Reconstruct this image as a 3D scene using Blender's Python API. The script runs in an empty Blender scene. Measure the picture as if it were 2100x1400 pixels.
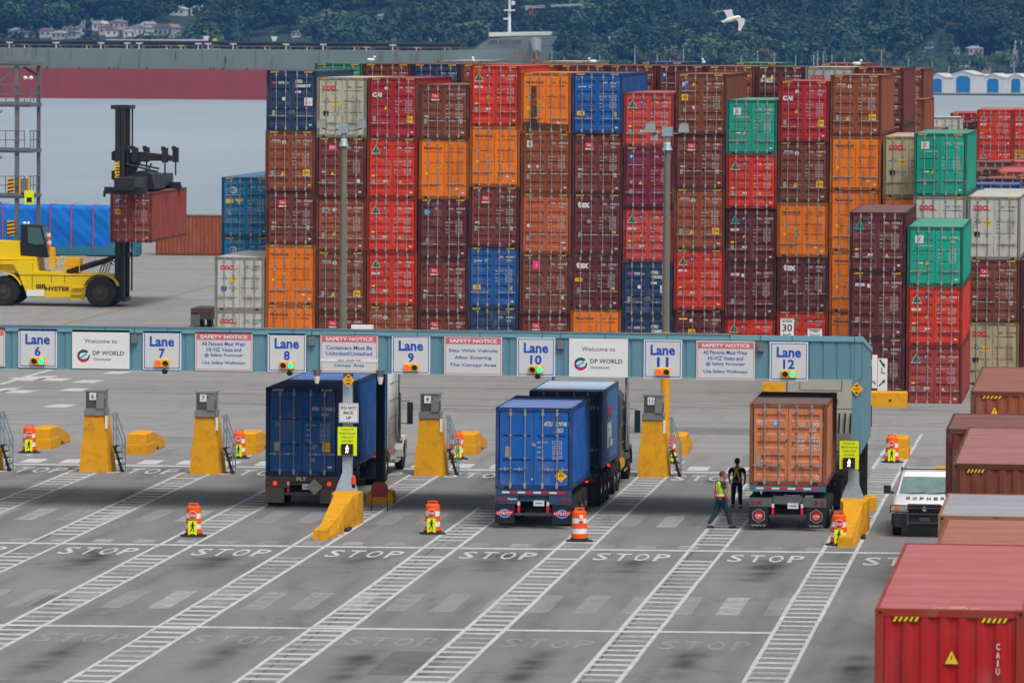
import bpy, math, random
import numpy as np
from mathutils import Vector, Matrix
random.seed(7)
R = math.radians
S = bpy.context.scene
# ---------------------------------------------------------------- camera
FPX, CAMH = 11667.0, 15.5
YAW, ROLL, PITCH = math.atan(1263/FPX), 0.007, math.atan(624/FPX)
C0 = Vector((0, 0, CAMH))
Fh = Vector((-math.sin(YAW), math.cos(YAW), 0)); r0 = Vector((math.cos(YAW), math.sin(YAW), 0)); ZU = Vector((0, 0, 1))
F = Fh*math.cos(PITCH) - ZU*math.sin(PITCH); u0 = r0.cross(F)
CR = r0*math.cos(ROLL) + u0*math.sin(ROLL); CU = u0*math.cos(ROLL) - r0*math.sin(ROLL)
cd = bpy.data.cameras.new('camera'); cam = bpy.data.objects.new('camera', cd); S.collection.objects.link(cam)
cd.sensor_width = 36; cd.lens = 36*FPX/2100; cd.clip_start = 1; cd.clip_end = 9000
cam.matrix_world = Matrix(((CR.x, CU.x, -F.x, 0), (CR.y, CU.y, -F.y, 0), (CR.z, CU.z, -F.z, CAMH), (0, 0, 0, 1)))
S.camera = cam
cd.dof.use_dof = True; cd.dof.focus_distance = 205; cd.dof.aperture_fstop = 4.0
# ---------------------------------------------------------------- sky, sun, exposure
SUN_EL, SUN_AZ = R(58), R(145)          # azimuth measured clockwise from +Y
W = bpy.data.worlds.new('World'); S.world = W; W.use_nodes = True
wn = W.node_tree.nodes; wl = W.node_tree.links
sky = wn.new('ShaderNodeTexSky'); sky.sky_type = 'NISHITA'; sky.sun_disc = False
sky.sun_elevation = SUN_EL; sky.sun_rotation = SUN_AZ; sky.air_density = 1.0; sky.dust_density = 5.0; sky.ozone_density = 1.0
wn['Background'].inputs['Strength'].default_value = 0.10
hs = wn.new('ShaderNodeHueSaturation'); hs.inputs['Saturation'].default_value = 0.22
wl.new(sky.outputs[0], hs.inputs['Color']); wl.new(hs.outputs[0], wn['Background'].inputs['Color'])
sl = bpy.data.lights.new('sun', 'SUN'); sl.energy = 1.5; sl.angle = R(24); sl.color = (1, .96, .9)
so = bpy.data.objects.new('sun', sl); S.collection.objects.link(so)
sd = Vector((math.sin(SUN_AZ)*math.cos(SUN_EL), math.cos(SUN_AZ)*math.cos(SUN_EL), math.sin(SUN_EL)))
so.rotation_euler = sd.to_track_quat('Z', 'Y').to_euler(); so.location = (0, 0, 80)
S.view_settings.view_transform = 'Standard'; S.view_settings.look = 'None'; S.view_settings.gamma = 1
S.view_settings.exposure = 0.38
try:
    S.cycles.volume_bounces = 0; S.cycles.max_bounces = 5; S.cycles.diffuse_bounces = 2; S.cycles.glossy_bounces = 2
    S.cycles.transparent_max_bounces = 8; S.cycles.use_denoising = True
except Exception: pass

# ---------------------------------------------------------------- pixel <-> place
def ray(px, py): return F + CR*((px-1050)/FPX) - CU*((py-700)/FPX)
def gz(Y):                                    # the yard falls gently towards the water
    return 0.0 if Y < 205 else (-0.38 if Y > 262 else -0.38*(Y-205)/57.0)
def G(px, py, z=None):
    d = ray(px, py)
    if z is not None: return C0 + d*((z-CAMH)/d.z)
    zz = 0.0
    for _ in range(6):
        p = C0 + d*((zz-CAMH)/d.z); zz = gz(p.y)
    return p
def At(px, py, dist):
    r = ray(px, py); return C0 + r*(dist/r.dot(Fh))
def AtY(px, py, Y):
    r = ray(px, py); return C0 + r*(Y/r.y)
# ---------------------------------------------------------------- materials
MATS = {}
def _base(name):
    m = bpy.data.materials.new(name); m.use_nodes = True
    return m, m.node_tree.nodes, m.node_tree.links, m.node_tree.nodes['Principled BSDF']
def noise(n, l, scale, detail=4, rough=.6, stretch=(1, 1, 1), rnd=None, coord='Object'):
    tc = n.new('ShaderNodeTexCoord'); mp = n.new('ShaderNodeMapping'); mp.inputs['Scale'].default_value = stretch
    l.new(tc.outputs[coord], mp.inputs[0])
    if rnd:
        oi = n.new('ShaderNodeObjectInfo'); mu = n.new('ShaderNodeMath'); mu.operation = 'MULTIPLY'; mu.inputs[1].default_value = 97
        l.new(oi.outputs['Random'], mu.inputs[0]); cx = n.new('ShaderNodeCombineXYZ')
        for k in range(3): l.new(mu.outputs[0], cx.inputs[k])
        l.new(cx.outputs[0], mp.inputs['Location'])
    t = n.new('ShaderNodeTexNoise'); t.inputs['Scale'].default_value = scale; t.inputs['Detail'].default_value = detail
    t.inputs['Roughness'].default_value = rough; l.new(mp.outputs[0], t.inputs['Vector'])
    return t.outputs['Fac']
def ramp(n, l, src, a, b, va=0., vb=1.):
    r = n.new('ShaderNodeMapRange'); r.inputs[1].default_value = a; r.inputs[2].default_value = b
    r.inputs[3].default_value = va; r.inputs[4].default_value = vb; l.new(src, r.inputs[0]); return r.outputs[0]
def mix(n, l, fac, c1, c2, mode='MIX'):
    m = n.new('ShaderNodeMix'); m.data_type = 'RGBA'; m.blend_type = mode
    for i, v in ((0, fac), (6, c1), (7, c2)):
        if isinstance(v, (int, float)): m.inputs[i].default_value = v
        elif isinstance(v, tuple): m.inputs[i].default_value = (*v, 1)
        else: l.new(v, m.inputs[i])
    return m.outputs[2]
def mat(name, col, rough=.6, metal=0, var=.12, scale=3., dirt=.15, emit=0, dirtcol=(.09, .07, .055), stretch=(1, 1, 1), bump=0):
    if name in MATS: return MATS[name]
    m, n, l, b = _base(name); MATS[name] = m
    b.inputs['Roughness'].default_value = rough; b.inputs['Metallic'].default_value = metal
    if rough > .3 and not metal: b.inputs['Specular IOR Level'].default_value = .25
    if emit:
        b.inputs['Base Color'].default_value = (*col, 1); b.inputs['Emission Color'].default_value = (*col, 1)
        b.inputs['Emission Strength'].default_value = emit; return m
    f = noise(n, l, scale, 5, .65, stretch, rnd=True)
    c = mix(n, l, ramp(n, l, f, .3, .7, 0, var), col, tuple(min(1, x*.55+.02) for x in col))
    if dirt:
        f2 = noise(n, l, scale*2.3, 6, .7, stretch, rnd=True)
        c = mix(n, l, ramp(n, l, f2, .52, .75, 0, dirt), c, dirtcol)
    l.new(c, b.inputs['Base Color'])
    if bump:
        bp = n.new('ShaderNodeBump'); bp.inputs['Strength'].default_value = bump; bp.inputs['Distance'].default_value = .05
        l.new(f, bp.inputs['Height']); l.new(bp.outputs[0], b.inputs['Normal'])
    return m
def paint_mat(name, fade=0., rust=1., faded=(.75, .6, .58)):
    """steel paint; its colour is the object's own colour property, with wear that differs from object to object"""
    m, n, l, b = _base(name); MATS[name] = m
    oi = n.new('ShaderNodeObjectInfo')
    f = noise(n, l, .9, 4, .6, rnd=True)
    c = mix(n, l, ramp(n, l, f, .3, .7, 0, .13), oi.outputs['Color'], mix(n, l, .5, oi.outputs['Color'], (.35, .3, .28)))
    if fade:
        c = mix(n, l, fade, c, faded); pz = noise(n, l, 1., 3, .7, (.08, 3.2, 1), rnd=True); c = mix(n, l, ramp(n, l, pz, .42, .62, 0, .38), c, mix(n, l, .5, c, (.05, .03, .03)))
    rn = ramp(n, l, oi.outputs['Random'], 0, 1, .88, 1.08)
    hv = n.new('ShaderNodeHueSaturation'); l.new(rn, hv.inputs['Value']); l.new(c, hv.inputs['Color']); c = hv.outputs[0]
    st = noise(n, l, 3.2, 6, .7, (1, 1, .22) if not fade else (.05, 1.1, 1), rnd=True)       # run-down streaks
    c = mix(n, l, ramp(n, l, st, .52, .72, 0, .6 if not fade else .45), c, (.06, .03, .018))
    pt = noise(n, l, 1.7, 3, .5, (1, 1, .5), rnd=True)                                     # sun-faded patches
    c = mix(n, l, ramp(n, l, pt, .56, .66, 0, .22), c, mix(n, l, .45, c, (.42, .33, .29)))
    sp = noise(n, l, 9, 7, .75, rnd=True)
    c = mix(n, l, ramp(n, l, sp, .62, .72, 0, .7*rust), c, (.12, .04, .015))
    l.new(c, b.inputs['Base Color']); b.inputs['Specular IOR Level'].default_value = .22
    l.new(ramp(n, l, st, .3, .8, .5, .8), b.inputs['Roughness'])
    return m
PAINT = paint_mat('container_paint'); ROOF = paint_mat('container_roof_paint', .10, 1.)
FRAME = paint_mat('container_frame_paint', 0, 1.8)
DARK = mat('dark_rubber_gasket', (.015, .014, .014), .8)
GALV = mat('galvanised_bar', (.34, .31, .30), .5, .2, .3, 6, .4, dirtcol=(.16, .08, .05))
WHITE = mat('white_marking', (.66, .64, .62), .6, 0, .2, 6, .25, dirtcol=(.3, .15, .1))
INK = mat('dark_marking', (.035, .03, .05), .6)
MRED = mat('red_marking', (.62, .01, .03), .5); MGREEN = mat('green_marking', (.005, .13, .07), .5)
MBLUE = mat('blue_marking', (.02, .10, .42), .5); MCYAN = mat('cyan_marking', (.05, .42, .68), .5)
MYEL = mat('yellow_marking', (.85, .50, .01), .5, dirt=.05); MGREY = mat('plate_grey', (.33, .30, .25), .5, .3)
MBLK = mat('black_marking', (.012, .012, .012), .6); MPINK = mat('pink_marking', (.75, .06, .2), .5)
PAL = [WHITE, INK, MRED, MGREEN, MBLUE, MCYAN, MYEL, MGREY, MBLK, MPINK]
W_, I_, RD, GN, BL, CY, YE, GY, BK, PK = range(10)
STEEL = mat('grey_steel', (.22, .22, .23), .5, .5, .2, 4, .3)
ALU = mat('polished_aluminium', (.62, .62, .62), .25, .9, .1, 4, .1)
CHROME = mat('chrome', (.8, .8, .8), .12, 1, .05, 4, .05)
TYRE = mat('tyre_rubber', (.018, .017, .016), .85, 0, .4, 5, .4, dirtcol=(.07, .06, .05))
BLACKP = mat('black_paint', (.014, .014, .016), .45, 0, .3, 4, .35, dirtcol=(.08, .07, .06))
CHASSIS = mat('dirty_chassis', (.05, .045, .042), .75, .1, .4, 3, .5, dirtcol=(.12, .10, .08))
GLASS = mat('tinted_glass', (.02, .035, .04), .08, 0, .1, 3, .05)
BSAFE = mat('barrier_yellow', (.72, .33, .003), .65, 0, .25, 1.1, .6, dirtcol=(.16, .09, .03), bump=.3)
SYEL = mat('signal_yellow', (.85, .42, .01), .5, 0, .1, 5, .1)
ORNG = mat('barrel_orange', (.88, .10, .004), .5, 0, .12, 6, .18, dirtcol=(.3, .1, .05))
REFL = mat('reflective_white', (.8, .79, .76), .4, 0, .1, 8, .25)
LIME = mat('fluorescent_yellow_green', (.72, .88, .01), .5, 0, .05, 5, .05)
SIGNW = mat('sign_white', (.74, .74, .74), .5, 0, .06, 5, .08)
SIGNP = mat('sign_grey_white', (.60, .61, .62), .5, 0, .06, 5, .1)
SIGNB = mat('sign_blue', (.01, .07, .42), .5, 0, .03, 5, .02); SIGNR = mat('sign_faded_red', (.62, .13, .16), .55, 0, .12, 5, .06)
STOPR = mat('stop_red', (.62, .012, .012), .45); TXTG = mat('sign_dark_grey', (.06, .06, .07), .5)
CANB = mat('canopy_blue', (.12, .26, .33), .5, 0, .15, 1.2, .2, dirtcol=(.12, .18, .2))
CANC = mat('column_pale_blue', (.40, .47, .52), .55, 0, .25, 3, .35, dirtcol=(.2, .16, .12))
CONC = mat('pole_concrete', (.17, .165, .13), .85, 0, .3, 4, .3, bump=.2)
LREDM = mat('lamp_red_lit', (1, .04, .015), emit=2.2); LGRN = mat('lamp_green_lit', (.02, 1, .28), emit=1.6)
LOFFR = mat('lamp_red_unlit', (.09, .004, .004), .3); LOFFG = mat('lamp_green_unlit', (.004, .05, .05), .3)
LTAIL = mat('tail_lamp_lit', (1, .02, .01), emit=1.8); TAILO = mat('tail_lamp_unlit', (.28, .01, .01), .3)
LWALK = mat('walk_lamp_lit', (1, 1, 1), emit=2.0)
# ---------------------------------------------------------------- mesh builder
TXT = {}
def glyphs(s, bold=0.):
    k = (s, bold)
    if k not in TXT:
        cu = bpy.data.curves.new('t', 'FONT'); cu.body = s; cu.resolution_u = 2; cu.offset = bold
        ob = bpy.data.objects.new('t', cu); me = bpy.data.meshes.new_from_object(ob)
        v = np.array([(p.co.x, p.co.y) for p in me.vertices]) if len(me.vertices) else np.zeros((1, 2))
        fs = [tuple(p.vertices) for p in me.polygons]
        lo, hi = v.min(0), v.max(0); w, h = hi-lo
        TXT[k] = ((v-lo)/np.array([w or 1, h or 1]), fs, w/h if h else 1)
        bpy.data.objects.remove(ob); bpy.data.curves.remove(cu); bpy.data.meshes.remove(me)
    return TXT[k]
class MB:
    def __init__(s): s.v, s.f, s.m, s.s, s.t, s.tr = [], [], [], [], set(), []
    def add(s, vs, fs, m=0, sm=False):
        o = len(s.v); s.v += [tuple(p) for p in vs]
        for f in fs: s.f.append(tuple(o+i for i in f)); s.m.append(m); s.s.append(sm)
        return s
    def box(s, x0, y0, z0, x1, y1, z1, m=0):
        x0, x1 = sorted((x0, x1)); y0, y1 = sorted((y0, y1)); z0, z1 = sorted((z0, z1))
        return s.add([(x0, y0, z0), (x1, y0, z0), (x1, y1, z0), (x0, y1, z0), (x0, y0, z1), (x1, y0, z1), (x1, y1, z1), (x0, y1, z1)],
                     [(3, 2, 1, 0), (4, 5, 6, 7), (0, 1, 5, 4), (1, 2, 6, 5), (2, 3, 7, 6), (3, 0, 4, 7)], m)
    def quad(s, a, b, c, d, m=0): return s.add([a, b, c, d], [(0, 1, 2, 3)], m)
    def cyl(s, a, b, r0, r1=None, n=10, m=0, caps=True, sm=True):
        a, b = Vector(a), Vector(b); r1 = r0 if r1 is None else r1; d = (b-a).normalized()
        u = d.orthogonal().normalized(); w = d.cross(u); vs = []
        for i in range(n):
            t = 2*math.pi*i/n; k = u*math.cos(t)+w*math.sin(t); vs += [a+k*r0, b+k*r1]
        s.add(vs, [(2*i, 2*((i+1) % n), 2*((i+1) % n)+1, 2*i+1) for i in range(n)], m, sm)
        if caps:
            s.add(vs, [tuple(2*i for i in range(n))[::-1], tuple(2*i+1 for i in range(n))], m)
        return s
    def bar(s, a, b, w=.05, m=0): return s.cyl(a, b, w*.7071, n=4, m=m, sm=False)
    def prism(s, pts, ax, a, b, m=0):
        """pts: outline in the two other axes (order x,y,z without ax), extruded from a to b along ax"""
        def P(p, t): return {0: (t, p[0], p[1]), 1: (p[0], t, p[1]), 2: (p[0], p[1], t)}[ax]
        n = len(pts); vs = [P(p, a) for p in pts]+[P(p, b) for p in pts]
        return s.add(vs, [tuple(range(n))[::-1], tuple(range(n, 2*n))]+[(i, (i+1) % n, n+(i+1) % n, n+i) for i in range(n)], m)
    def loft(s, rings, m=0, sm=True, cap=True):
        n = len(rings[0]); vs = [p for r in rings for p in r]; fs = []
        for k in range(len(rings)-1):
            for i in range(n): fs.append((k*n+i, k*n+(i+1) % n, (k+1)*n+(i+1) % n, (k+1)*n+i))
        s.add(vs, fs, m, sm)
        if cap: s.add(vs, [tuple(range(n))[::-1], tuple(range((len(rings)-1)*n, len(rings)*n))], m)
        return s
    def ball(s, c, r, m=0, n=10, k=6, sc=(1, 1, 1)):
        rings = []
        for j in range(1, k):
            t = math.pi*j/k
            rings.append([(c[0]+sc[0]*r*math.sin(t)*math.cos(2*math.pi*i/n), c[1]+sc[1]*r*math.sin(t)*math.sin(2*math.pi*i/n), c[2]-sc[2]*r*math.cos(t)) for i in range(n)])
        return s.loft(rings, m)
    def disc(s, c, r, m=0, n=16, rz=None, a0=0, a1=360):
        """a flat disc (or a slice) in the XZ plane facing -Y"""
        rz = rz or r; k = n if a1-a0 < 360 else n-1
        pts = [(c[0]+r*math.cos(R(a0+(a1-a0)*i/n)), c[1], c[2]+rz*math.sin(R(a0+(a1-a0)*i/n))) for i in range(k+1)]
        if a1-a0 < 360: pts.append(tuple(c))
        return s.add(pts, [tuple(range(len(pts)))], m)
    def text(s, t, x0, z0, h, y=0, m=0, w=None, bold=0., align='l', O=None, U=None, V=None):
        g, fs, asp = glyphs(t, bold); w = w or h*asp
        if align == 'c': x0 -= w/2
        if align == 'r': x0 -= w
        if O is None: vs = [(x0+p[0]*w, y, z0+p[1]*h) for p in g]
        else: vs = [tuple(Vector(O)+Vector(U)*(x0+p[0]*w)+Vector(V)*(z0+p[1]*h)) for p in g]
        n0 = len(s.f); s.add(vs, fs, m); s.t |= set(range(n0, len(s.f))); s.tr += [(n0, len(s.f))] if len(s.f) > n0 else []; return s
    def split(s):
        """(what was written as text, everything else)"""
        out = []
        for want in (True, False):
            k = MB(); ids = {}
            for i, f in enumerate(s.f):
                if (i in s.t) != want: continue
                for a in f:
                    if a not in ids: ids[a] = len(k.v); k.v.append(s.v[a])
                k.f.append(tuple(ids[a] for a in f)); k.m.append(s.m[i]); k.s.append(s.s[i])
            out.append(k)
        return out
    def words(s, gap=.16):
        """the texts, grouped where lines stand close together"""
        bx = []
        for a, b in s.tr:
            p = np.array([s.v[i] for f in s.f[a:b] for i in f]); bx.append((p.min(0)-gap/2, p.max(0)+gap/2))
        g = list(range(len(bx)))
        def find(i):
            while g[i] != i: i = g[i]
            return i
        for i in range(len(bx)):
            for j in range(i):
                if np.all(bx[i][0] <= bx[j][1]) and np.all(bx[j][0] <= bx[i][1]): g[find(i)] = find(j)
        out = {}
        for i, (a, b) in enumerate(s.tr):
            k = out.setdefault(find(i), MB())
            for q in range(a, b): o = len(k.v); k.v += [s.v[w] for w in s.f[q]]; k.f.append(tuple(range(o, o+len(s.f[q])))); k.m.append(s.m[q]); k.s.append(False)
        return list(out.values())
    def clusters(s, gap=.07):
        """the builder's faces in groups that touch or nearly touch"""
        bx = []
        for f in s.f:
            p = np.array([s.v[i] for i in f]); bx.append((p.min(0)-gap/2, p.max(0)+gap/2))
        g = list(range(len(bx)))
        def find(i):
            while g[i] != i: i = g[i]
            return i
        for i in range(len(bx)):
            for j in range(i):
                if np.all(bx[i][0] <= bx[j][1]) and np.all(bx[j][0] <= bx[i][1]): g[find(i)] = find(j)
        out = {}
        for i, f in enumerate(s.f):
            k = out.setdefault(find(i), MB()); o = len(k.v); k.v += [s.v[a] for a in f]; k.f.append(tuple(range(o, o+len(f)))); k.m.append(s.m[i]); k.s.append(False)
        return list(out.values())
    def marks(s, t):
        a, b = s.split()
        for k in s.words(): k.build('lettering', PAL, t)
        if b.f:
            for k in b.clusters(): k.build('decal', PAL, t)
    def tf(s, M): s.v = [tuple(M @ Vector(p)) for p in s.v]; return s
    def mesh(s, name, mats):
        me = bpy.data.meshes.new(name); me.from_pydata(s.v, [], s.f)
        for x in (mats if isinstance(mats, list) else [mats]): me.materials.append(x)
        me.polygons.foreach_set('material_index', s.m); me.polygons.foreach_set('use_smooth', s.s)
        me.update(); return me
    def build(s, name, mats, parent=None, loc=None, label=None):
        return link(name, s.mesh(name, mats), parent, loc, label)
def link(name, me, parent=None, loc=None, label=None, rz=0):
    o = bpy.data.objects.new(name, me); S.collection.objects.link(o)
    if loc is not None: o.location = loc
    o.rotation_euler.z = rz
    if parent:
        o.parent = parent; o.color = parent.color
    if label: o['label'] = label
    return o
def tag(o, label, cat, group=None):
    o['label'] = label; o['category'] = cat
    if group: o['group'] = group
    return o
def thing(name, label, cat, loc=(0, 0, 0), rz=0, group=None, color=None):
    o = bpy.data.objects.new(name, None); S.collection.objects.link(o); o.empty_display_size = .3
    o.location = loc; o.rotation_euler.z = rz
    if color: o.color = (*color, 1)
    return tag(o, label, cat, group)
def struct(o, kind='structure'): o['kind'] = kind; return o
def copy_tree(o, parent=None):
    c = o.copy(); S.collection.objects.link(c); c.parent = parent
    for ch in o.children: copy_tree(ch, c)
    return c
# ================================================================ THE SETTING
def asphalt():
    m, n, l, b = _base('asphalt'); MATS['asphalt'] = m
    tc = n.new('ShaderNodeTexCoord'); sp = n.new('ShaderNodeSeparateXYZ'); l.new(tc.outputs['Object'], sp.inputs[0])
    f1 = noise(n, l, .22, 6, .65, (1, .5, 1)); f2 = noise(n, l, 5, 4, .7); f3 = noise(n, l, 1.1, 5, .7, (1, .12, 1))
    f4 = noise(n, l, .6, 5, .7, (.12, 1, 1)); f5 = noise(n, l, 38, 3, .8)
    near = mix(n, l, ramp(n, l, f1, .3, .7), (.185, .184, .180), (.26, .258, .252))
    far = mix(n, l, ramp(n, l, f4, .35, .65), (.27, .265, .26), (.36, .35, .34))
    c = mix(n, l, ramp(n, l, sp.outputs['Y'], 196, 214), near, far)
    c = mix(n, l, ramp(n, l, f3, .5, .75, 0, .35), c, (.11, .11, .11))
    # tyre-worn band across the yard behind the canopy
    bd = n.new('ShaderNodeMath'); bd.operation = 'COMPARE'; l.new(sp.outputs['Y'], bd.inputs[0]); bd.inputs[1].default_value = 248; bd.inputs[2].default_value = 10
    bm = n.new('ShaderNodeMath'); bm.operation = 'MULTIPLY'; l.new(bd.outputs[0], bm.inputs[0]); l.new(ramp(n, l, f4, .5, .66, 0, .75), bm.inputs[1])
    c = mix(n, l, bm.outputs[0], c, (.07, .065, .07))
    c = mix(n, l, ramp(n, l, f2, .55, .8, 0, .35), c, (.30, .29, .27))
    c = mix(n, l, ramp(n, l, f5, .35, .65, 0, .6), c, (.11, .11, .112))
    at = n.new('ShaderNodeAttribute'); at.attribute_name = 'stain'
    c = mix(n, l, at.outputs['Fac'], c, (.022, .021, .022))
    # cracks
    vo = n.new('ShaderNodeTexVoronoi'); vo.feature = 'DISTANCE_TO_EDGE'; vo.inputs['Scale'].default_value = .16
    nz = n.new('ShaderNodeTexNoise'); nz.inputs['Scale'].default_value = 1.5; nz.inputs['Detail'].default_value = 5
    ad = n.new('ShaderNodeMixRGB'); ad.blend_type = 'ADD'; ad.inputs[0].default_value = 1.2
    l.new(tc.outputs['Object'], nz.inputs['Vector']); l.new(tc.outputs['Object'], ad.inputs[1]); l.new(nz.outputs['Color'], ad.inputs[2])
    l.new(ad.outputs[0], vo.inputs['Vector'])
    c = mix(n, l, ramp(n, l, vo.outputs['Distance'], 0, .006, .45, 0), c, (.03, .03, .03))
    l.new(c, b.inputs['Base Color']); b.inputs['Roughness'].default_value = .8
    bp = n.new('ShaderNodeBump'); bp.inputs['Strength'].default_value = .25; bp.inputs['Distance'].default_value = .02
    l.new(f5, bp.inputs['Height']); l.new(bp.outputs[0], b.inputs['Normal'])
    return m
asphalt()
LANES = [-10.6-4.0*k for k in range(-1, 9)]            # lane centres (world X)
STRIPS = [-9.1-4.02*k for k in range(0, 9)]            # left line of each hatched walkway
xs = np.concatenate([np.arange(-330, -52, 14), np.arange(-52, 8, .25), np.arange(8, 120, 14)])
ys = np.concatenate([np.arange(40, 126, 8), np.arange(126, 222, .3), np.arange(222, 300, 3), np.arange(300, 426, 12), [430]])
XX, YY = np.meshgrid(xs, ys)
ZZ = np.where(YY < 205, 0, np.where(YY > 262, -.38, -.38*(YY-205)/57))
rng = np.random.default_rng(3)
def vnoise(x, y, seed):
    r = np.random.default_rng(seed).random((97, 97)); x = x % 96; y = y % 96
    i, j = x.astype(int), y.astype(int); u, v = x-i, y-j; u = u*u*(3-2*u); v = v*v*(3-2*v)
    return (r[i, j]*(1-u)+r[i+1, j]*u)*(1-v)+(r[i, j+1]*(1-u)+r[i+1, j+1]*u)*v
st = np.zeros_like(XX)
nz = vnoise(XX*1.1+500, YY*.8+500, 5)*.45+vnoise(XX*2.6+500, YY*1.6+500, 6)*.35+vnoise(XX*.3+50, YY*3.1+50, 9)*.2; nz = np.clip((nz-.3)*2.4, 0, 1.2)
for k, lc in enumerate(LANES):
    for (yc, ry, amp, dx) in ((167.2, 5.0, .95, 0), (141.0, 6.5, 1.0, -.1), (199.3, 3.6, .9, .2)):
        a = amp*rng.uniform(.6, 1.1); yc += rng.uniform(-1.2, .8); ry *= rng.uniform(.7, 1.2); xo = lc+dx+rng.uniform(-.3, .3)
        rx = rng.uniform(.36, .52)*(1+.45*(yc > 165)*(yc < 180))
        yy = YY-yc; ry2 = np.where(yy > 0, ry*.55, ry*1.15)
        st = np.maximum(st, a*np.exp(-(((XX-xo)/rx)**2)*1.1-((yy/ry2)**2)*1.6)*(.30+1.15*nz))
    for sx in (-.92, .92):                              # wheel paths
        st = np.maximum(st, .30*np.exp(-((XX-lc-sx-.12*np.sin(YY*.13+k))/.26)**2)*np.clip(vnoise(XX*2+40, YY*.22+10, 21)*1.9-.55, 0, 1)*(YY < 212))
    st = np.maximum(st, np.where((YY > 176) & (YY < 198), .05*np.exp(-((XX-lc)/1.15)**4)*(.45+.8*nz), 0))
for _ in range(70):                                     # skid marks and oil spots
    x0, y0 = rng.uniform(-44, -3), rng.uniform(128, 215); L = rng.uniform(.3, 3); w = rng.uniform(.08, .25); sl_ = rng.uniform(-.2, .2)
    st = np.maximum(st, rng.uniform(.15, .5)*np.exp(-((XX-x0-sl_*(YY-y0))/w)**2-((YY-y0)/L)**2))
st = np.clip(st*1.0, 0, .9)
gv = np.stack([XX, YY, ZZ], -1).reshape(-1, 3); nx = len(xs); ny = len(ys)
idx = np.arange(nx*ny).reshape(ny, nx)
fq = np.stack([idx[:-1, :-1], idx[:-1, 1:], idx[1:, 1:], idx[1:, :-1]], -1).reshape(-1, 4)
def np_mesh(name, v, q):
    me = bpy.data.meshes.new(name); me.vertices.add(len(v)); me.vertices.foreach_set('co', v.astype(np.float32).ravel())
    k = q.shape[1]; me.loops.add(q.size); me.loops.foreach_set('vertex_index', q.astype(np.int32).ravel())
    me.polygons.add(len(q)); me.polygons.foreach_set('loop_start', np.arange(0, q.size, k, dtype=np.int32))
    me.update(calc_edges=True); return me
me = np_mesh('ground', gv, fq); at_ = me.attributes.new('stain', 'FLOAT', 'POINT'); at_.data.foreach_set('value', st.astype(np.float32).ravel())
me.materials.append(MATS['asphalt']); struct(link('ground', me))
qw = MB(); qw.box(-330, 430, -8, 120, 431, -.35); struct(qw.build('quay_wall', mat('quay_concrete', (.25, .24, .22), .85)))
# ---- painted markings
def road_paint(name, lo, hi, amax, col=(.70, .70, .69)):
    m, n, l, b = _base(name); MATS[name] = m
    f = noise(n, l, 1.3, 6, .75); f2 = noise(n, l, 9, 5, .8)
    a = n.new('ShaderNodeMath'); a.operation = 'ADD'; l.new(f, a.inputs[0]); l.new(f2, a.inputs[1])
    l.new(ramp(n, l, a.outputs[0], lo, hi, amax, 0), b.inputs['Alpha']); b.inputs['Roughness'].default_value = .7
    c = mix(n, l, ramp(n, l, f2, .4, .7, 0, .3), col, tuple(x*.6 for x in col)); l.new(c, b.inputs['Base Color']); return m
PL = road_paint('road_paint', 1.0, 1.5, .86, (.64, .64, .635)); PW = road_paint('road_paint_worn', .85, 1.3, .50); PF = road_paint('road_paint_faded', .75, 1.25, .32)
PH = road_paint('road_paint_hatching', 1.0, 1.45, .72, (.66, .66, .66)); PO = road_paint('road_paint_tan', .9, 1.3, .5, (.42, .30, .17))
LZ = .004
class Flat(MB):
    def strip(s, x0, y0, x1, y1, w, z=LZ, m=0):       # a painted line of width w
        d = Vector((x1-x0, y1-y0, 0)).normalized(); p = Vector((-d.y, d.x, 0))*w/2; a, b = Vector((x0, y0, 0)), Vector((x1, y1, 0))
        N = max(1, int((b-a).length/8)) if max(y0, y1) > 204 else 1
        for i in range(N):
            q0, q1 = a.lerp(b, i/N), a.lerp(b, (i+1)/N)
            s.quad(*[(q.x, q.y, z+gz(q.y)) for q in (q0-p, q1-p, q1+p, q0+p)][::-1], m)
        return s
    def rect(s, x0, y0, x1, y1, z=LZ, m=0): return s.quad((x0, y0, z+gz(y0)), (x1, y0, z+gz(y0)), (x1, y1, z+gz(y1)), (x0, y1, z+gz(y1)), m)
lines = Flat()
for k, X in enumerate(STRIPS):
    y1 = 208 if k else 226
    for xx in (X, X+1.02):
        y = 128.0
        while y < y1:                                   # the line is laid in stretches
            L = random.uniform(9, 16); w = .11+random.uniform(-.01, .02)
            yb = min(y+L, y1)
            if not (199 < yb < 201): lines.strip(xx, y, xx+random.uniform(-.02, .02), yb, w)
            y += L+.06
lines.strip(-46, 169.45, -5, 171.85, .48, LZ*2)
lines.strip(-46, 145.1, -9.1, 147.98, .42, LZ*2)
lines.strip(-46, 201.25, -12.2, 202.6, .62, LZ*2); lines.strip(-6.9, 223.5, -2, 223.6, .3, LZ*2)
for y0, y1 in ((150.9, 152.7), (156.4, 158.2), (183, 184.5), (177.8, 179.3)):
    lines.strip(-46, y0-.9, -9.1, y1, .035, LZ*2, 1)
struct(lines.build('lane_lines', [PL, PW]))
rungs = Flat()
for k, X in enumerate(STRIPS):
    y = 128.2
    while y < (205 if k else 219):
        if not (167.4+.06*(X+30) < y < 172.5 or 145.4 < y < 148.6 and False):
            rungs.rect(X+.06, y, X+.96, y+.44+random.uniform(-.04, .04), LZ, random.choice((0, 0, 0, 1)))
        y += 1.13
struct(rungs.build('walkway_hatching', [PH, PW]))
zb = Flat()
x = -45.5
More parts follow.
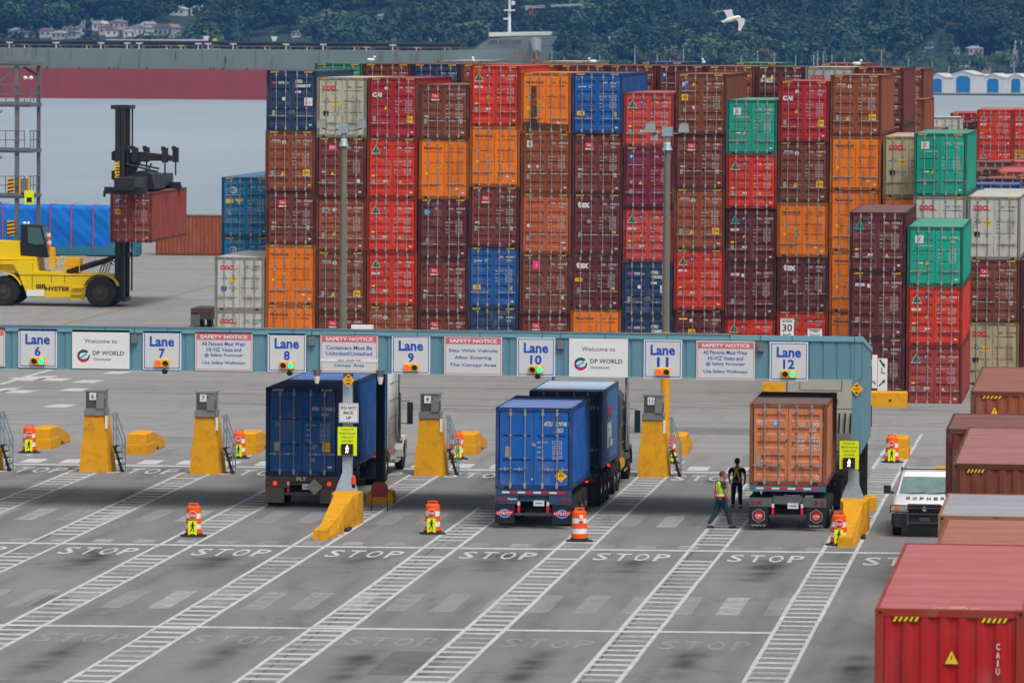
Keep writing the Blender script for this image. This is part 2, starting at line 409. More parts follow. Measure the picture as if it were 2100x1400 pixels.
while x < -9.6:
    for y0, dy, h, w in ((151.2+(x+30)*.055, 0, 4.9, .62), (178.6+(x+30)*.05, 0, 4.4, .62), (171.0+(x+30)*.05, 0, 1.1, .6)):
        zb.rect(x, y0, x+w, y0+h, LZ*3, random.choice((0, 0, 0, 1)))
    x += 1.28
x = -45.5
while x < -13:
    zb.rect(x, 202.6+(x+30)*.04, x+.75, 204.6+(x+30)*.04, LZ*3, 2)
    x += 1.42
struct(zb.build('crosswalk_blocks', [PF, PW, PL]))
def stop_text(x0, x1, y0, y1, m, missing=''):
    s = Flat(); w = (x1-x0)/4.0
    for i, ch in enumerate('STOP'):
        if ch in missing: continue
        v = MB(); v.text(ch, 0, 0, 1, bold=.015); off = .0
        for f in v.f: pass
        s.add([(x0+i*w*1.06+p[0]*w*.78/max(q[0] for q in v.v), y0+p[2]*(y1-y0), LZ*3) for p in v.v], v.f, 0)
    return struct(s.build('stop_marking', m))
for lc in LANES[1:]:
    k = (lc+30)*.055
    stop_text(lc-1.15, lc+1.12, 166.9+k, 169.2+k, PL)
    if lc < -14.8 or True: stop_text(lc-1.3, lc+1.15, 198.1+k*.6, 200.4+k*.6, PL)
    stop_text(lc-1.2, lc+1.15, 142.4+k, 144.5+k, PF)
stop_text(-7.7, -5.2, 167.5, 170.2, PL); stop_text(-6.0, -3.6, 219.5, 222, PW)
ar = Flat()
for (px, py, kind) in ((105, 778, 0), (178, 782, 1), (238, 764, 1), (150, 799, 1), (30, 803, 0), (120, 832, 1)):
    p = G(px, py); w = 1.0 if kind else 1.4
    ar.add([(p.x-w/2, p.y-1, gz(p.y)+.008), (p.x+w/2, p.y-1, gz(p.y)+.008), (p.x+w/2+.15, p.y+1, gz(p.y)+.008), (p.x-w/2+.15, p.y+1, gz(p.y)+.008)], [(0, 1, 2, 3)], 0)
    if not kind: ar.add([(p.x-2.2, p.y+.8, gz(p.y)+.008), (p.x-.4, p.y-2.6, gz(p.y)+.008), (p.x-.2, p.y+3, gz(p.y)+.008)], [(0, 1, 2)], 0)
a, b = G(0, 788), G(115, 755); ar.strip(a.x, a.y, b.x, b.y, .3)
struct(ar.build('lane_arrows', PL))
tn = Flat()
for (p, q) in (((120, 668), (440, 585)), ((520, 830), (1300, 846)), ((1900, 868), (2000, 869))):
    a, b = G(*p), G(*q); tn.strip(a.x, a.y, b.x, b.y, .5)
struct(tn.build('faded_tan_line', PO))
pt_ = Flat()                                            # old repair patches, trench cuts and drains
for (x, y, w, h, m) in ((-29.8, 151.5, 1.2, 3.2, 0), (-18.3, 136.5, 1.5, 5.5, 0), (-14.4, 160.0, 1.1, 2.0, 1), (-33.6, 186.5, 1.6, 4.0, 0), (-22.4, 193.5, 1.0, 3.0, 1), (-10.2, 187.0, 1.3, 3.4, 0), (-37.5, 214, 5, 4, 1), (-20, 224, 7, 4.5, 0), (-12, 216, 3, 3, 1), (-26.2, 158, .9, 4.2, 1), (-6.6, 152, 1.6, 6.5, 0), (-30, 236, 9, 3, 1)):
    pt_.rect(x, y, x+w, y+h, .0015, m)
struct(pt_.build('asphalt_patch', [road_paint('patch_dark', .95, 1.45, .26, (.085, .085, .088)), road_paint('patch_light', 1.0, 1.4, .35, (.30, .30, .29))]))
se = Flat()
for (y0, y1) in ((133.4, 134.2), (163.2, 164.6), (190.2, 191), (211.5, 212.1), (230.5, 231.2)): se.strip(-60, y0, 4, y1, .05, .0028)
for x in (-33.1, -25.05+4.2, -13.0, -4.9): se.strip(x, 128, x+.1, 230, .035, .0028)
struct(se.build('paving_seam', road_paint('seam_tar', 1.0, 1.45, .75, (.035, .035, .036))))
# ---- water
m, n, l, b = _base('water'); MATS['water'] = m
b.inputs['Base Color'].default_value = (.30, .36, .41, 1); b.inputs['Roughness'].default_value = .42; b.inputs['IOR'].default_value = 1.33
f = noise(n, l, .25, 6, .7, (1, .35, 1)); bp = n.new('ShaderNodeBump'); bp.inputs['Strength'].default_value = .35; bp.inputs['Distance'].default_value = .4
l.new(f, bp.inputs['Height']); l.new(bp.outputs[0], b.inputs['Normal'])
f = noise(n, l, .02, 5, .6, (.35, .12, 1)); l.new(mix(n, l, ramp(n, l, f, .35, .65), (.255, .315, .365), (.34, .40, .445)), b.inputs['Base Color'])
w = MB(); w.quad((-1560, 431, -3.9), (760, 431, -3.9), (760, 3100, -3.9), (-1560, 3100, -3.9)); struct(w.build('water', m))
# ---- far shore
def hill(x, y):
    return -4.2+np.maximum(0, y-3000)*.125*(1+.25*np.sin(x*.013+1)+.12*np.sin(x*.041))
hx = np.arange(-1500, 700, 20.); hy = np.concatenate([[2980, 3000], np.arange(3015, 4300, 20)])
HX, HY = np.meshgrid(hx, hy); HZ = hill(HX, HY)
idx = np.arange(HX.size).reshape(HX.shape)
me = np_mesh('hill', np.stack([HX, HY, HZ], -1).reshape(-1, 3), np.stack([idx[:-1, :-1], idx[:-1, 1:], idx[1:, 1:], idx[1:, :-1]], -1).reshape(-1, 4))
me.materials.append(mat('hill_undergrowth', (.035, .055, .028), .9, 0, .5, .05, 0)); struct(link('hill', me))
def on_hill(px, py):
    d = ray(px, py)
    for Y in np.arange(3002, 4200, 2.):
        p = C0+d*(Y/d.y)
        if p.z <= hill(p.x, p.y): return p
    return C0+d*(3400/d.y)
# foliage
m, n, l, b = _base('foliage'); MATS['foliage'] = m
at = n.new('ShaderNodeAttribute'); at.attribute_name = 'tint'; oi = n.new('ShaderNodeObjectInfo')
l.new(at.outputs['Color'], b.inputs['Base Color']); b.inputs['Roughness'].default_value = .8
BARK = mat('bark', (.07, .05, .035), .9)
TINTS = [(.034, .070, .030), (.026, .055, .030), (.050, .092, .030), (.070, .110, .034), (.020, .045, .030), (.085, .075, .030), (.040, .080, .040)]
def crown(rs, nq, conifer=False):
    """leaf clumps spread through an uneven crown of unit height: (nq*4,3) points"""
    if conifer:
        t = rs.random(nq)**.8; rad = .20*(1-t)+.02; a = rs.random(nq)*6.283; rr = np.sqrt(rs.random(nq))*rad*(1+.35*np.sin(t*40))
        c = np.stack([np.cos(a)*rr, np.sin(a)*rr, .08+t*.92], -1)
    else:
        K = 7; lc = np.stack([rs.normal(0, .17, K), rs.normal(0, .17, K), .38+rs.random(K)*.42], -1); lr = rs.uniform(.13, .23, K)
        k = rs.integers(0, K, nq); d = rs.normal(size=(nq, 3)); d /= np.linalg.norm(d, axis=1)[:, None]
        c = lc[k]+d*(lr[k]*rs.uniform(.55, 1.08, nq))[:, None]
    out = np.stack([np.cos(a), np.sin(a), np.full(nq, .5)], -1) if conifer else d+[0, 0, .15]
    nrm = out+rs.normal(0, .38, (nq, 3)); u = np.cross(nrm, rs.normal(size=(nq, 3))); u /= np.linalg.norm(u, axis=1)[:, None]; w = np.cross(nrm, u); w /= np.linalg.norm(w, axis=1)[:, None]
    s = (rs.uniform(.014, .030, nq) if conifer else rs.uniform(.018, .038, nq))[:, None]
    return np.stack([c-u*s-w*s, c+u*s-w*s*.7, c+u*s*.8+w*s, c-u*s*.9+w*s], 1).reshape(-1, 3)
rs = np.random.default_rng(11)
TPL = [(crown(rs, 430), False) for _ in range(6)]+[(crown(rs, 330, True), True) for _ in range(2)]
HOUSES = [(95, 78, 34), (30, 76, 26), (138, 70, 22), (167, 72, 30), (200, 64, 36), (240, 62, 34), (303, 66, 32), (228, 76, 26), (263, 78, 26), (365, 33, 34), (405, 33, 34), (205, 52, 18), (440, 36, 24),
          (692, 40, 30), (668, 33, 18), (605, 78, 18), (896, 86, 40), (560, 68, 14), (640, 80, 16), (1180, 78, 16), (1258, 82, 22), (1253, 100, 24), (1550, 44, 26), (1572, 51, 28), (1645, 55, 22), (1706, 42, 12), (1732, 38, 14),
          (1998, 116, 30), (1978, 138, 22), (2018, 150, 30), (1942, 60, 12), (1468, 40, 12), (1810, 120, 16), (120, 82, 30), (56, 80, 24), (180, 60, 30), (150, 80, 22), (285, 76, 40), (340, 78, 46), (390, 74, 30), (425, 78, 30), (215, 72, 30), (1330, 84, 14), (1690, 74, 14), (1905, 100, 16), (1960, 112, 16), (2050, 120, 16), (780, 42, 16), (840, 38, 18), (1010, 86, 16), (1590, 120, 14), (2088, 138, 1)]
HP = [(on_hill(px, py), w_) for px, py, w_ in HOUSES]; HXY = np.array([(p.x, p.y) for p, _ in HP])
def forest_pts(N, y0, y1):
    out = []
    while len(out) < N:
        y = rs.uniform(y0, y1); x = rs.uniform(-.21*y-45, -.012*y+60)
        d = HXY-np.array([x, y])
        if np.any((np.abs(d[:, 0]) < 7.5) & (d[:, 1] > -9) & (d[:, 1] < 105)): continue
        out.append((x, y))
    return out
V, Q, T = [], [], []; o_ = 0
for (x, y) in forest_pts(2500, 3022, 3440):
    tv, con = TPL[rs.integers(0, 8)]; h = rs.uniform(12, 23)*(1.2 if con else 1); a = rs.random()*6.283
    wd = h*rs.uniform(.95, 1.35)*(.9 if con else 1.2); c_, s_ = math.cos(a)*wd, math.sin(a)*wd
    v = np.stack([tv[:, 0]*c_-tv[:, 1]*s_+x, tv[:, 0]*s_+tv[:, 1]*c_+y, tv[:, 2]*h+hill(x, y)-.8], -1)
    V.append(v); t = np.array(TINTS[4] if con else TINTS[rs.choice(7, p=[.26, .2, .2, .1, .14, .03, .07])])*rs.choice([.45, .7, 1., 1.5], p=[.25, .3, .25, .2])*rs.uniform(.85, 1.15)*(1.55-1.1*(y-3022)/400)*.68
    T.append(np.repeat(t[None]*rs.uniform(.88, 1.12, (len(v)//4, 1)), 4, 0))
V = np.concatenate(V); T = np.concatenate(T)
def leaf_mesh(name, V, T):
    me = np_mesh(name, V, np.arange(len(V)).reshape(-1, 4)); ca = me.color_attributes.new('tint', 'FLOAT_COLOR', 'POINT')
    ca.data.foreach_set('color', np.concatenate([T, np.ones((len(T), 1))], 1).astype(np.float32).ravel()); me.materials.append(MATS['foliage']); return me
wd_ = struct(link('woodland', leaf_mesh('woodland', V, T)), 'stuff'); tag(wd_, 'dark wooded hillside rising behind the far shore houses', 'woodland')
# single trees along the far shore
protos = []
for i in range(8):
    tv, con = TPL[i]; t = np.array([TINTS[2], TINTS[3], TINTS[0], TINTS[6], TINTS[3], TINTS[5], TINTS[4], TINTS[1]][i])*1.15
    cm = leaf_mesh('crown', tv, np.repeat(t[None]*rs.uniform(.7, 1.3, (len(tv)//4, 1)), 4, 0))
    tb = MB(); tb.cyl((0, 0, -.05), (.02, 0, .45), .028, .012, 6)
    for q in range(4): tb.cyl((.01, 0, .25+.05*q), (.14*math.cos(q*1.7), .14*math.sin(q*1.7), .45+.06*q), .01, .004, 5)
    protos.append((cm, tb.mesh('trunk', BARK), con))
kinds = ['broad mid green tree', 'light green rounded tree', 'dark green loose tree', 'bluish green tree', 'pale green spreading tree', 'brownish green tree', 'tall dark conifer', 'slim conifer']
tpx = np.linspace(-20, 2120, 86)
for i, px in enumerate(tpx):
    k = int(rs.integers(0, 8)); cm, tm, con = protos[k]; px = px+rs.uniform(-9, 9); Y = rs.uniform(3004, 3022); d = ray(px, 100); p = C0+d*(Y/d.y)
    h = rs.uniform(10, 17)*(1.2 if con else 1)*(.42 if px < 470 else 1)
    t = thing('conifer_tree' if con else 'broadleaf_tree', kinds[k]+' in the row along the far waterline', 'tree', (p.x, p.y, hill(p.x, p.y)-.2), rs.random()*6.28, 'trees along the far shore')
    t.scale = (h, h, h); t['ti'] = i; del t['ti']
    link('crown', cm, t); link('trunk', tm, t)
# ---- houses across the water
HWALL = [mat('house_wall_'+c, v, .8) for c, v in (('white', (.62, .60, .60)), ('pink', (.44, .37, .37)), ('grey', (.36, .38, .42)), ('cream', (.58, .52, .42)))]
HROOF = [mat('house_roof_'+c, v, .8) for c, v in (('slate', (.25, .26, .30)), ('pale', (.50, .50, .53)), ('brown', (.24, .19, .18)))]
WIN = mat('window_dark', (.03, .04, .05), .2)
wn_ = ['white', 'pinkish', 'grey', 'cream']; rn_ = ['slate grey', 'pale', 'brown']
def hspot(px):
    return 'at the left edge of the shore' if px < 60 else 'behind the steel tower top' if px < 110 else 'just past the steel tower top' if px < 150 else 'behind the ship stern deck' if px < 330 else 'above the ship deck' if px < 500 else 'behind the ship midships' if px < 800 else 'behind the ship bow' if px < 1000 else 'in the wood past the ship bow' if px < 1400 else 'under the gull' if px < 1600 else 'in the wood beyond the gull' if px < 1900 else 'near the twin spires'
for i, ((p, wpx), (px, py, _)) in enumerate(zip(HP[:-1], HOUSES)):
    a, b_ = int(rs.integers(0, 4)), int(rs.integers(0, 3)); a = 0 if px in (692, 896, 365, 405) else a
    w = wpx/3.75; h = w*rs.uniform(.26, .36)+1.6; dp = w*.8; base = hill(p.x, p.y)
    t = thing('house', f'{wn_[a]} {rn_[b_]}-roofed house {hspot(px)}, {["lowest", "low", "midway", "high", "highest"][min(4, int((110-py)//22)) if py < 110 else 0]} on the slope', 'house', (p.x, p.y+dp/2, base-.3), rs.uniform(-.4, .4), 'houses on the far shore')
    wb = MB(); wb.box(-w/2, -dp/2, 0, w/2, dp/2, h); wb.build('wall', HWALL[a], t)
    rf = MB(); rf.prism([(-w/2-.5, h), (w/2+.5, h), (w/2+.3, h+.3), (0, h+w*.2), (-w/2-.3, h+.3)] if i % 2 else [(-w/2-.5, h), (w/2+.5, h), (w/2-w*.2, h+w*.17), (-w/2+w*.2, h+w*.17)], 1, -dp/2-.4, dp/2+.4)
    r_ = rf.build('roof', HROOF[b_], t); ch = MB(); ch.box(w*.2, 0, h, w*.2+.8, .8, h+w*.22+.6); ch.build('chimney', HROOF[2], r_)
    for q in range(max(2, int(w/2.6))):
        xx = -w/2+w*(q+.5)/max(2, int(w/2.6)); wb = MB(); wb.box(xx-.55, -dp/2-.05, h*.45, xx+.55, -dp/2+.05, h*.8); wb.build('window', WIN, t)
# ---- church with twin spires
p = on_hill(2088, 138)
t = thing('church', 'white church with two pointed spires at the right edge of the far shore', 'church', (p.x, p.y, p.z-.5)); t.scale = (.62,)*3
cb = MB(); cb.box(-7, 0, 0, 7, 22, 11); cb.build('wall', HWALL[0], t)
cb = MB(); cb.prism([(-7.5, 11), (7.5, 11), (0, 15)], 1, 1, 22); cb.build('roof', HROOF[0], t)
for x in (-2.6, 2.4):
    cb = MB(); cb.box(x-1.7, -1.5, 0, x+1.7, 1.5, 13.5); cb.box(x-2.0, -1.8, 13.5, x+2.0, 1.8, 13.9); tw = cb.build('tower', HWALL[0], t)
    cb = MB(); cb.cyl((x, 0, 13.9), (x, 0, 24), 1.9, .12, 8, sm=False); cb.cyl((x, 0, 24), (x, 0, 25.4), .06, n=5); cb.build('spire', HWALL[0], tw)
    cb = MB(); cb.box(x-.6, -1.9, 8, x+.6, -1.7, 11.4); cb.build('window', WIN, tw)
p = AtY(2090, 190, 2640); bk = MB()
# ---- boathouses
BHW = mat('boathouse_white', (.60, .60, .60), .6, 0, .1, .3); BHB = mat('boathouse_blue', (.015, .16, .40), .5, 0, .1, .3)
DOCK = mat('dock_planks', (.10, .09, .08), .9)
bh = [(1922, 30, 'half hidden behind the brown containers'), (1946, 32, 'second from the brown containers'), (1975, 46, 'tallest, with a wide roof'), (2008, 30, 'right of the tallest one'), (2036, 38, 'in the middle of the right half'), (2062, 30, 'third from the right edge'), (2083, 30, 'beside the edge one'), (2108, 32, 'cut by the right edge')]
for i, (px, wp, lb) in enumerate(bh):
    p = G(px, 191-(i % 2)*2, -3.6); w = wp/5.3; h = (5.6 if i != 2 else 6.6)-.5*(i % 2)
    t = thing('boathouse', f'white floating boathouse with blue door, {lb}', 'boathouse', (p.x, p.y, -3.7), -.25, 'boathouses')
    b1 = MB(); b1.prism([(-w/2, 0), (w/2, 0), (w/2, h), (0, h+1.3), (-w/2, h)], 1, 0, 13); b1.build('wall', BHW, t)
    b1 = MB(); b1.prism([(-w/2-.3, h), (0, h+1.35), (w/2+.3, h), (w/2+.3, h+.25), (0, h+1.65), (-w/2-.3, h+.25)], 1, -.3, 13.3); b1.build('roof', BHW, t)
    b1 = MB(); b1.box(-w*.30, -.08, .3, w*.30, .05, h*.82); b1.prism([(-w*.30, h*.82), (w*.30, h*.82), (w*.18, h*.95), (-w*.18, h*.95)], 1, -.08, .05); b1.build('door', BHB, t)
pa, pb = G(1905, 194, -3.7), G(2140, 194, -3.7)
b1 = MB(); b1.box(pa.x, pa.y-4, -4.2, pb.x, pa.y-1, -3.2); b1.build('floating_dock', DOCK); tag(bpy.data.objects['floating_dock'], 'low dark floating dock in front of the white and blue boathouses', 'dock')
# ---- marina masts
WH = mat('boat_white', (.7, .7, .72), .4); MAST = mat('mast_aluminium', (.62, .65, .68), .4, .2)
masts = [(1132, 105), (1157, 118), (1220, 124), (1230, 112), (1302, 98), (1348, 112), (1374, 118), (1402, 100), (1440, 108), (1520, 114), (1554, 103), (1588, 108), (1632, 114), (1669, 112), (1677, 102), (1689, 108), (1706, 112), (1732, 118), (1768, 122), (1808, 102), (1863, 120), (1912, 128), (1946, 136), (2038, 150), (2080, 128), (2080, 160)][:25]
mo = ['first', 'second', 'third', 'fourth', 'fifth', 'sixth', 'seventh', 'eighth', 'ninth', 'tenth', 'eleventh', 'twelfth', 'thirteenth', 'fourteenth', 'fifteenth', 'sixteenth', 'seventeenth', 'eighteenth', 'nineteenth', 'twentieth', 'twenty-first', 'twenty-second', 'twenty-third', 'twenty-fourth', 'twenty-fifth']
for i, (px, py) in enumerate(masts):
    d = 2230+13*(i % 5); p = At(px, py, d); L = 9+i % 3; g = At(px, 180, d); H_ = p.z+3.9
    t = thing('sailboat', f'moored sailboat whose thin mast is the {mo[i]} counted from the ship bow', 'sailboat', (p.x, p.y, -3.9), R(20+13*(i % 7)), 'sailboats in the marina')
    h_ = MB(); h_.loft([[(x, y*.5*wd, z) for x, y, z, wd in ((-L/2, -1, 1.1, 2.4), (L*.2, -1, 1.1, 3), (L/2, 0, 1.4, 0), (L*.2, 1, 1.1, 3), (-L/2, 1, 1.1, 2.4))],
                      [(-L/2.2, .6, -.3), (L*.1, .9, -.3), (L/2.4, .02, -.3), (L*.1, -.9, -.3), (-L/2.2, -.6, -.3)][::-1]], sm=False)
    h_.build('hull', WH, t); h_ = MB(); h_.box(-L*.15, -.8, 1.1, L*.15, .8, 1.7); h_.build('cabin', WH, t)
    h_ = MB(); h_.cyl((0, 0, 1), (0, 0, H_), .17, .09, 6); h_.cyl((0, 0, 2.4), (-L*.4, 0, 2.5), .1, n=5); h_.cyl((0, -1, H_*.6), (0, 1, H_*.6), .05, n=4); h_.build('mast', MAST, t)
# ---- tower crane on the hill
p = on_hill(1088, 78)
t = thing('tower_crane', 'tower crane with orange mast and pale jib beyond the ship bow', 'crane', (p.x, p.y, p.z-1))
m8 = p.y/FPX; top = (At(1088, 12, p.y)).z-p.z
c1 = MB()
for sx in (-1, 1):
    for sy in (-1, 1): c1.bar((sx*.8, sy*.8, 0), (sx*.8, sy*.8, top), .3)
z = 0
while z < top-2: c1.bar((-.8, -.8, z), (.8, -.8, z+2), .2); c1.bar((.8, -.8, z), (-.8, -.8, z+2), .2); z += 2
c1.build('mast', mat('crane_orange', (.55, .09, .03), .5), t)
c1 = MB(); jl, jr = -6, 29
for dz in (0, 1.1): c1.bar((jl, 0, top+dz-.5), (jr, 0, top+dz+1.6-(dz*.5)), .32)
x = jl
while x < jr: c1.bar((x, 0, top-.5+(x-jl)*.06), (x+1, 0, top+.7+(x-jl)*.06), .14); x += 1.4
c1.box(jl, -1, top-1.4, jl+4, 1, top+.6); c1.build('jib', mat('crane_white', (.62, .64, .66), .5), t)
# ---- the ship
YS = 1690.0; sc = YS/FPX; WLZ = -3.9
def sx_(px): return AtY(px, 150, YS).x
xb = sx_(1118); xs0 = sx_(-420)
SG = mat('ship_grey', (.19, .235, .22), .6, 0, .3, .12, .25, stretch=(1, 1, .15)); SR = mat('ship_red', (.31, .05, .05), .65, 0, .5, .12, .5, dirtcol=(.13, .04, .04), stretch=(1.5, 1, .12))
SK = mat('ship_pipe_black', (.02, .022, .026), .6); SY = mat('ship_fitting_yellow', (.6, .38, .05), .6); SWH = mat('ship_white', (.66, .66, .64), .5)
RUSTM = mat('rust_streak', (.30, .10, .03), .8)
t = thing('bulk_carrier_ship', 'long grey and red bulk ship lying at anchor behind the container stacks', 'ship', (0, 0, 0))
zr, zd = WLZ+9.0, WLZ+15.0
hb = MB()
def station(x, half, z0, z1, fl=0): return [(x, YS+22-half, z0), (x+fl, YS+22-half*1.04, z1), (x+fl, YS+22+half*1.04, z1), (x, YS+22+half, z0)]
xc = xb-26
hb.loft([station(xs0, 22, zr, zd), station(xc-20, 22, zr, zd), station(xc, 21, zr, zd+.4), station(xc+10, 16.5, zr, zd+.8, 2), station(xb-7, 9, zr, zd+1.2, 3), station(xb-3.5, 1.2, zr, zd+1.4, 3.6)], 0, False)
hl = hb.build('hull', SG, t)
hb = MB(); hb.loft([station(xs0, 21.98, WLZ-2, zr), station(xc-20, 21.98, WLZ-2, zr), station(xc, 20.9, WLZ-2, zr), station(xc+10, 15, WLZ-2, zr, 1), station(xb-7, 7, WLZ-2, zr, .5), station(xb-3.5, .8, WLZ-2, zr, .0)], 0, False)
hb.build('lower_hull', SR, t)
fc = MB(); zf = WLZ+19.6       # forecastle
xa = sx_(965)
fc.loft([station(xa-1, 19, zd-.5, zd+.2), station(xa+5, 17.6, zd-.5, zf-.8), station(xb-9, 11.5, zd-.5, zf-.1, 1), station(xb-4, 4.2, zd-.5, zf+.1, 2.6), station(xb-1.6, .8, zd-.5, zf+.2, 3)], 0, False)
for (px0, px1) in ((965, 1118),): pass
fo = fc.build('forecastle', SG, t)
fc = MB(); fc.loft([[(xa+5, YS+4, zf-.2), (xb-.6, YS+20, zf+.4), (xb-.6, YS+24, zf+.4), (xa+5, YS+40, zf-.2)], [(xa+5, YS+3.8, zf+1.1), (xb-.2, YS+20, zf+1.5), (xb-.2, YS+24, zf+1.5), (xa+5, YS+40.2, zf+1.1)]], 0, False); fc.build('bulwark', SWH, t)
mm = MB(); xm = sx_(1029); mm.cyl((xm, YS+20, zf), (xm, YS+20, zf+13.5), .55, .3, 8); mm.box(xm-1.6, YS+19, zf+7.6, xm+1.6, YS+21, zf+8); mm.box(xm-1.8, YS+19.6, zf+5, xm+.2, YS+20.4, zf+5.5); mm.box(xm+.6, YS+19.6, zf+9.4, xm+1.6, YS+20.4, zf+10.6); mm.build('foremast', SWH, t)
nm = MB(); nm.text('CAPE KEYSTONE', 0, 0, 1.35, m=0, w=11.5, bold=.03, O=(sx_(996), YS+2.9, zd+2.2), U=(.84, .54, 0), V=(0, 0, 1)); nm.build('ship_name', mat('ship_lettering', (.04, .05, .06), .6), t)
an = MB(); xan = sx_(1090); an.cyl((xan, YS+10, zd+2.6), (xan+1, YS+4.5, zd-.6), 2.0, 1.3, 12); an.build('hawse_pipe', SG, t)
an = MB(); an.cyl((xan+.6, YS+4.2, zd+.3), (xan+1.2, YS+4.0, zd-2.4), .35, .6, 8); an.box(xan-.4, YS+3.8, zd-3, xan+2.4, YS+4.4, zd-2.2); an.build('anchor', RUSTM, t)
an = MB()
for q in range(6): an.box(xan-6+q*1.15, YS+6.5, zd-1.8-.5*(q % 3), xan-5.6+q*1.15, YS+6.7, zd+.2)
an.box(xan-.3, YS+4.2, zd-7, xan+.5, YS+4.4, zd-2.6); an.build('rust_stain', RUSTM, t)
pp = MB()
for dz, r in ((.8, .6), (2.0, .55)): pp.cyl((xs0+10, YS+8, zd+dz), (xa-4, YS+8, zd+dz), r, n=8)
pp.build('deck_pipe', SK, t)
q = MB()
for k in range(60):
    x = xs0+random.random()*(xa-xs0); w_ = random.uniform(.1, .45); z1_ = random.choice((zd-.1, zd-.1, zr+4)); q.box(x, YS-.9, z1_-random.uniform(1, 5), x+w_, YS-.86, z1_)
q.build('rust_streak', mat('hull_stain', (.17, .15, .12), .8), t)
q = MB()
for k in range(80):
    x = xs0+random.random()*(xa-xs0); w_ = random.uniform(.15, .6); z1_ = zr-random.choice((0, 0, 3)); q.box(x, YS-.01, z1_-random.uniform(1.5, 7), x+w_, YS+.0, z1_)
q.build('dark_streak', mat('hull_dark_stain', (.20, .05, .05), .8), t)
x = xs0+12; i = 0
rr = random.Random(4)
while x < xa-6:
    q = MB(); k = rr.choice((0, 0, 1, 2)); hh = (.9, 1.5, .8)[k]
    q.box(x, YS+7.2, zd, x+.3, YS+7.6, zd+hh, 0); q.box(x-.8, YS+7.1, zd+hh, x+1.2, YS+7.5, zd+hh+.35, 1 if k > 1 else 0 if k else 2); q.box(x+1.2, YS+7, zd, x+1.8, YS+7.4, zd+1, 2)
    q.build('deck_fitting', [SWH, SY, RUSTM], t); x += rr.uniform(3, 11)
vp = MB()
for px in (553, 413): xx = sx_(px); vp.cyl((xx, YS+9, zd), (xx, YS+9, zd+3.8), .25, n=6); vp.prism([(xx-.4, zd+2.6), (xx+.4, zd+2.6), (xx+1, zd+4), (xx-1, zd+4)], 1, YS+8.6, YS+9.4)
vp.build('deck_post', SWH, t)
rail = MB()
x = xs0+10
while x < xa: rail.box(x, YS+.3, zd, x+.1, YS+.42, zd+1.1); x += 2.6
rail.box(xs0+10, YS+.3, zd+1.0, xa, YS+.42, zd+1.08); rail.build('deck_railing', SG, t)
dm = MB()
for px in (75, 95, 160, 222, 232, 240, 300, 430, 437, 455, 505): xx = sx_(px); dm.box(xx, YS-.06, zr-1.2-rr.random()*4, xx+.5, YS-.02, zr+.5)
dm.build('draught_mark', SK, t)
# wharf sheds seen beyond the ship deck
for i, (a, b_, c, nm_, lb) in enumerate(((218, 250, (.28, .05, .05), None, 'brick red wharf shed left of the navy one beyond the ship'), (250, 314, (.02, .035, .10), 'SEASPAN', 'navy wharf shed with white lettering beyond the ship deck'), (314, 374, (.30, .07, .06), None, 'brick red wharf shed between two navy ones beyond the ship'), (374, 418, (.02, .03, .09), None, 'small navy wharf shed beside the white boat house beyond the ship'))):
    Y = 2100.; xx0, xx1 = AtY(a, 90, Y).x, AtY(b_, 90, Y).x; zt, z0 = AtY(a, 81, Y).z, -4
    t = thing('wharf_shed', lb, 'shed', ((xx0+xx1)/2, Y, -4)); w = (xx1-xx0)/2-.1; h = zt+4
    q = MB(); q.box(-w, 0, 0, w, 10, h-.6); q.build('wall', mat('shed_paint_%d' % i, c, .6), t)
    q = MB(); q.box(-w-.1, -.3, h-.6, w+.1, 10.3, h); q.build('roof', HROOF[1], t)
    if i == 1: q = MB(); q.text('WESTERN', -w*.4, h-3.2, 1.8, -.06, w=w*1.2); q.build('lettering', SWH, t)
t = thing('work_boat', 'white work boat superstructure with yellow funnel beyond the ship deck', 'boat', (AtY(434, 90, 2000.).x, 2000, -4))
q = MB(); q.loft([[(-9, -3, 0), (9, -3, 0), (12, 0, 0), (9, 3, 0), (-9, 3, 0)], [(-9, -3.4, 8), (10, -3.4, 8), (14, 0, 8.6), (10, 3.4, 8), (-9, 3.4, 8)]], 0, False); q.build('hull', SG, t)
q = MB(); q.box(-2.4, -2, 8, 3, 2, 15.6); q.box(-3.4, -2.3, 15.6, 2.2, 2.3, 16.1); q.build('wheelhouse', SWH, t); q = MB(); q.box(.5, -1, 16.1, 1.8, 1, 18.2); q.build('funnel', SY, t)
q = MB(); q.box(-2, -2.1, 12.2, 2.4, -1.9, 13.4); q.build('window', WIN, t)
# ================================================================ CONTAINERS
CW, HC, SH = 2.438, 2.896, 2.591
L40, L20 = 12.19, 6.06
COL = dict(rust=(.25, .060, .024), lrust=(.40, .085, .030), brown=(.17, .045, .024), maroon=(.145, .027, .020), plum=(.105, .017, .024), magenta=(.17, .01, .04), crimson=(.36, .012, .022),
           red=(.58, .030, .014), fred=(.46, .05, .042), orange=(.74, .165, .002), blue=(.002, .085, .32), navy=(.008, .04, .11), teal=(.0, .29, .205), cream=(.44, .43, .33), white=(.47, .475, .44),
           beige=(.42, .35, .21), grey=(.36, .40, .42), green=(.01, .22, .14), cyanblue=(.01, .17, .36), tan=(.50, .16, .06), salmon=(.40, .10, .055), gray2=(.34, .36, .40))
CNAME = dict(rust='rust brown', lrust='bright rust', brown='dull brown', maroon='maroon', plum='dark plum', magenta='magenta plum', crimson='crimson', red='bright red', fred='faded red', orange='orange', blue='royal blue',
             navy='navy blue', teal='teal green', cream='cream', white='off-white', beige='beige', grey='pale grey', green='dark green', cyanblue='bright blue', tan='tan orange')
MC = {}
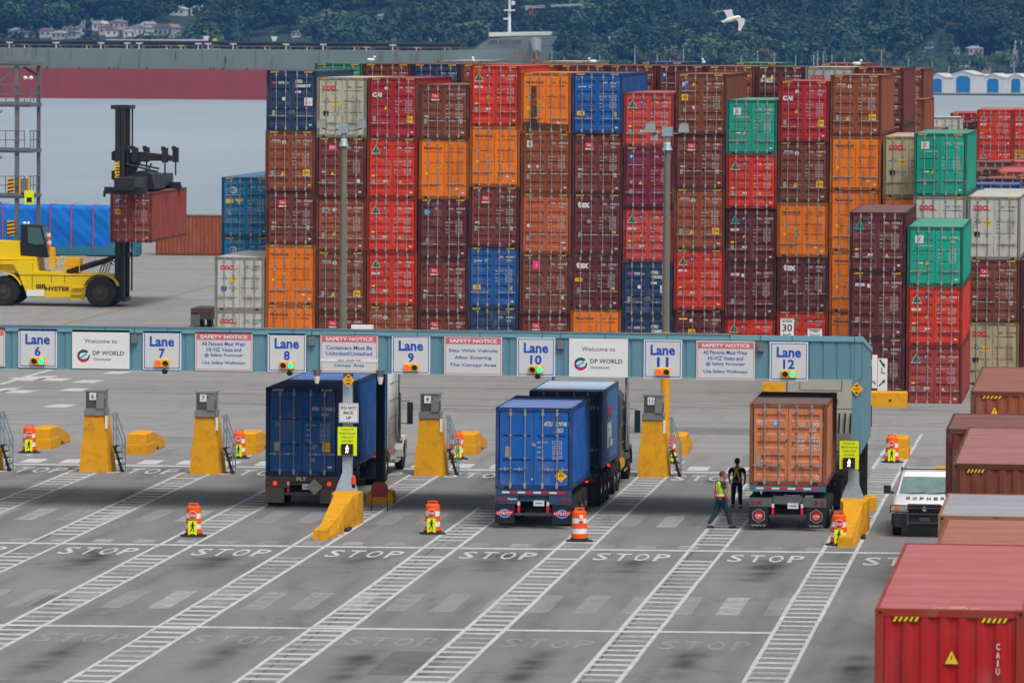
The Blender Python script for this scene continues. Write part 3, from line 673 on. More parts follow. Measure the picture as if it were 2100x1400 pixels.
def side_wall(q, x, xr, y0, y1, z0, z1, pitch=.278):
    n = int((y1-y0)/pitch); p = (y1-y0)/n; ys = []
    for i in range(n): ys += [(y0+i*p, x), (y0+i*p+p*.26, x), (y0+i*p+p*.5, xr), (y0+i*p+p*.76, xr)]
    ys.append((y1, x)); vs = []
    for y, xx in ys: vs += [(xx, y, z0), (xx, y, z1)]
    q.add(vs, [(2*i, 2*i+2, 2*i+3, 2*i+1) if x > 0 else (2*i, 2*i+1, 2*i+3, 2*i+2) for i in range(len(ys)-1)], 0)
def end_wall(q, y, yr, x0, x1, z0, z1, pitch=.30, m=0):
    n = int((x1-x0)/pitch); p = (x1-x0)/n; xs_ = []
    for i in range(n): xs_ += [(x0+i*p, y), (x0+i*p+p*.28, y), (x0+i*p+p*.5, yr), (x0+i*p+p*.78, yr)]
    xs_.append((x1, y)); vs = []
    for x, yy in xs_: vs += [(x, yy, z0), (x, yy, z1)]
    q.add(vs, [(2*i, 2*i+2, 2*i+3, 2*i+1) for i in range(len(xs_)-1)], m)
def body_mesh(L, h, front='door'):
    k = ('b', L, h, front)
    if k not in MC:
        q = MB(); a = CW/2
        side_wall(q, a-.012, a-.048, .17, L-.17, .16, h-.11); side_wall(q, -a+.012, -a+.048, .17, L-.17, .16, h-.11)
        # roof with shallow cross ribs
        n = int((L-.3)/.209); p = (L-.3)/n; vs = []; q0 = q; q = MB()
        for i in range(n):
            for t, z in ((0, -.045), (.3, -.045), (.5, -.010), (.8, -.010)): vs += [(-a+.055, .15+(i+t)*p, h+z), (a-.055, .15+(i+t)*p, h+z)]
        vs += [(-a+.055, L-.15, h-.045), (a-.055, L-.15, h-.045)]
        q.add(vs, [(2*i, 2*i+1, 2*i+3, 2*i+2) for i in range(len(vs)//2-1)], 0)
        MC[('r', L, h, front)] = q.mesh('container_roof', [ROOF]); q = q0
        q.box(-a+.05, .12, .06, a-.05, L-.1, .155, 2)
        if front != 'door': end_wall(q, .02, .055, -a+.16, a-.16, .16, h-.11)
        end_wall(q, L-.02, L-.055, -a+.16, a-.16, .16, h-.11)
        MC[k] = q.mesh('container_body', [PAINT, ROOF, DARK])
    return MC[k]
def frame_mesh(L, h, front='door'):
    k = ('f', L, h, front)
    if k not in MC:
        q = MB(); a = CW/2
        for s in (-1, 1):
            q.box(s*a, 0, .118, s*(a-.11 if front == 'door' else a-.15), .17, h-.118); q.box(s*a, L-.17, .118, s*(a-.15), L, h-.118)
            q.box(s*a, .178, h-.11, s*(a-.06), L-.178, h-.005); q.box(s*a, .178, .02, s*(a-.06), L-.178, .17)
            for y in (0, L-.178):
                for z in (0, h-.118):
                    y0 = -.003 if y == 0 else y
                    q.box(s*(a+.003), y0, z, s*(a-.162), y0+.181, z+.118)
                    yy = -.006 if y == 0 else L+.003
                    q.add([(s*(a-.08)+.035*math.cos(t*.785), yy, z+.059+.03*math.sin(t*.785)) for t in range(8)], [tuple(range(8))], 1)
                    q.add([(s*(a+.006), y0+.09+.045*math.cos(t*.785), z+.059+.026*math.sin(t*.785)) for t in range(8)], [tuple(range(8))], 1)
        q.box(-a+.163, .012, .0, a-.163, .14, .13); q.box(-a+.163, .012, h-.125, a-.163, .15, h-.004)
        q.box(-a+.163, L-.13, .0, a-.163, L-.012, .15); q.box(-a+.163, L-.12, h-.11, a-.163, L-.012, h-.004)
        if front == 'door': q.box(-a+.11, .09, .13, a-.11, .12, h-.12, 1)
        for s in (-1, 1): q.box(s*.95, .006, .02, s*.70, .011, .10, 1)
        MC[k] = q.mesh('container_frame', [FRAME, DARK])
    return MC[k]
def door_mesh(h, style):
    k = ('d', h, style)
    if k not in MC:
        q = MB(); w = 1.075; z0, z1 = .14, h-.135; y = .03
        q.box(0, y, z0, .10, .085, z1); q.box(w-.10, y, z0, w, .085, z1)
        prof = []
        if style == 'ridged':
            nb = 5 if h > 2.7 else 5; zz = z0; H = z1-z0; per = H/(nb+.4); prof.append((zz, y)); zz += per*.42
            for i in range(nb):
                b = per*.5; prof += [(zz, y), (zz+.045, y+.04), (zz+b-.045, y+.04), (zz+b, y)]; zz += per
            prof.append((z1, y))
        elif style == 'old':
            H = z1-z0; prof = [(z0, y)]
            for t in (.33, .66): prof += [(z0+H*t-.02, y), (z0+H*t+.0, y+.05), (z0+H*t+.05, y+.012), (z0+H*t+.07, y)]
            prof.append((z1, y))
        else:
            H = z1-z0; prof = [(z0, y)]
            for t in (.2, .4, .6, .8): prof += [(z0+H*t-.028, y), (z0+H*t-.018, y+.03), (z0+H*t+.018, y+.03), (z0+H*t+.028, y)]
            prof.append((z1, y))
        vs = []
        for z, yy in prof: vs += [(.10, yy, z), (w-.10, yy, z)]
        q.add(vs, [(2*i, 2*i+1, 2*i+3, 2*i+2) for i in range(len(prof)-1)], 0)
        MC[k] = q.mesh('container_door', [PAINT, DARK])
    return MC[k]
def bar_mesh(h, side, low=True):
    k = ('l', h, side, low)
    if k not in MC:
        q = MB(); q.cyl((0, -.012, .05), (0, -.012, h-.05), .017, n=7)
        for z in (.16, h-.2): q.box(-.045, -.02, z-.06, .045, .03, z+.06)
        for z in (.03, h-.11): q.box(-.03, -.03, z, .03, .0, z+.07)
        for z in (h*.38, h*.66): q.box(-.05, -.015, z-.02, .05, .03, z+.02)
        z = h*(.25 if low else .33); q.box(-.04*side, -.04, z-.02, .36*side, -.02, z+.015); q.box(.15*side, -.045, z-.05, .20*side, .03, z+.05); q.box(-.05, -.04, z-.035, .05, 0, z+.035)
        MC[k] = q.mesh('locking_bar', GALV)
    return MC[k]
rm = random.Random(5)
def stripes(q, x0, x1, z0, z1, y=.005):
    n = 5; w = (x1-x0)/n
    q.quad((x0, y+.002, z0), (x1, y+.002, z0), (x1, y+.002, z1), (x0, y+.002, z1), BK)
    for i in range(n): q.quad((x0+i*w, y, z0), (x0+i*w+w*.5, y, z0), (x0+(i+1)*w, y, z1), (x0+i*w+w*.5, y, z1), YE)
def tri(q, x, z, s, m=YE, y=.024):
    q.add([(x-s*.6, y+.002, z-s*.06), (x+s*.6, y+.002, z-s*.06), (x, y+.002, z+s*1.1)], [(0, 1, 2)], BK)
    q.add([(x-s*.5, y, z), (x+s*.5, y, z), (x, y, z+s)], [(0, 1, 2)], m); q.box(x-s*.04, y-.002, z+s*.3, x+s*.04, y-.001, z+s*.62, BK)
TBL = {}
def table(q, h, ink, z, var, sc=1.):
    """the weight table on the right-hand door"""
    rows = (('MAX GROSS', '32.500 KG', '71.650 LB'), ('TARE', '3.940 KG', '8.690 LB'), ('NET', '28.560 KG', '62.960 LB'), ('CU.CAP', '76.3 CU.M', '2.694 CU.FT'))
    zz = z
    for i, (a, b_, c) in enumerate(rows):
        if var == 1 and i == 2: zz -= .06
        q.text(a, .10, zz, .055*sc, .024, ink, w=(.36 if i == 0 else .19)*sc if len(a) > 4 or i == 0 else .16*sc); q.text(b_, .58, zz+.04*sc, .052*sc, .024, ink, w=.33*sc); q.text(c, .58, zz-.035*sc, .052*sc, .024, ink, w=.33*sc); zz -= .165*sc
def marks(h, kind, code, hc, ink, sz='45G1'):
    q = MB(); Y = .022
    def plate(x, z, w, hh, m, t=None, tm=W_):
        q.quad((x, Y+.002, z), (x+w, Y+.002, z), (x+w, Y+.002, z+hh), (x, Y+.002, z+hh), m)
        if t: q.text(t, x+w/2, z+hh*.28, hh*.45, Y-.002, tm, w=w*.8, bold=.02, align='c')
    zt = h-.52
    if hc: stripes(q, -1.02, -.62, h-.105, h-.025); stripes(q, .62, 1.02, h-.105, h-.025)
    pre, num, chk = code.split(' ') if code.count(' ') == 2 else (code[:4], code[5:11], '1')
    if kind != 'NYK':
        q.text(pre, .24, zt, .105, Y, ink, w=.24, bold=.01); q.text(num, .62, zt, .105, Y, ink, w=.34, bold=.01); q.text(chk, 1.0, zt, .105, Y, ink, w=.05)
        q.text(sz, .64, zt-.17, .10, Y, ink, w=.22, bold=.01); table(q, h, ink, h*.6, hash(kind) % 2 if False else (1 if kind in ('TAL', 'TRI') else 0))
    q.quad((.86, Y, .26), (.98, Y, .26), (.98, Y, .32), (.86, Y, .32), W_)
    gp = lambda x=-.98, z=.82: plate(x, z, .15, .24, GY)
    if kind == 'TAL':
        plate(-.60, zt-.18, .38, .30, RD, 'TAL'); q.quad((-.60, Y, zt-.25), (-.22, Y, zt-.25), (-.22, Y, zt-.19), (-.60, Y, zt-.19), W_)
        plate(-.86, zt+.06, .16, .07, BL); plate(-.92, h*.40, .22, .06, W_); gp(-.95, h*.27); plate(.78, h*.28, .14, .2, W_)
    elif kind == 'TALP':
        plate(-.60, zt-.1, .38, .26, PK); q.text('TAL', -.41, zt, .12, Y-.002, W_, w=.3, align='c', bold=.02); plate(-.92, h*.42, .2, .06, W_); tri(q, -.42, h*.38, .17); gp(-.93, h*.22); plate(.78, h*.24, .14, .2, W_)
    elif kind in ('TRI', 'TRI2'):
        s = .40; x = -.78; z = zt-.20
        q.add([(x-s*.56, Y+.002, z-.03), (x+s*.56, Y+.002, z-.03), (x, Y+.002, z+s*1.02)], [(0, 1, 2)], W_ if kind == 'TRI' else CY)
        q.add([(x-s*.48, Y, z), (x+s*.5, Y, z), (x, Y, z+s*.9)], [(0, 1, 2)], GN)
        q.disc((-.36, Y, zt+.05), .09, BL); q.disc((-.36, Y-.002, zt+.05), .035, W_, 8)
        if rm.random() < .7: plate(-1.0, zt-.55, .40, .11, W_); q.text('CONNECT', -.8, zt-.52, .05, Y-.002, BL, w=.3, align='c'); tri(q, -.33, h*.46, .17)
        else: tri(q, .4, h*.25, .17)
        plate(-.98, h*.36, .15, .08, YE); gp(-.98, h*.23); plate(-.42, h*.27, .2, .1, W_)
    elif kind == 'HL':
        q.text('Hapag-Lloyd', -.97, zt-.04, .17, Y, I_, w=.86, bold=.04); tri(q, -.30, h*.5, .19); plate(-.86, h*.58, .14, .10, CY); gp(-.38, h*.36); plate(-.92, h*.4, .15, .1, YE); plate(.55, h*.16, .16, .07, W_)
    elif kind == 'OOCL':
        q.text('OOCL', -.95, zt-.12, .24, Y, RD, w=.74, bold=.06)
        q.disc((-.72, Y, h*.60), .085, BL); q.disc((-.72, Y-.002, h*.60), .04, W_, 6); plate(-.45, h*.54, .28, .26, YE, 'CAUTION', BK); plate(-.90, h*.36, .26, .24, BK if hc else BL); gp(-.38, h*.36)
    elif kind == 'CAI':
        q.text('CAI', -1.02, zt-.42, .24, Y, W_, w=.48, bold=.07); q.disc((-.33, Y, zt+.02), .09, W_, 12); tri(q, -.35, h*.47, .2); gp(-.98, h*.28); plate(.66, h*.26, .30, .30, YE, 'CAUTION', BK)
    elif kind == 'TRIT':
        q.text('TRITON', -.93, zt+.02, .09, Y, W_, w=.44, bold=.02); q.box(-.97, Y, zt-.03, -.45, Y+.001, zt-.015, W_); q.disc((-.31, Y, zt-.02), .10, W_, 12); q.disc((-.31, Y-.002, zt-.02), .05, GY, 8)
        gp(-.95, h*.26); tri(q, -.36, h*.26, .22); plate(.62, h*.25, .33, .32, YE, 'CAUTION', BK)
    elif kind == 'APL':
        q.box(-.93, Y, zt-.16, -.55, Y+.001, zt-.12, W_); plate(-.42, zt-.2, .12, .15, CY); plate(-.98, h*.30, .36, .2, YE, 'APL', BL); gp(.78, h*.28)
    elif kind == 'NYK':
        q.text('NYK', -.62, zt-.13, .13, Y, W_, w=.30, bold=.03); q.text('LINE', -.3, zt-.11, .07, Y, W_, w=.16); plate(-.92, zt-.1, .2, .07, PK)
        q.text('NYKU', .2, zt-.08, .17, Y, W_, w=.32, bold=.05); q.text(num, .2, zt-.29, .15, Y, W_, w=.74, bold=.05); plate(.18, zt-.55, .28, .1, W_); plate(.62, h*.42, .40, .38, W_); q.box(.64, Y-.001, h*.46, 1.0, Y, h*.47, GY)
        q.disc((-.38, Y, h*.53), .09, W_, 12); gp(-.95, h*.26)
        q.text('NYK', -.12, h*.28, .18, Y, GY, w=.3)
    elif kind == 'TEX':
        q.text('tex', -.94, zt-.14, .32, Y, W_, w=.60, bold=.06); plate(-1.0, h*.5, .36, .17, YE, 'CAUTION', BK) if rm.random() < .5 else q.disc((-.40, Y, h*.55), .1, GY, 12)
        gp(-.9, h*.29); plate(.76, h*.36, .15, .09, YE)
    elif kind == 'FLO':
        plate(-.93, zt-.18, .33, .36, BL); q.add([(-.9, Y-.001, zt-.12), (-.63, Y-.001, zt+.12), (-.63, Y-.001, zt+.16), (-.9, Y-.001, zt-.02)], [(0, 1, 2, 3)], YE); q.add([(-.9, Y-.002, zt-.0), (-.63, Y-.002, zt+.16), (-.9, Y-.002, zt+.1)], [(0, 1, 2)], W_)
        q.text('www.florens.com', -.95, zt-.33, .08, Y, W_, w=.7); plate(-.93, h*.56, .30, .30, YE, 'CAUTION', BK); tri(q, -.35, zt-.05, .18); gp(-.86, h*.36); q.add([(-.44, Y, h*.47), (-.26, Y, h*.47), (-.35, Y, h*.40)], [(2, 1, 0)], W_)
        q.disc((.3, Y, zt-.18), .08, GY, 10)
    elif kind == 'DFS':
        plate(-.88, zt-.2, .36, .34, W_); q.add([(-.80, Y-.002, zt-.14), (-.74, Y-.002, zt-.14), (-.6, Y-.002, zt+.08), (-.66, Y-.002, zt+.08)], [(0, 1, 2, 3)], GY); q.box(-.7, Y-.002, zt-.1, -.58, Y-.001, zt-.07, GY)
        q.box(-.78, Y, zt-.32, -.1, Y+.001, zt-.30, W_); plate(-.76, h*.38, .24, .055, W_); tri(q, -.32, h*.36, .2); gp(-.78, h*.18)
    elif kind == 'UAC':
        plate(-.95, zt-.16, .22, .34, BL); q.disc((-.84, Y-.002, zt+.06), .06, W_, 8); q.box(-1.0, Y, zt-.36, -.3, Y+.001, zt-.34, W_); q.disc((-.83, Y, h*.42), .09, GY, 12); tri(q, -.4, h*.38, .19); gp(-.93, h*.22)
    elif kind == 'BADGE':
        q.disc((-.80, Y, zt-.12), .14, CY, 8); q.disc((-.34, Y, zt+.05), .08, GY, 12); gp(-.85, h*.27)
    elif kind == 'GCX':
        plate(-.94, zt-.2, .36, .26, GY); q.add([(-.92, Y-.002, zt-.1), (-.7, Y-.002, zt-.02), (-.56, Y-.002, zt-.18), (-.7, Y-.002, zt-.12)], [(3, 2, 1, 0)], GN); q.box(-.8, Y-.002, zt-.3, -.5, Y-.001, zt-.22, RD)
        q.disc((-.33, Y, zt-.05), .09, W_, 12); tri(q, -.33, h*.3, .22); gp(-.95, h*.26)
    elif kind == 'WBADGE':
        plate(-.93, zt-.16, .26, .32, W_); q.box(-.84, Y-.002, zt-.1, -.78, Y-.001, zt+.1, BL); q.disc((-.8, Y, h*.45), .09, W_, 12); q.add([(-.48, Y, h*.47), (-.34, Y, h*.47), (-.41, Y, h*.41)], [(2, 1, 0)], W_); gp(-.93, h*.24)
    elif kind == 'PINK':
        plate(-.60, zt-.2, .36, .40, PK); q.box(-.43, Y-.002, zt-.08, -.40, Y-.001, zt+.08, W_); plate(-.86, zt+.1, .16, .07, BL); plate(-.9, h*.42, .2, .05, W_); gp(-.93, h*.26); plate(.78, h*.26, .14, .2, W_)
    elif kind == 'HES':
        q.text('HES', -.95, zt-.28, .2, Y, W_, w=.62, bold=.04); q.disc((-.8, Y, zt+.02), .1, W_, 12); tri(q, -.4, zt-.08, .22); q.add([(-.44, Y, h*.47), (-.24, Y, h*.47), (-.34, Y, h*.40)], [(2, 1, 0)], W_)
    elif kind == 'BLUE2':
        q.disc((-.62, Y, zt-.12), .17, W_, 16); q.disc((-.62, Y-.002, zt-.12), .12, BL, 16); q.text('JJ', -.62, zt-.2, .16, Y-.003, W_, w=.1, align='c', bold=.02); plate(-1.0, h*.57, .36, .2, YE); plate(-.5, h*.60, .34, .12, YE); q.add([(-.42, Y, h*.6), (-.24, Y, h*.6), (-.33, Y, h*.54)], [(2, 1, 0)], W_); gp(-.9, h*.37); q.box(-1.0, Y, zt-.38, -.25, Y+.001, zt-.36, W_)
    elif kind == 'WL':
        plate(-.95, zt-.1, .4, .12, W_); q.text('bcnw', -.75, zt-.075, .07, Y-.002, BL, w=.3, align='c'); q.disc((-.36, Y, zt-.08), .09, W_, 12); gp(-.93, h*.24)
    elif kind == 'PLAIN2':
        q.disc((-.82, Y, h*.47), .09, W_, 12); gp(-.92, h*.22); plate(.70, h*.18, .25, .07, W_); plate(-.9, h*.07, .15, .05, CY)
    elif kind == 'YT':
        plate(-.95, zt+.05, .4, .08, YE); q.disc((-.36, Y, zt+.02), .09, W_, 12); plate(-.5, h*.58, .33, .3, YE, 'CAUTION', BK); gp(-.93, h*.26)
    return q
LR = 'ridged'
def container(label, pos, color, kind='PLAIN', code='TCLU 451203 7', h=HC, L=L40, style=None, rz=0, group=None, back=False, sz=None, front='door', cat='shipping container', jit=0, roof=None):
    t = thing('shipping_container', label, cat, pos, rz+random.uniform(-jit, jit), group, COL[color] if isinstance(color, str) else color)
    link('body', body_mesh(L, h, front), t); rf = link('roof', MC[('r', L, h, front)], t)
    if roof: rf.color = (*roof, 1)
    fr = link('frame', frame_mesh(L, h, front), t)
    fr.color = tuple([t.color[i]*(.42 if front == 'door' else .6) for i in range(3)]+[1])
    if front != 'door': return t
    style = style or ('flat' if kind in ('HL', 'OOCL', 'DFS') or color in ('cream', 'white', 'teal') else 'ridged')
    for k, x in ((0, -1.082), (1, .007)):
        d = link('door', door_mesh(h, style), t, (x, 0, 0))
        b1, b2 = (.34, .80) if k == 0 else (.27, .73)
        low = kind not in ('TAL', 'TEX', 'PINK', 'PLAIN2', 'WBADGE')
        for bx in (b1, b2):
            s = (1 if k == 0 else 1) if low else (1 if k == 0 else -1)
            link('locking_bar', bar_mesh(h, -1 if (k == 0 and low) else 1, low), d, (bx, 0, 0))
    if kind != 'NONE':
        ink = I_ if kind in ('HL', 'OOCL') else W_
        marks(h, kind, code, h > 2.7, ink, sz or ('45G1' if h > 2.7 else '42G1')).marks(t)
    return t
# ---- the main stack: front corner, direction, columns from left to right; tiers from the ground up
ANG = R(.57); RD_ = Vector((math.cos(ANG), -math.sin(ANG), 0)); BK_ = Vector((math.sin(ANG), math.cos(ANG), 0))
P0 = At(543, 745, 274.5); P0.z = -.38
def spot(i, row=0): return P0 + RD_*(2.475*i+CW/2) + BK_*(12.55*row)
crowns = ['navy', 'cream', 'white-lettered crimson', 'scuffed brown', 'scarlet', 'sooty orange', 'royal blue', 'faded red', 'badged brown', 'low teal', 'tealside crimson', 'rust brown end']
SOOT = road_paint('soot_film', .95, 1.3, .85, (.03, .022, .018))
def soot(t, h):
    q = MB(); q.quad((-.82, .014, .15), (-.40, .014, .15), (-.45, .014, h*.78), (-.70, .014, h*.78)); q.build('soot_stain', SOOT, t)
    q = MB(); q.quad((-1.1, .013, .14), (1.1, .013, .14), (1.1, .013, .42), (-1.1, .013, .55)); q.build('soot_stain', SOOT, t)
ORD = ['topmost', 'second from top', 'third from top', 'fourth from top', 'fifth from top']
MK = dict(TAL='with small red TAL plate', TALP='with washed-out pink plate', TRI='with green triangle logo', TRI2='with green triangle logo', HL='with dark name lettering', OOCL='with red OOCL letters', CAI='with white CAI letters', TRIT='with white disc', APL='with light blue square', NYK='with white stencil blocks',
          TEX='with white tex lettering', FLO='with blue and yellow badge', DFS='with square white badge', UAC='with blue badge', BADGE='with bright blue dot', GCX='with green and red emblem', WBADGE='with white L badge', PINK='with pink badge', HES='with white HES letters', PLAIN='with plain doors', PLAIN2='with small white disc', YT='with yellow strip', WL='with small white name plate', BLUE2='with round white emblem')
STACK = [
 ('HHSHH', [('orange', 'HL', 'HLXU 638470 2'), ('orange', 'HL', 'HLBU 113327 5'), ('maroon', 'TAL', 'TCLU 425526 8'), ('rust', 'TRIT', 'TCNU 649062 3'), ('navy', 'NYK', 'NYKU 500897 2')]),
 ('SHSHH', [('maroon', 'TAL', 'TCLU 618042 6'), ('brown', 'TRIT', 'TCNU 743367 0'), ('rust', 'GCX', 'TCNU 460254 0'), ('maroon', 'TALP', 'TRLU 752181 5'), ('cream', 'OOCL', 'OOLU 769246 7')]),
 ('HSSHH', [('rust', 'TRIT', 'TCNU 975824 5'), ('red', 'TRI', 'HDMU 478206 8'), ('red', 'TRI', 'HDMU 478008 0'), ('red', 'TRI', 'HDMU 653708 9'), ('crimson', 'CAI', 'CAIU 801606 2')]),
 ('SSHHS', [('maroon', 'TAL', 'TCLU 415029 3'), ('maroon', 'TAL', 'TCLU 413781 0'), ('plum', 'BADGE', 'DCSU 961978 8'), ('orange', 'HL', 'HLXU 823156 0'), ('brown', 'TAL', 'TCLU 412129 8')]),
 ('HHHHH', [('navy', 'PLAIN', 'GESU 447842 0'), ('blue', 'APL', 'AMFU 884081 0'), ('maroon', 'TAL', 'TCLU 821785 0'), ('orange', 'HL', 'HLXU 651840 9'), ('red', 'TRI', 'HDMU 648282 3')]),
 ('SHHHH', [('maroon', 'TAL', 'TCLU 412895 6'), ('brown', 'PINK', 'TRLU 603218 1'), ('lrust', 'PLAIN2', 'HDMU 888868 0'), ('rust', 'WBADGE', 'TCSU 803475 8'), ('orange', 'HL', 'HLXU 609743 5')]),
 ('HSHHH', [('orange', 'HL', 'HLBU 887654 0'), ('plum', 'TEX', 'TGHU 510742 7'), ('plum', 'TEX', 'TGHU 398816 8'), ('maroon', 'TAL', 'TCLU 806255 8'), ('blue', 'APL', 'AMFU 886627 7')]),
 ('SSSHS', [('navy', 'NYK', 'NYKU 528833 1'), ('navy', 'NYK', 'NYKU 553241 0'), ('fred', 'TRI', 'HDMU 470233 3'), ('magenta', 'UAC', 'WFHU 525560 2'), ('fred', 'TRI', 'HDMU 476027 3')]),
 ('HHHSH', [('plum', 'YT', 'GLDU 908858 6'), ('red', 'TRI', 'HDMU 657070 0'), ('rust', 'TRIT', 'TCNU 855255 0'), ('maroon', 'TAL', 'TCLU 478895 2'), ('brown', 'FLO', 'TEXU 945984 8')]),
 ('SSSSS', [('red', 'TRI', 'HDMU 478276 6'), ('plum', 'WL', 'BMOU 392675 5'), ('plum', 'TRI2', 'DRYU 422298 0'), ('red', 'TRI', 'HDMU 476887 8'), ('teal', 'DFS', 'DFSU 626803 7')]),
 ('HSSHH', [('red', 'TRI', 'HDMU 440320 0'), ('plum', 'TEX', 'TGHU 585083 5'), ('orange', 'HL', 'HLXU 778523 0'), ('brown', 'TRIT', 'TCNU 954589 3'), ('crimson', 'CAI', 'CAIU 447913 2')]),
 ('HHHSH', [('orange', 'HL', 'HLXU 886624 3'), ('orange', 'HL', 'HLXU 778124 7'), ('orange', 'HL', 'HLBU 142354 4'), ('orange', 'HL', 'HLXU 888660 5'), ('rust', 'TRIT', 'TCNU 902594 7')]),
]
GR = 'containers in the main stack'
for i, (hs_, cs) in enumerate(STACK):
    z = -.38; n = len(cs)
    for j, (c, k, code) in enumerate(cs):
        h = HC if hs_[j] == 'H' else SH; p = spot(i); jx = rm.uniform(-.022, .022)
        if j == n-1: lb = f'{CNAME[c]} container {MK[k]}, ' + ['top of the leftmost main column', 'beside the navy one on top', 'topping the column right of the cream one', 'low top box left of the scarlet one', 'top box left of the soot-stained orange one', 'soot-stained, on the top tier', 'on the top tier', 'top box behind the right lamp head', 'top box left of the teal one', 'lowest of the top boxes', 'top box right of the teal one', 'top right corner of the main stack'][i]
        else: lb = f'{CNAME[c]} container {MK[k]}, {ORD[n-1-j]} under the {crowns[i]} one'
        lb = lb.replace('on the top tier behind no lamp', 'on the top tier')
        t = container(lb, (p.x+jx, p.y+rm.uniform(-.05, .05), z), c, k, code, h, group=GR, rz=-ANG, jit=.003)
        if i == 5 and j == n-1: soot(t, h)
        z += h+.002
# column 13 stands beside the main stack, lower
z = -.38; p = spot(12)+BK_*.1
for j, (hh, c, k) in enumerate(((HC, 'orange', 'HL'), (SH, 'orange', 'HL'), (HC, 'orange', 'HL'), (HC, 'beige', 'OOCL'))):
    container(['orange container at the foot of the column under the sun-bleached beige one', 'orange container one up from the foot under the sun-bleached beige one', 'orange container right below the sun-bleached beige one', 'sun-bleached beige container with red letters left of the teal one'][j], (p.x+.05, p.y, z), c, k, 'HLXU 33%d150 4' % j, hh, group=GR, rz=-ANG, style='flat'); z += hh
# second row: only its top tier can be seen
SEC = [('green', 'TRI2', 'dark green container behind the cream one, left end of the second row'), ('maroon', 'PLAIN2', 'maroon container in the second row behind the crimson one with white letters'), ('navy', 'APL', 'navy container in the second row behind the scuffed brown one'), ('rust', 'TRIT', 'rust container in the second row behind the scarlet one'), ('rust', 'TRIT', 'rust container in the second row behind the sooty orange one, roof edge only'),
       ('maroon', 'TAL', 'maroon container in the second row left of the two above royal blue'), ('maroon', 'TAL', 'maroon container in the second row behind the royal blue one'), ('plum', 'UAC', 'plum container in the second row above the right lamp head'), ('rust', 'TRIT', 'rust container in the second row behind the badged brown one'),
       ('plum', 'HES', 'plum container with white HES letters in the second row above the teal one'), ('grey', 'OOCL', 'pale grey container in the second row behind the right-hand crimson one'), ('maroon', 'TAL', 'maroon container at the right end of the second row with long side showing')]
for i, (c, k, lb) in enumerate(SEC):
    p = spot(i+.17, 1); container(lb, (p.x, p.y, 11.22), c, k, 'TCLU 71%d%d45 3' % (i, i), HC, group='containers in the rows behind', rz=-ANG)
p = spot(11.17, 1); container('maroon container below the right end of the second row', (p.x, p.y, 8.32), 'maroon', 'TAL', 'TCLU 512236 1', HC, group='containers in the rows behind', rz=-ANG)
third = [('white', 2, 'pale roof'), ('teal', 8.3, 'green roof'), ('blue', 6.3, 'blue roof'), ('fred', 10.1, 'red roof'), ('cream', 4.2, 'cream roof')]
for k_, (c, i, lb) in enumerate(third):
    p = spot(i, 2); container(f'{CNAME[c]} container in the third row, only its {lb} showing above the stack', (p.x, p.y, 11.35), c, 'TRIT', 'TCLU 33%d452 3' % k_, HC, group='containers in the rows behind', rz=-ANG)
# brown tall stack at the back right
for (px, py, d, c, h, L, k, lb) in ((1842, 262, 330, 'rust', HC, L40, 'TRIT', None), (1806, 140, 322, 'brown', HC, L40, 'TRIT', 'brown container highest in the narrow stack right of the main stack'), (1806, 203, 316, 'rust', HC, L40, 'NONE', 'rust container standing in front of the narrow tall brown stack')):
    if lb: p = At(px, py, d); container(lb, (p.x+CW/2, p.y, p.z-h), c, k, 'TCNU 556472 1', h, L, rz=-ANG, group='containers in the rows behind')
p = At(1806, 140, 322); z = p.z-HC
for j, nm_ in enumerate(('second highest', 'third highest', 'lowest visible')):
    z -= HC; container(f'brown container {nm_} in the narrow stack right of the main stack', (p.x+CW/2, p.y, z), 'brown', 'TAL', 'TCNU 55%d072 1' % j, HC, L40, rz=-ANG, group='containers in the rows behind')
# ---- the lower blocks right of the main stack
def column(px, d, items, grp, rz=0, L=L40):
    p = At(px, 745, d); z = -.38
    for (h, c, k, code, lb) in items:
        container(lb, (p.x+CW/2*math.cos(rz), p.y, z), c, k, code, h, L, group=grp, rz=rz, style='flat' if c in ('teal', 'white', 'cream', 'beige') else None); z += h+.002
GB = 'containers in the lower blocks'
column(1869.5, 262, [(HC, 'orange', 'HL', 'HLXU 652239 1', 'orange container at the foot of the column behind the green and maroon blocks'), (HC, 'rust', 'TRIT', 'TCNU 652239 1', 'rust container in the column below the off-white and tall teal ones'), (HC, 'white', 'OOCL', 'OOLU 790272 3', 'off-white container with red letters under the tall teal one'), (HC, 'teal', 'DFS', 'DFSU 720425 6', 'tall teal container with square white badge beside the beige one')], GB, -ANG)
column(1980.5, 262, [(HC, 'beige', 'OOCL', 'OOLU 834191 1', 'beige container with faint red letters at the foot of the right column'), (HC, 'brown', 'TAL', 'TCLU 697182 2', 'brown container with red TAL plate between the off-white and beige ones'), (HC, 'white', 'OOCL', 'OOLU 761494 2', 'off-white container with red letters topping the rightmost near column')], GB, -ANG)
column(2091, 262, [(HC, 'maroon', 'TRIT', 'TCNU 697182 2', 'maroon container sliver at the right edge beside the low beige one'), (HC, 'maroon', 'TRIT', 'TCNU 691182 2', 'maroon container sliver at the right edge beside the brown one')], GB, -ANG)
column(1739.8, 247.3, [(HC, 'plum', 'YT', 'TEMU 220070 3', 'plum container on the ground behind the arrow board and yellow barrier'), (HC, 'plum', 'WL', 'DRYU 918996 8', 'plum container with pale blue strip, middle of the front left block'), (SH, 'plum', 'TRI2', 'DRYU 419706 3', 'plum container with green triangle topping the front left block')], GB)
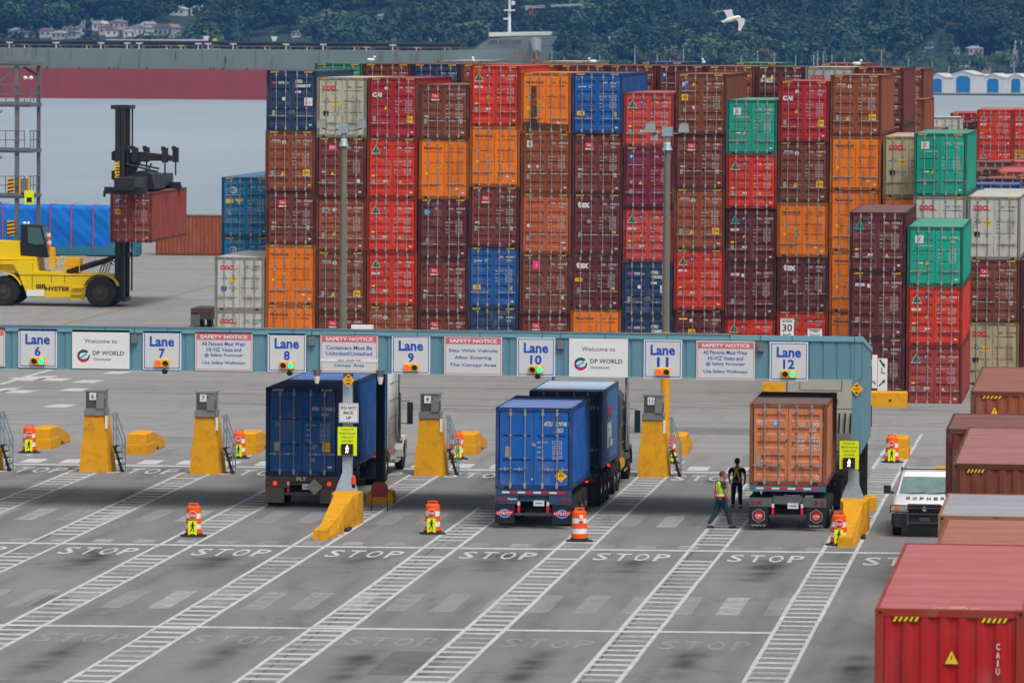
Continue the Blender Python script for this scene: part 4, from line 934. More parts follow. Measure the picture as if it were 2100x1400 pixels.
column(1858, 247.3, [(SH, (.30, .035, .030), 'TRI', 'HDMU 470513 5', 'dull red container on the ground in the front block beside the yellow barrier'), (SH, 'red', 'TRI', 'HDMU 480808 2', 'red container with green triangle in the middle of the front block'), (SH, 'teal', 'DFS', 'DFSU 624144 2', 'low teal container with square white badge topping the front block')], GB)
# side lettering on the red one
p = At(1858, 745, 247.3)
# left: off-white pair beside the main stack and blue ones behind
p = spot(-1)-BK_*.0+RD_*.0
GL = 'containers left of the main stack'
z = -.38
for (h, lb, code) in ((SH, 'off-white container with red letters, lower of the pair left of the orange ones', 'OOLU 167517 1'), (SH, 'off-white container with red letters, upper of the pair left of the orange ones', 'OOLU 124622 0')):
    container(lb, (p.x, p.y, z), 'white', 'OOCL', code, h, group=GL, rz=-ANG, style='flat'); z += h
p = At(449.5, 745, 283); z = -.38
for j, lb in enumerate(('bright blue container, lowest behind the off-white pair', 'bright blue container with round emblem, middle of the blue column', 'bright blue container with round emblem, top of the blue column')):
    container(lb, (p.x+CW/2, p.y+.5, z), 'cyanblue', 'BLUE2', 'BLKU 1%d0208 3' % j, HC+.04*j, group=GL, rz=-ANG); z += HC+.04*j
# red container seen side-on and the blue flat rack with its tarpaulin
p = G(319, 523); container('long rust red container seen side-on behind the lifted one', (p.x, p.y+1, -.38), 'rust', 'NONE', h=HC, rz=-R(88)+0, front='wall', group=GL)
# ---- right side yard, far
GF = 'containers in the far right yard'
FARS = [(2004, 225, 391, 'red', 'TRI', SH, 4, 'bright red container with green triangle in the far yard'), (2077, 225, 391, 'red', 'TRI', SH, 4, 'bright red container cut by the right edge in the far yard')]
nmj = ['on the ground', 'second up', 'third up', 'topmost']
for (px, py, d, c, k, h, n_, lb) in FARS:
    p = At(px, py, d); z = p.z
    for j in range(3): z -= h; container(lb+', '+nmj[3-j], (p.x+CW/2, p.y, z), 'orange' if (j == 1 and px > 2050) else c, k, 'HDMU 88%d22%d 1' % (j, j), h, group=GF, rz=-ANG)
for (px, py, d, c, h, L, ry, lb) in ((1949, 232, 405, 'crimson', HC, L40, 0, 'crimson container whose long pink roof tops the gap behind the white one'), (1893, 240, 380, 'white', SH, L20, 0, 'small white container behind the tall stack, left of the crimson one'),
        (1845, 266, 345, 'maroon', HC, L40, 0, 'maroon container peeping over the beige and tall teal ones'), (1990, 332, 345, 'maroon', SH, L20, 0, 'maroon container with pinkish roof just right of the tall teal one'), (2040, 331, 352, 'fred', SH, L20, 0, 'faded red container roof under the far orange one'),
        (1996, 347, 325, 'plum', HC, L20, 0, 'plum container roof below the pinkish roofs beside the tall teal one'), (2044, 352, 318, 'fred', HC, L40, 0, 'faded red container with hazard stripes near the right edge, mid distance'), (1995, 378, 300, 'blue', SH, L20, 0, 'blue container roof sliver behind the tall teal one'), (2010, 392, 292, 'white', SH, L20, 0, 'white container roof just behind the rightmost off-white one'), (2005, 262, 396, 'navy', SH, L20, 0, 'navy container edge left of the far bright red ones'), (2060, 345, 335, 'maroon', SH, L20, 0, 'maroon container roof tucked under the far orange one'), (2085, 362, 310, 'maroon', HC, L20, 0, 'maroon container at the photo edge behind the top off-white one'), (2020, 366, 308, 'maroon', SH, L20, 0, 'maroon container peeping over the blue roof sliver'), (1955, 250, 392, 'plum', HC, L20, 0, 'plum container between the small white one and the far bright red pair')):
    p = At(px, py, d); z = p.z-h; j = 0
    container(lb, (p.x+CW/2, p.y, z), c, 'TRIT', 'TCNU 33%d210 3' % (px % 10), h, L, group=GF, rz=-ANG)
# ---- foreground containers at the right edge, seen from their blank ends
GN_ = 'containers stacked at the right edge'
def fore(px, py, d, c, h, L, lb, lower=None, rz=0, roof=None):
    p = At(px, py, d); z = p.z-h
    t = container(lb, (p.x+CW/2, p.y, z), c, 'NONE', h=h, L=L, group=GN_, front='wall', rz=rz, roof=roof)
    if lower: container(lower, (p.x+CW/2, p.y, z-h-.002), 'rust', 'NONE', h=h, L=L, group=GN_, front='wall')
    return t, p, z
t1, p1, z1 = fore(1794.3, 1247, 92.0, 'crimson', HC, L40, 'big crimson container nearest the viewer with white vertical code and yellow triangle', 'rust container beneath the big crimson one', roof=(.36, .062, .066))
t1.color = (.40, .007, .010, 1)
for o in S.objects:
    if o.parent is t1 and not o.name.startswith('roof'): o.color = t1.color if o.name.startswith('body') else (.30, .03, .015, 1)
def dec(t, fn): q = MB(); fn(q); q.marks(t)
def d1(q):
    stripes(q, -.93, -.50, HC-.20, HC-.125, .005); stripes(q, .50, .93, HC-.20, HC-.125, .005)
    tri(q, .03, HC-.88, .22, YE, -.004)
    for i, ch in enumerate('CAIU 906482 5'): q.text(ch, .78, HC-.64-.135*i, .105, .004, W_, w=.06 if ch not in 'I1' else .02, align='c', bold=.02) if ch != ' ' else None
dec(t1, d1)
q = MB(); q.quad((.0, .5, HC-.008), (.25, .5, HC-.008), (.25, .58, HC-.008), (.0, .58, HC-.008), YE)
q.text('CAIU 906482 5 45G1', -.3, 0, .14, m=W_, w=.8, O=(0, .25, HC-.006), U=(1, 0, 0), V=(0, 1, 0)); q.build('roof_marking', PAL, t1)
p = At(1794.3, 1247, 92); p2 = p+Vector((CW+.04, 0, 0))
container('crimson container beside the nearest one, only its roof edge in frame', (p2.x+CW/2, p2.y, p2.z-HC), 'crimson', 'NONE', h=HC, L=L40, group=GN_, front='wall')
t2, p, z = fore(1899, 1172, 107, 'salmon', SH, L40, 'orange-red container with long ribbed roof behind the big crimson one', 'rust container beneath the orange-red one', roof=(.27, .07, .04))
t3, p, z = fore(1924, 1056.6, 120.3, 'gray2', SH, L20, 'rusty grey-roofed container between the orange-red and maroon ones', 'rust container beneath the grey-roofed one', roof=(.25, .28, .32))
for o in S.objects:
    if o.parent is t3 and o.name.startswith('frame'): o.color = (.30, .14, .05, 1)
t4, p, z = fore(1953.5, 950, 127.5, 'brown', HC, L40, 'maroon-brown container with striped corner above the grey-roofed one', 'rust container beneath the striped-corner one', roof=(.25, .072, .065))
dec(t4, lambda q: stripes(q, -.90, -.50, HC-.20, HC-.125, .005))
t5, p, z = fore(1940.2, 878.8, 142, 'maroon', HC, L20, 'dark maroon container whose corner stands left of the striped-corner one', 'rust container beneath the dark maroon one')
t6, p, z = fore(1990.4, 802, 158, 'rust', HC, L40, 'rust container with yellow triangle, farthest of the right edge stack', 'rust container beneath the farthest one')
dec(t6, lambda q: (stripes(q, -.90, -.35, HC-.20, HC-.125, .005), tri(q, -.55, HC-.66, .24, YE, -.004)))
# ================================================================ CANOPY AND ITS SIGNS
YF = 182.0
def XF(px, Y=YF): return AtY(px, 770, Y).x
def ZF(px, py, Y=YF): return AtY(px, py, Y).z
cx0, cx1 = XF(-60), XF(1767); zb0, zt0 = 4.66, 6.03
zb0 = (ZF(200, 756)+ZF(1600, 776))/2; zt0 = (ZF(200, 669)+ZF(1600, 690))/2
can = thing('lane_canopy', 'long pale blue sheet-metal canopy beam spanning the truck lanes', 'canopy', (0, 0, 0))
q = MB(); x = cx1; pan = []
while x > cx0-.3: pan += [(x, YF), (x-.34, YF), (x-.36, YF+.035), (x-.42, YF+.035), (x-.44, YF)]; x -= .44
vs = [(a, b, z) for a, b in pan for z in (zb0, zt0-.16)]
q.add(vs, [(2*i, 2*i+1, 2*i+3, 2*i+2) for i in range(len(pan)-1)], 0); q.box(cx0, YF+.05, zb0, cx1-.01, YF+.12, zt0-.17, 0)
q.build('fascia', CANB, can)
q = MB(); q.box(cx0, YF-.05, zt0-.16, cx1+.03, YF+.12, zt0); q.box(cx0, YF-.012, zb0-.03, XF(1747), YF+.1, zb0-.002)
q.prism([(YF+.13, zt0-.16), (YF+.13, zt0), (YF+7, zt0-.72), (YF+7, zt0-.88)], 0, cx1-.05, cx1+.03); q.build('trim', mat('canopy_trim_blue', (.16, .36, .44), .5, 0, .1, 1.2, .12), can)
q = MB(); q.prism([(YF+.13, zt0-.08), (YF+7, zt0-.80), (YF+7, zt0-.88), (YF+.13, zt0-.16)], 0, cx0, cx1-.06); q.build('roof', STEEL, can)
xl = XF(1747)
q = MB(); q.box(xl, YF, 2.25, cx1, YF+.3, zb0-.035); q.build('corner_cladding', CANB, can)
q = MB(); pr = []
y = YF+.31
while y < YF+6.9: pr += [(y, cx1), (y+.3, cx1), (y+.33, cx1-.03), (y+.4, cx1-.03), (y+.43, cx1)]; y += .44
vs = []
for (yy, xx) in pr:
    t = (yy-YF)/7; vs += [(xx, yy, 2.25+.1*t), (xx, yy, zt0-.17-.72*t)]
q.add(vs, [(2*i, 2*i+2, 2*i+3, 2*i+1) for i in range(len(pr)-1)], 0)
q.box(cx1-.12, YF+.31, 2.25, cx1-.05, YF+6.95, zt0-1.0, 0); q.build('side_panel', CANB, can)
for (px, yy, w, mm, z1) in ((712, YF+.15, .30, CANC, zb0+.1), (1750, YF+.12, .30, CANC, 2.6), (779, YF+6.6, .26, BLACKP, 4.9), (1771, YF+6.3, .26, BLACKP, 3.2), (779-1030, YF+6.6, .26, BLACKP, 4.9)):
    X = AtY(px, 900, yy).x; q = MB(); q.box(X-w/2, yy, .0, X+w/2, yy+.035, z1); q.box(X-w/2, yy+.25, .0, X+w/2, yy+.285, z1); q.box(X-.02, yy+.035, .0, X+.02, yy+.25, z1)
    if yy < YF+1: q.prism([(X-.38, .78), (X+.38, .78), (X+.17, 1.35), (X-.17, 1.35)], 1, yy-.02, yy-.001)
    q.build('column', mm, can)
q = MB()
for dz, r in ((zb0+.02, .025), (zt0-.22, .02)): q.cyl((cx0, YF+.20, dz), (cx1-.4, YF+.20, dz), r, n=6)
q.cyl((cx0, YF-.07, zt0+.03), (XF(1500), YF-.07, zt0+.03), .022, n=6); q.build('conduit', STEEL, can)
q = MB()
for px in range(-40, 1760, 128): X = XF(px); q.box(X-.012, YF-.058, zt0-.16, X+.012, YF-.051, zt0); q.box(X-.006, YF-.006, zb0, X+.006, YF-.001, zt0-.17)
q.build('panel_joint', mat('panel_joint_dark', (.05, .10, .13), .7), can)  # dark lines along the panel joints of the fascia and trim
for px in (277, 640, 1150, 1560):
    X = XF(px); q = MB(); q.box(X-.10, YF-.14, zt0-.5, X+.10, YF-.02, zt0-.22); q.cyl((X, YF-.08, zt0-.22), (X, YF-.08, zt0+.05), .015, n=5); q.build('junction_box', CABG if False else STEEL, can)
for px in (650, 780):
    X = AtY(px, 770, YF-.15).x; q = MB(); q.cyl((X, YF-.15, zb0-.12), (X, YF-.15, zb0+.10), .10, .14, 10, 0); q.cyl((X, YF-.15, zb0-.36), (X, YF-.15, zb0-.12), .06, .11, 10, 1); q.build('lamp', [STEEL, REFL], can)
for px in (337, 593, 1102):
    X = AtY(px, 763, YF-.1).x; q = MB(); q.ball((X, YF+.0, zb0-.04), .10, 0); q.build('camera_dome', BLACKP, can)
q = MB(); X = AtY(742, 672, YF+1).x; q.box(X-.35, YF+1, zt0-.1, X+.35, YF+1.3, zt0+.12); q.build('roof_unit', REFL, can)
def fl(q, a, b, w, y, m):
    d = Vector((b[0]-a[0], 0, b[1]-a[1])).normalized(); p = Vector((-d.z, 0, d.x))*w/2; A, B = Vector((a[0], y, a[1])), Vector((b[0], y, b[1]))
    q.quad(A-p, B-p, B+p, A+p, m)
def walker(q, x, z, s, y, m, front=False):
    q.disc((x+.04*s, y, z+s*.42), s*.085, m, 10)
    for a, b, w in (((.02, .33), (0, .0), .17), ((0, .02), (-.17, -.42), .09), ((.02, .02), (.10, -.2), .10), ((.10, -.2), (.07, -.45), .08), ((.05, .28), (.22, .06), .06), ((0, .28), (-.16, .14), .06), ((-.16, .14), (-.17, .0), .05)): fl(q, (x+a[0]*s, z+a[1]*s), (x+b[0]*s, z+b[1]*s), w*s, y, m)
def signpanel(q, x0, x1, z0, z1, y, m=0, edge=None):
    q.box(x0, y, z0, x1, y+.02, z1, m)
SP = [SIGNP, SIGNB, SIGNR, SIGNW, TXTG, MRED, MGREEN, MBLUE, MCYAN, BLACKP, MYEL]
def sign_at(px0, px1, py0, py1, name, label, cat, draw, grp=None, Y=YF-.05):
    x0, x1, z0, z1 = AtY(px0, (py0+py1)/2, Y).x, AtY(px1, (py0+py1)/2, Y).x, AtY(px0, py1, Y).z, AtY(px0, py0, Y).z
    w, h = x1-x0, z1-z0; t = thing(name, label, cat, (x0, Y, z0), group=grp)
    draw(t, w, h); return t
def draw_lane(n):
    def f(t, w, h):
        q = MB(); q.box(0, 0, 0, w, .03, h, 3); q.build('panel', SP, t)
        q = MB(); y = -.004
        for (a, b, c, d) in ((.04, .04, w-.04, .065), (.04, h-.065, w-.04, h-.04), (.04, .065, .065, h-.065), (w-.065, .065, w-.04, h-.065)): q.box(a, y, b, c, y+.003, d, 1)
        q.box(.065, -.003, .065, w-.065, .0, h-.065, 0); q.build('border', SP, t)
        q = MB(); q.text('Lane', w/2, h*.60, h*.27, -.008, 1, w=w*.64, bold=.03, align='c'); q.text(n, w/2, h*.30, h*.25, -.008, 1, w=(.16 if len(n) == 1 else .30)*w, bold=.03, align='c'); q.build('lettering', SP, t)
    return f
def draw_dp(t, w, h):
    q = MB(); q.box(0, 0, 0, w, .03, h, 3); q.build('panel', SP, t)
    q = MB(); y = -.005; q.text('Welcome to', w/2, h*.66, h*.11, y, 4, w=w*.57, align='c'); q.text('DP WORLD', w*.36, h*.35, h*.115, y, 4, w=w*.55, bold=.015); q.text('Vancouver', w*.36, h*.21, h*.085, y, 4, w=w*.33); q.build('lettering', SP, t)
    q = MB(); c = (w*.20, y, h*.33); r = h*.165
    q.disc(c, r, 7, 20, a0=200, a1=330); q.disc(c, r, 6, 20, a0=40, a1=165); q.disc(c, r, 5, 20, a0=150, a1=215); q.disc((c[0], y-.001, c[2]), r, 5, 20, a0=235, a1=300); q.disc((c[0], y-.001, c[2]), r, 4, 12, a0=-40, a1=10)
    q.disc((c[0]+r*.05, y-.002, c[2]), r*.72, 3, 20, rz=r*.5); fl(q, (c[0]-r*.6, c[2]-r*.35), (c[0]+r*.5, c[2]+r*.3), r*.3, y-.004, 8); q.build('emblem', SP, t)
def draw_safe(lines, plate=None):
    def f(t, w, h):
        q = MB(); q.box(0, 0, 0, w, .03, h, 0); q.build('panel', SP, t)
        q = MB(); q.box(.04, -.004, h*.80, w-.04, 0, h-.04, 2)
        for (a, b, c, d) in ((.04, .04, w-.04, .055), (.04, .055, .055, h*.8), (w-.055, .055, w-.04, h*.8)): q.box(a, -.004, b, c, 0, d, 2)
        q.build('header', SP, t)
        q = MB(); q.text('SAFETY NOTICE', w/2, h*.835, h*.095, -.008, 3, w=w*.82, bold=.035, align='c')
        for s, z, ww in lines: q.text(s, w/2, h*z, h*.105, -.006, 1, w=w*ww, bold=.01, align='c')
        if plate: q.box(.0, -.012, h*.28, w, -.006, h*.36, 3); q.text(plate, w/2, h*.30, h*.045, -.016, 9, w=w*.4, bold=.02, align='c')
        q.build('lettering', SP, t)
    return f
SA = draw_safe([('All Persons Must Wear', .65, .76), ('HI-VIZ Vests and', .50, .60), ('@ Safety Footwear', .35, .68), ('Use Safety Walkways', .15, .75)])
SB = draw_safe([('Containers Must Be', .60, .80), ('Unlocked/Unlashed', .45, .80), ('Canopy Area', .13, .52)], 'ONLY  UNDER  THE')
SC = draw_safe([('Stay With Vehicle', .57, .84), ('After Entering', .39, .64), ('The Canopy Area', .20, .81)])
GSG = 'signs on the canopy beam'
for i, (px, n) in enumerate(((38, '6'), (293, '7'), (549, '8'), (803.5, '9'), (1060, '10'), (1320, '11'), (1578.5, '12'))):
    py = 674+(px-38)*.0173; sign_at(px, px+78.5, py, py+79, 'lane_sign', f'white lane sign with blue border reading Lane {["six", "seven", "eight", "nine", "ten", "eleven", "twelve"][i]}', 'lane sign', draw_lane(n), GSG)
    red = n in ('7', '9', '11'); X = AtY(px+39.5, 740, YF-.13).x; Zc = ZF(px+39.5, py+66.5, YF-.13)
    t = thing('lane_signal', f'yellow lane signal showing {"red" if red else "green"} below the number {["six", "seven", "eight", "nine", "ten", "eleven", "twelve"][i]}', 'traffic light', (X, YF-.13, Zc), group='lane signals'); t.scale = (.9, 1, .9)
    q = MB(); q.box(-.26, 0, -.13, -.004, .1, .13); q.box(.004, 0, -.13, .26, .1, .13); q.build('housing', SYEL, t)
    for sx, on, off, is_on in ((-.13, LREDM, LOFFR, red), (.13, LGRN, LOFFG, not red)):
        q = MB(); q.cyl((sx, -.012, 0), (sx, .0, 0), .098, n=16); q.build('lens', on if is_on else off, t)
        q = MB()
        for a in range(0, 180, 20): q.quad(*[(sx+.108*math.cos(R(b)), yy, .108*math.sin(R(b))) for b, yy in ((a, 0), (a+20, 0), (a+20, -.1), (a, -.1))])
        q.build('visor', SYEL, t)
sign_at(-90, 10, 671, 750, 'safety_sign', 'faded red headed safety notice cut by the left edge of the photo', 'safety sign', SA, GSG)
sign_at(148, 265.5, 676, 755, 'welcome_sign', 'white welcome sign with round emblem between lanes six and seven', 'welcome sign', draw_dp, GSG)
sign_at(1167, 1287.5, 692, 772, 'welcome_sign', 'white welcome sign with round emblem between lanes ten and eleven', 'welcome sign', draw_dp, GSG)
sign_at(400, 518, 680.5, 759.5, 'safety_sign', 'safety notice about vests and footwear between lanes seven and eight', 'safety sign', SA, GSG)
sign_at(657, 775, 685, 763, 'safety_sign', 'safety notice about unlocked containers between lanes eight and nine', 'safety sign', SB, GSG)
sign_at(911, 1029.5, 689, 768, 'safety_sign', 'safety notice asking drivers to stay with their vehicle between lanes nine and ten', 'safety sign', SC, GSG)
sign_at(1428, 1548, 698, 777.5, 'safety_sign', 'safety notice about vests and footwear between lanes eleven and twelve', 'safety sign', SA, GSG)
def draw_walk(t, w, h):
    q = MB(); q.box(0, 0, 0, w, .03, h, 0); q.box(.012, -.002, .012, w-.012, .0, h-.012, 1); q.build('panel', [mat('sign_edge_dark', (.08, .1, .01), .5), LIME], t)
    q = MB()
    for s, z, ww in (('WATCH FOR', .86, .62), ('PEDESTRIANS', .73, .82), ('WHEN LIGHT', .60, .68), ('FLASHING', .47, .55)): q.text(s, w/2, h*z, h*.075, -.006, 0, w=w*ww, bold=.01, align='c')
    q.build('lettering', mat('olive_lettering', (.16, .19, .01), .6), t)
    q = MB(); q.box(w*.20, -.06, h*.04, w*.80, -.003, h*.41); lb = q.build('lamp_box', mat('lamp_box_black', (.03, .012, .01), .5), t)
    q = MB(); walker(q, w/2, h*.225, h*.28, -.064, 0); q.build('lit_figure', LWALK, t)
def draw_dia(t, w, h):
    q = MB(); q.prism([(w/2, 0), (w, h/2), (w/2, h), (0, h/2)], 1, 0, .02); q.build('panel', SYEL, t)
    q = MB(); q.text('4.4m', w/2, h*.44, h*.14, -.004, 0, w=w*.46, bold=.02, align='c')
    for s in (-1, 1): q.add([(w/2-.07, -.004, h/2+s*h*.20), (w/2+.07, -.004, h/2+s*h*.20), (w/2, -.004, h/2+s*h*.36)], [(0, 1, 2)], 0)
    q.build('lettering', BLACKP, t)
sign_at(692, 732.5, 874, 934, 'pedestrian_warning_sign', 'fluorescent yellow sign with lit walking figure beside the forty foot blue container', 'warning sign', draw_walk, 'pedestrian warning signs', YF+.05)
sign_at(1721, 1762, 902.5, 962, 'pedestrian_warning_sign', 'fluorescent yellow sign with lit walking figure beside the orange container', 'warning sign', draw_walk, 'pedestrian warning signs', YF-.2)
sign_at(702, 727, 765.5, 793, 'clearance_sign', 'yellow diamond height sign above the do not back up sign', 'height sign', draw_dia, 'clearance signs', YF-.08)
sign_at(1744, 1770, 783, 812, 'clearance_sign', 'yellow diamond height sign on the blue corner of the canopy', 'height sign', draw_dia, 'clearance signs', YF-.06)
def draw_back(t, w, h):
    q = MB(); q.box(0, 0, 0, w, .02, h, 3); q.build('panel', SP, t); q = MB()
    for (a, b, c, d) in ((.02, .02, w-.02, .03), (.02, h-.03, w-.02, h-.02), (.02, .03, .03, h-.03), (w-.03, .03, w-.02, h-.03)): q.box(a, -.003, b, c, 0, d, 4)
    for s, z, ww in (('DO NOT', .68, .78), ('BACK', .43, .52), ('UP', .17, .26)): q.text(s, w/2, h*z, h*.16, -.005, 9, w=w*ww, bold=.02, align='c')
    q.build('lettering', SP, t)
sign_at(695, 735, 826, 866, 'do_not_back_up_sign', 'white sign reading DO NOT BACK UP on the pale blue column', 'sign', draw_back, None, YF+.05)
X = AtY(725, 1002, YF-1.2).x; q = MB(); q.cyl((X, YF-1.2, 1.0), (X, YF-1.2, 1.12), .06, n=10, m=1); q.cyl((X, YF-1.2, 1.12), (X, YF-1.2, 1.32), .08, .07, 12, 0); q.ball((X, YF-1.2, 1.33), .07, 0)
tag(q.build('beacon_lamp', [mat('beacon_orange', (.9, .06, .02), .3), BLACKP]), 'small orange beacon lamp on the yellow barrier at the pale column', 'beacon')
# ================================================================ BARRIERS, BARRELS, BOOTHS
def shape_block(q, w, h, d, m=0):
    q.loft([[(-w/2, 0, .0), (w/2, 0, .0), (w/2, d, .0), (-w/2, d, .0)], [(-w/2, 0, h*.42), (w/2, 0, h*.42), (w/2, d, h*.42), (-w/2, d, h*.42)],
            [(-w/2+.02, .01, h*.5), (w/2-.02, .01, h*.5), (w/2-.02, d-.01, h*.5), (-w/2+.02, d-.01, h*.5)], [(-w/2+.03, .02, h-.05), (w/2-.03, .02, h-.05), (w/2-.03, d-.02, h-.05), (-w/2+.03, d-.02, h-.05)],
            [(-w/2+.12, .1, h), (w/2-.12, .1, h), (w/2-.12, d-.1, h), (-w/2+.12, d-.1, h)]], m, False)
GBAR = 'yellow concrete barriers'
def block(px, py, label, ramp=True, w=.80, h=.80, d=1.7):
    p = G(px, py); t = thing('concrete_barrier', label, 'barrier', (p.x, p.y, p.z), group=GBAR)
    q = MB(); shape_block(q, w, h, d); q.build('block', BSAFE, t)
    q = MB()
    for i in range(5): fl(q, (.3+.32*i, .30), (.55+.32*i, .62), .07, 0, 0)
    q.v = [(w/2-.035, x, z) for x, y, z in q.v]; q.build('worn_stripe_marking', mat('worn_chevron_grey', (.22, .22, .22), .7), t)
    if ramp:
        q = MB(); q.prism([(d+.25, .0), (d+.25, h*.80), (d+.6, h*.82), (d+1.6, h*.62), (d+2.9, .2), (d+2.9, .0), (d+1.5, 0), (d+1.4, .12), (d+1.0, .12), (d+.9, 0)], 0, -.30, .30); q.build('ramp', BSAFE, t)
    return t
block(82, 921, 'yellow block barrier behind the first barrel on the left')
block(280, 932, 'yellow block barrier standing without a barrel between booths six and seven')
block(504, 931, 'yellow block barrier beside the barrel right of booth seven')
block(954, 933, 'yellow block barrier beside the barrel right of booth nine')
block(1385, 935, 'yellow block barrier behind booth eleven', True)
block(1841, 941, 'yellow block barrier beside the barrel near the white pickup', False)
def taper(px, py, label, L=6.6):
    p = G(px, py); t = thing('concrete_barrier', label, 'barrier', (p.x, p.y, 0), group=GBAR)
    def ring(y, w, h, tw): return [(-w/2, y, 0), (w/2, y, 0), (w/2, y, h*.3), (tw/2, y, h), (-tw/2, y, h), (-w/2, y, h*.3)]
    q = MB(); q.loft([ring(0, .46, .30, .40), ring(1.5, .60, .38, .36), ring(L-1.3, .80, .96, .62), ring(L-1.0, .90, 1.0, .86), ring(L, .92, 1.0, .88)], 0, False); q.build('block', BSAFE, t)
    q = MB(); q.box(-.47, L*.45, 0, .47, L*.45+.9, .10); q.build('drain_slot', BLACKP, t); return t
taper(656, 1107, 'long yellow barrier tapering towards the viewer at the pale column')
taper(1733, 1122, 'yellow tapering barrier beside the last truck and the striped barrel', 6.4)
for px, py, lb, w in ((778, 1034, 'low yellow block at the foot of the black column behind the chair', .9), (1781, 1046, 'low yellow block at the foot of the dark column by the orange container', .5)):
    p = G(px, py); t = thing('concrete_barrier', lb, 'barrier', (p.x, p.y, 0), group=GBAR); q = MB(); shape_block(q, w, .45, .9); q.build('block', BSAFE, t)
p = G(1823, 835); t = thing('concrete_barrier', 'chipped yellow barrier under the arrow board in front of the plum containers', 'barrier', p, group=GBAR); q = MB(); q.loft([[(-1, 0, 0), (.78, 0, 0), (.78, .6, 0), (-1, .6, 0)], [(-1, 0, .62), (.78, 0, .62), (.78, .6, .62), (-1, .6, .62)], [(-.96, .06, .68), (.74, .06, .68), (.74, .54, .68), (-.96, .54, .68)]], 0, False); q.build('block', BSAFE, t)
q = MB(); q.ball((.05, 0, .3), .06, 0); q.build('lifting_hole', BLACKP, t)
p = At(1620, 812, 243); t = thing('concrete_barrier', 'pale yellow barrier seen between the canopy and the orange container', 'barrier', (p.x, p.y, -.3), group=GBAR); q = MB(); q.box(-1.2, 0, 0, 2.4, .6, 1.1); q.build('block', BSAFE, t)
GBL = 'orange traffic barrels'
def barrel(px, py, label, sign=True, rot=0, s=1.):
    p = G(px, py-4); t = thing('traffic_barrel', label, 'traffic barrel', (p.x, p.y, p.z+.004), rot, GBL)
    prof = [(.0, .255), (.20, .25), (.205, .238), (.36, .235), (.365, .243), (.52, .238), (.525, .226), (.68, .222), (.685, .23), (.86, .215), (.90, .17), (.905, .0)]
    N = 20; q = MB(); ms = [0, 0, 1, 0, 0, 0, 1, 0, 0, 0, 0]
    for k in range(len(prof)-1):
        (z0, r0_), (z1, r1) = prof[k], prof[k+1]; white = (.205 <= z0 < .36 and z1 > .3) or (.525 <= z0 < .68 and z1 > .6)
        vs = []
        for i in range(N): a = 2*math.pi*i/N; vs += [(r0_*math.cos(a), r0_*math.sin(a), .04+z0), (r1*math.cos(a), r1*math.sin(a), .04+z1)]
        q.add(vs, [(2*i, 2*((i+1) % N), 2*((i+1) % N)+1, 2*i+1) for i in range(N)], 1 if white else 0, True)
    q.build('drum', [ORNG, REFL], t)
    q = MB(); q.cyl((0, 0, 0), (0, 0, .035), .43, .40, 20, sm=False); q.cyl((0, 0, .035), (0, 0, .10), .30, .27, 20); q.build('rubber_base', TYRE, t)
    q = MB(); q.box(-.15, -.03, .935, -.11, .03, 1.01); q.box(.11, -.03, .935, .15, .03, 1.01); q.box(-.15, -.03, 1.0, .15, .03, 1.035); q.build('handle', ORNG, t)
    if sign:
        q = MB()
        for r, y, m in ((.145, -.262, 1), (.13, -.266, 0)): q.disc((-.0, y, .66), r, m, 8) if False else q.add([(r*math.cos(R(22.5+45*k)), y, .66+r*math.sin(R(22.5+45*k))) for k in range(8)], [tuple(range(8))], m)
        q.text('STOP', 0, .615, .09, -.27, 1, w=.20, bold=.02, align='c'); q.build('stop_plate', [STOPR, REFL], t)
        q = MB(); q.box(-.135, -.268, .06, .135, -.258, .50, 0); walker(q, 0, .30, .34, -.272, 1); q.build('pedestrian_plate', [LIME, BLACKP], t)
    else:
        q = MB(); q.box(-.05, -.25, .72, .06, -.238, .82, 1); q.box(-.06, -.262, .585, .07, -.245, .645, 0); q.build('sticker', [STOPR, REFL], t)
    return t
barrel(397, 1103, 'striped barrel with STOP and walker plates standing alone in the near left lanes', rot=.03)
barrel(887, 1098, 'striped barrel with STOP and walker plates between the long blue and the twin trucks', rot=-.02)
barrel(1188, 1113, 'plain striped barrel without plates behind the twin trailer truck', False, .3)
barrel(1720, 1121, 'striped barrel with plates at the tip of the barrier beside the last truck', rot=.05)
barrel(60, 932, 'striped barrel with plates farthest left behind the booths', rot=.12)
barrel(490, 943, 'striped barrel with plates right of booth seven', rot=.05)
barrel(937, 945, 'striped barrel with plates right of booth nine', rot=.25)
barrel(1373, 953, 'striped barrel with plates half hidden by booth eleven', rot=.1)
barrel(1829, 952, 'striped barrel with plates above the white pickup', rot=0)
CABG = mat('kiosk_grey', (.36, .36, .36), .35, .6, .2, 3, .2); CABD = mat('kiosk_dark_panel', (.14, .13, .12), .3, .5)
STRB = mat('stair_blue_grey', (.22, .30, .36), .5, .3)
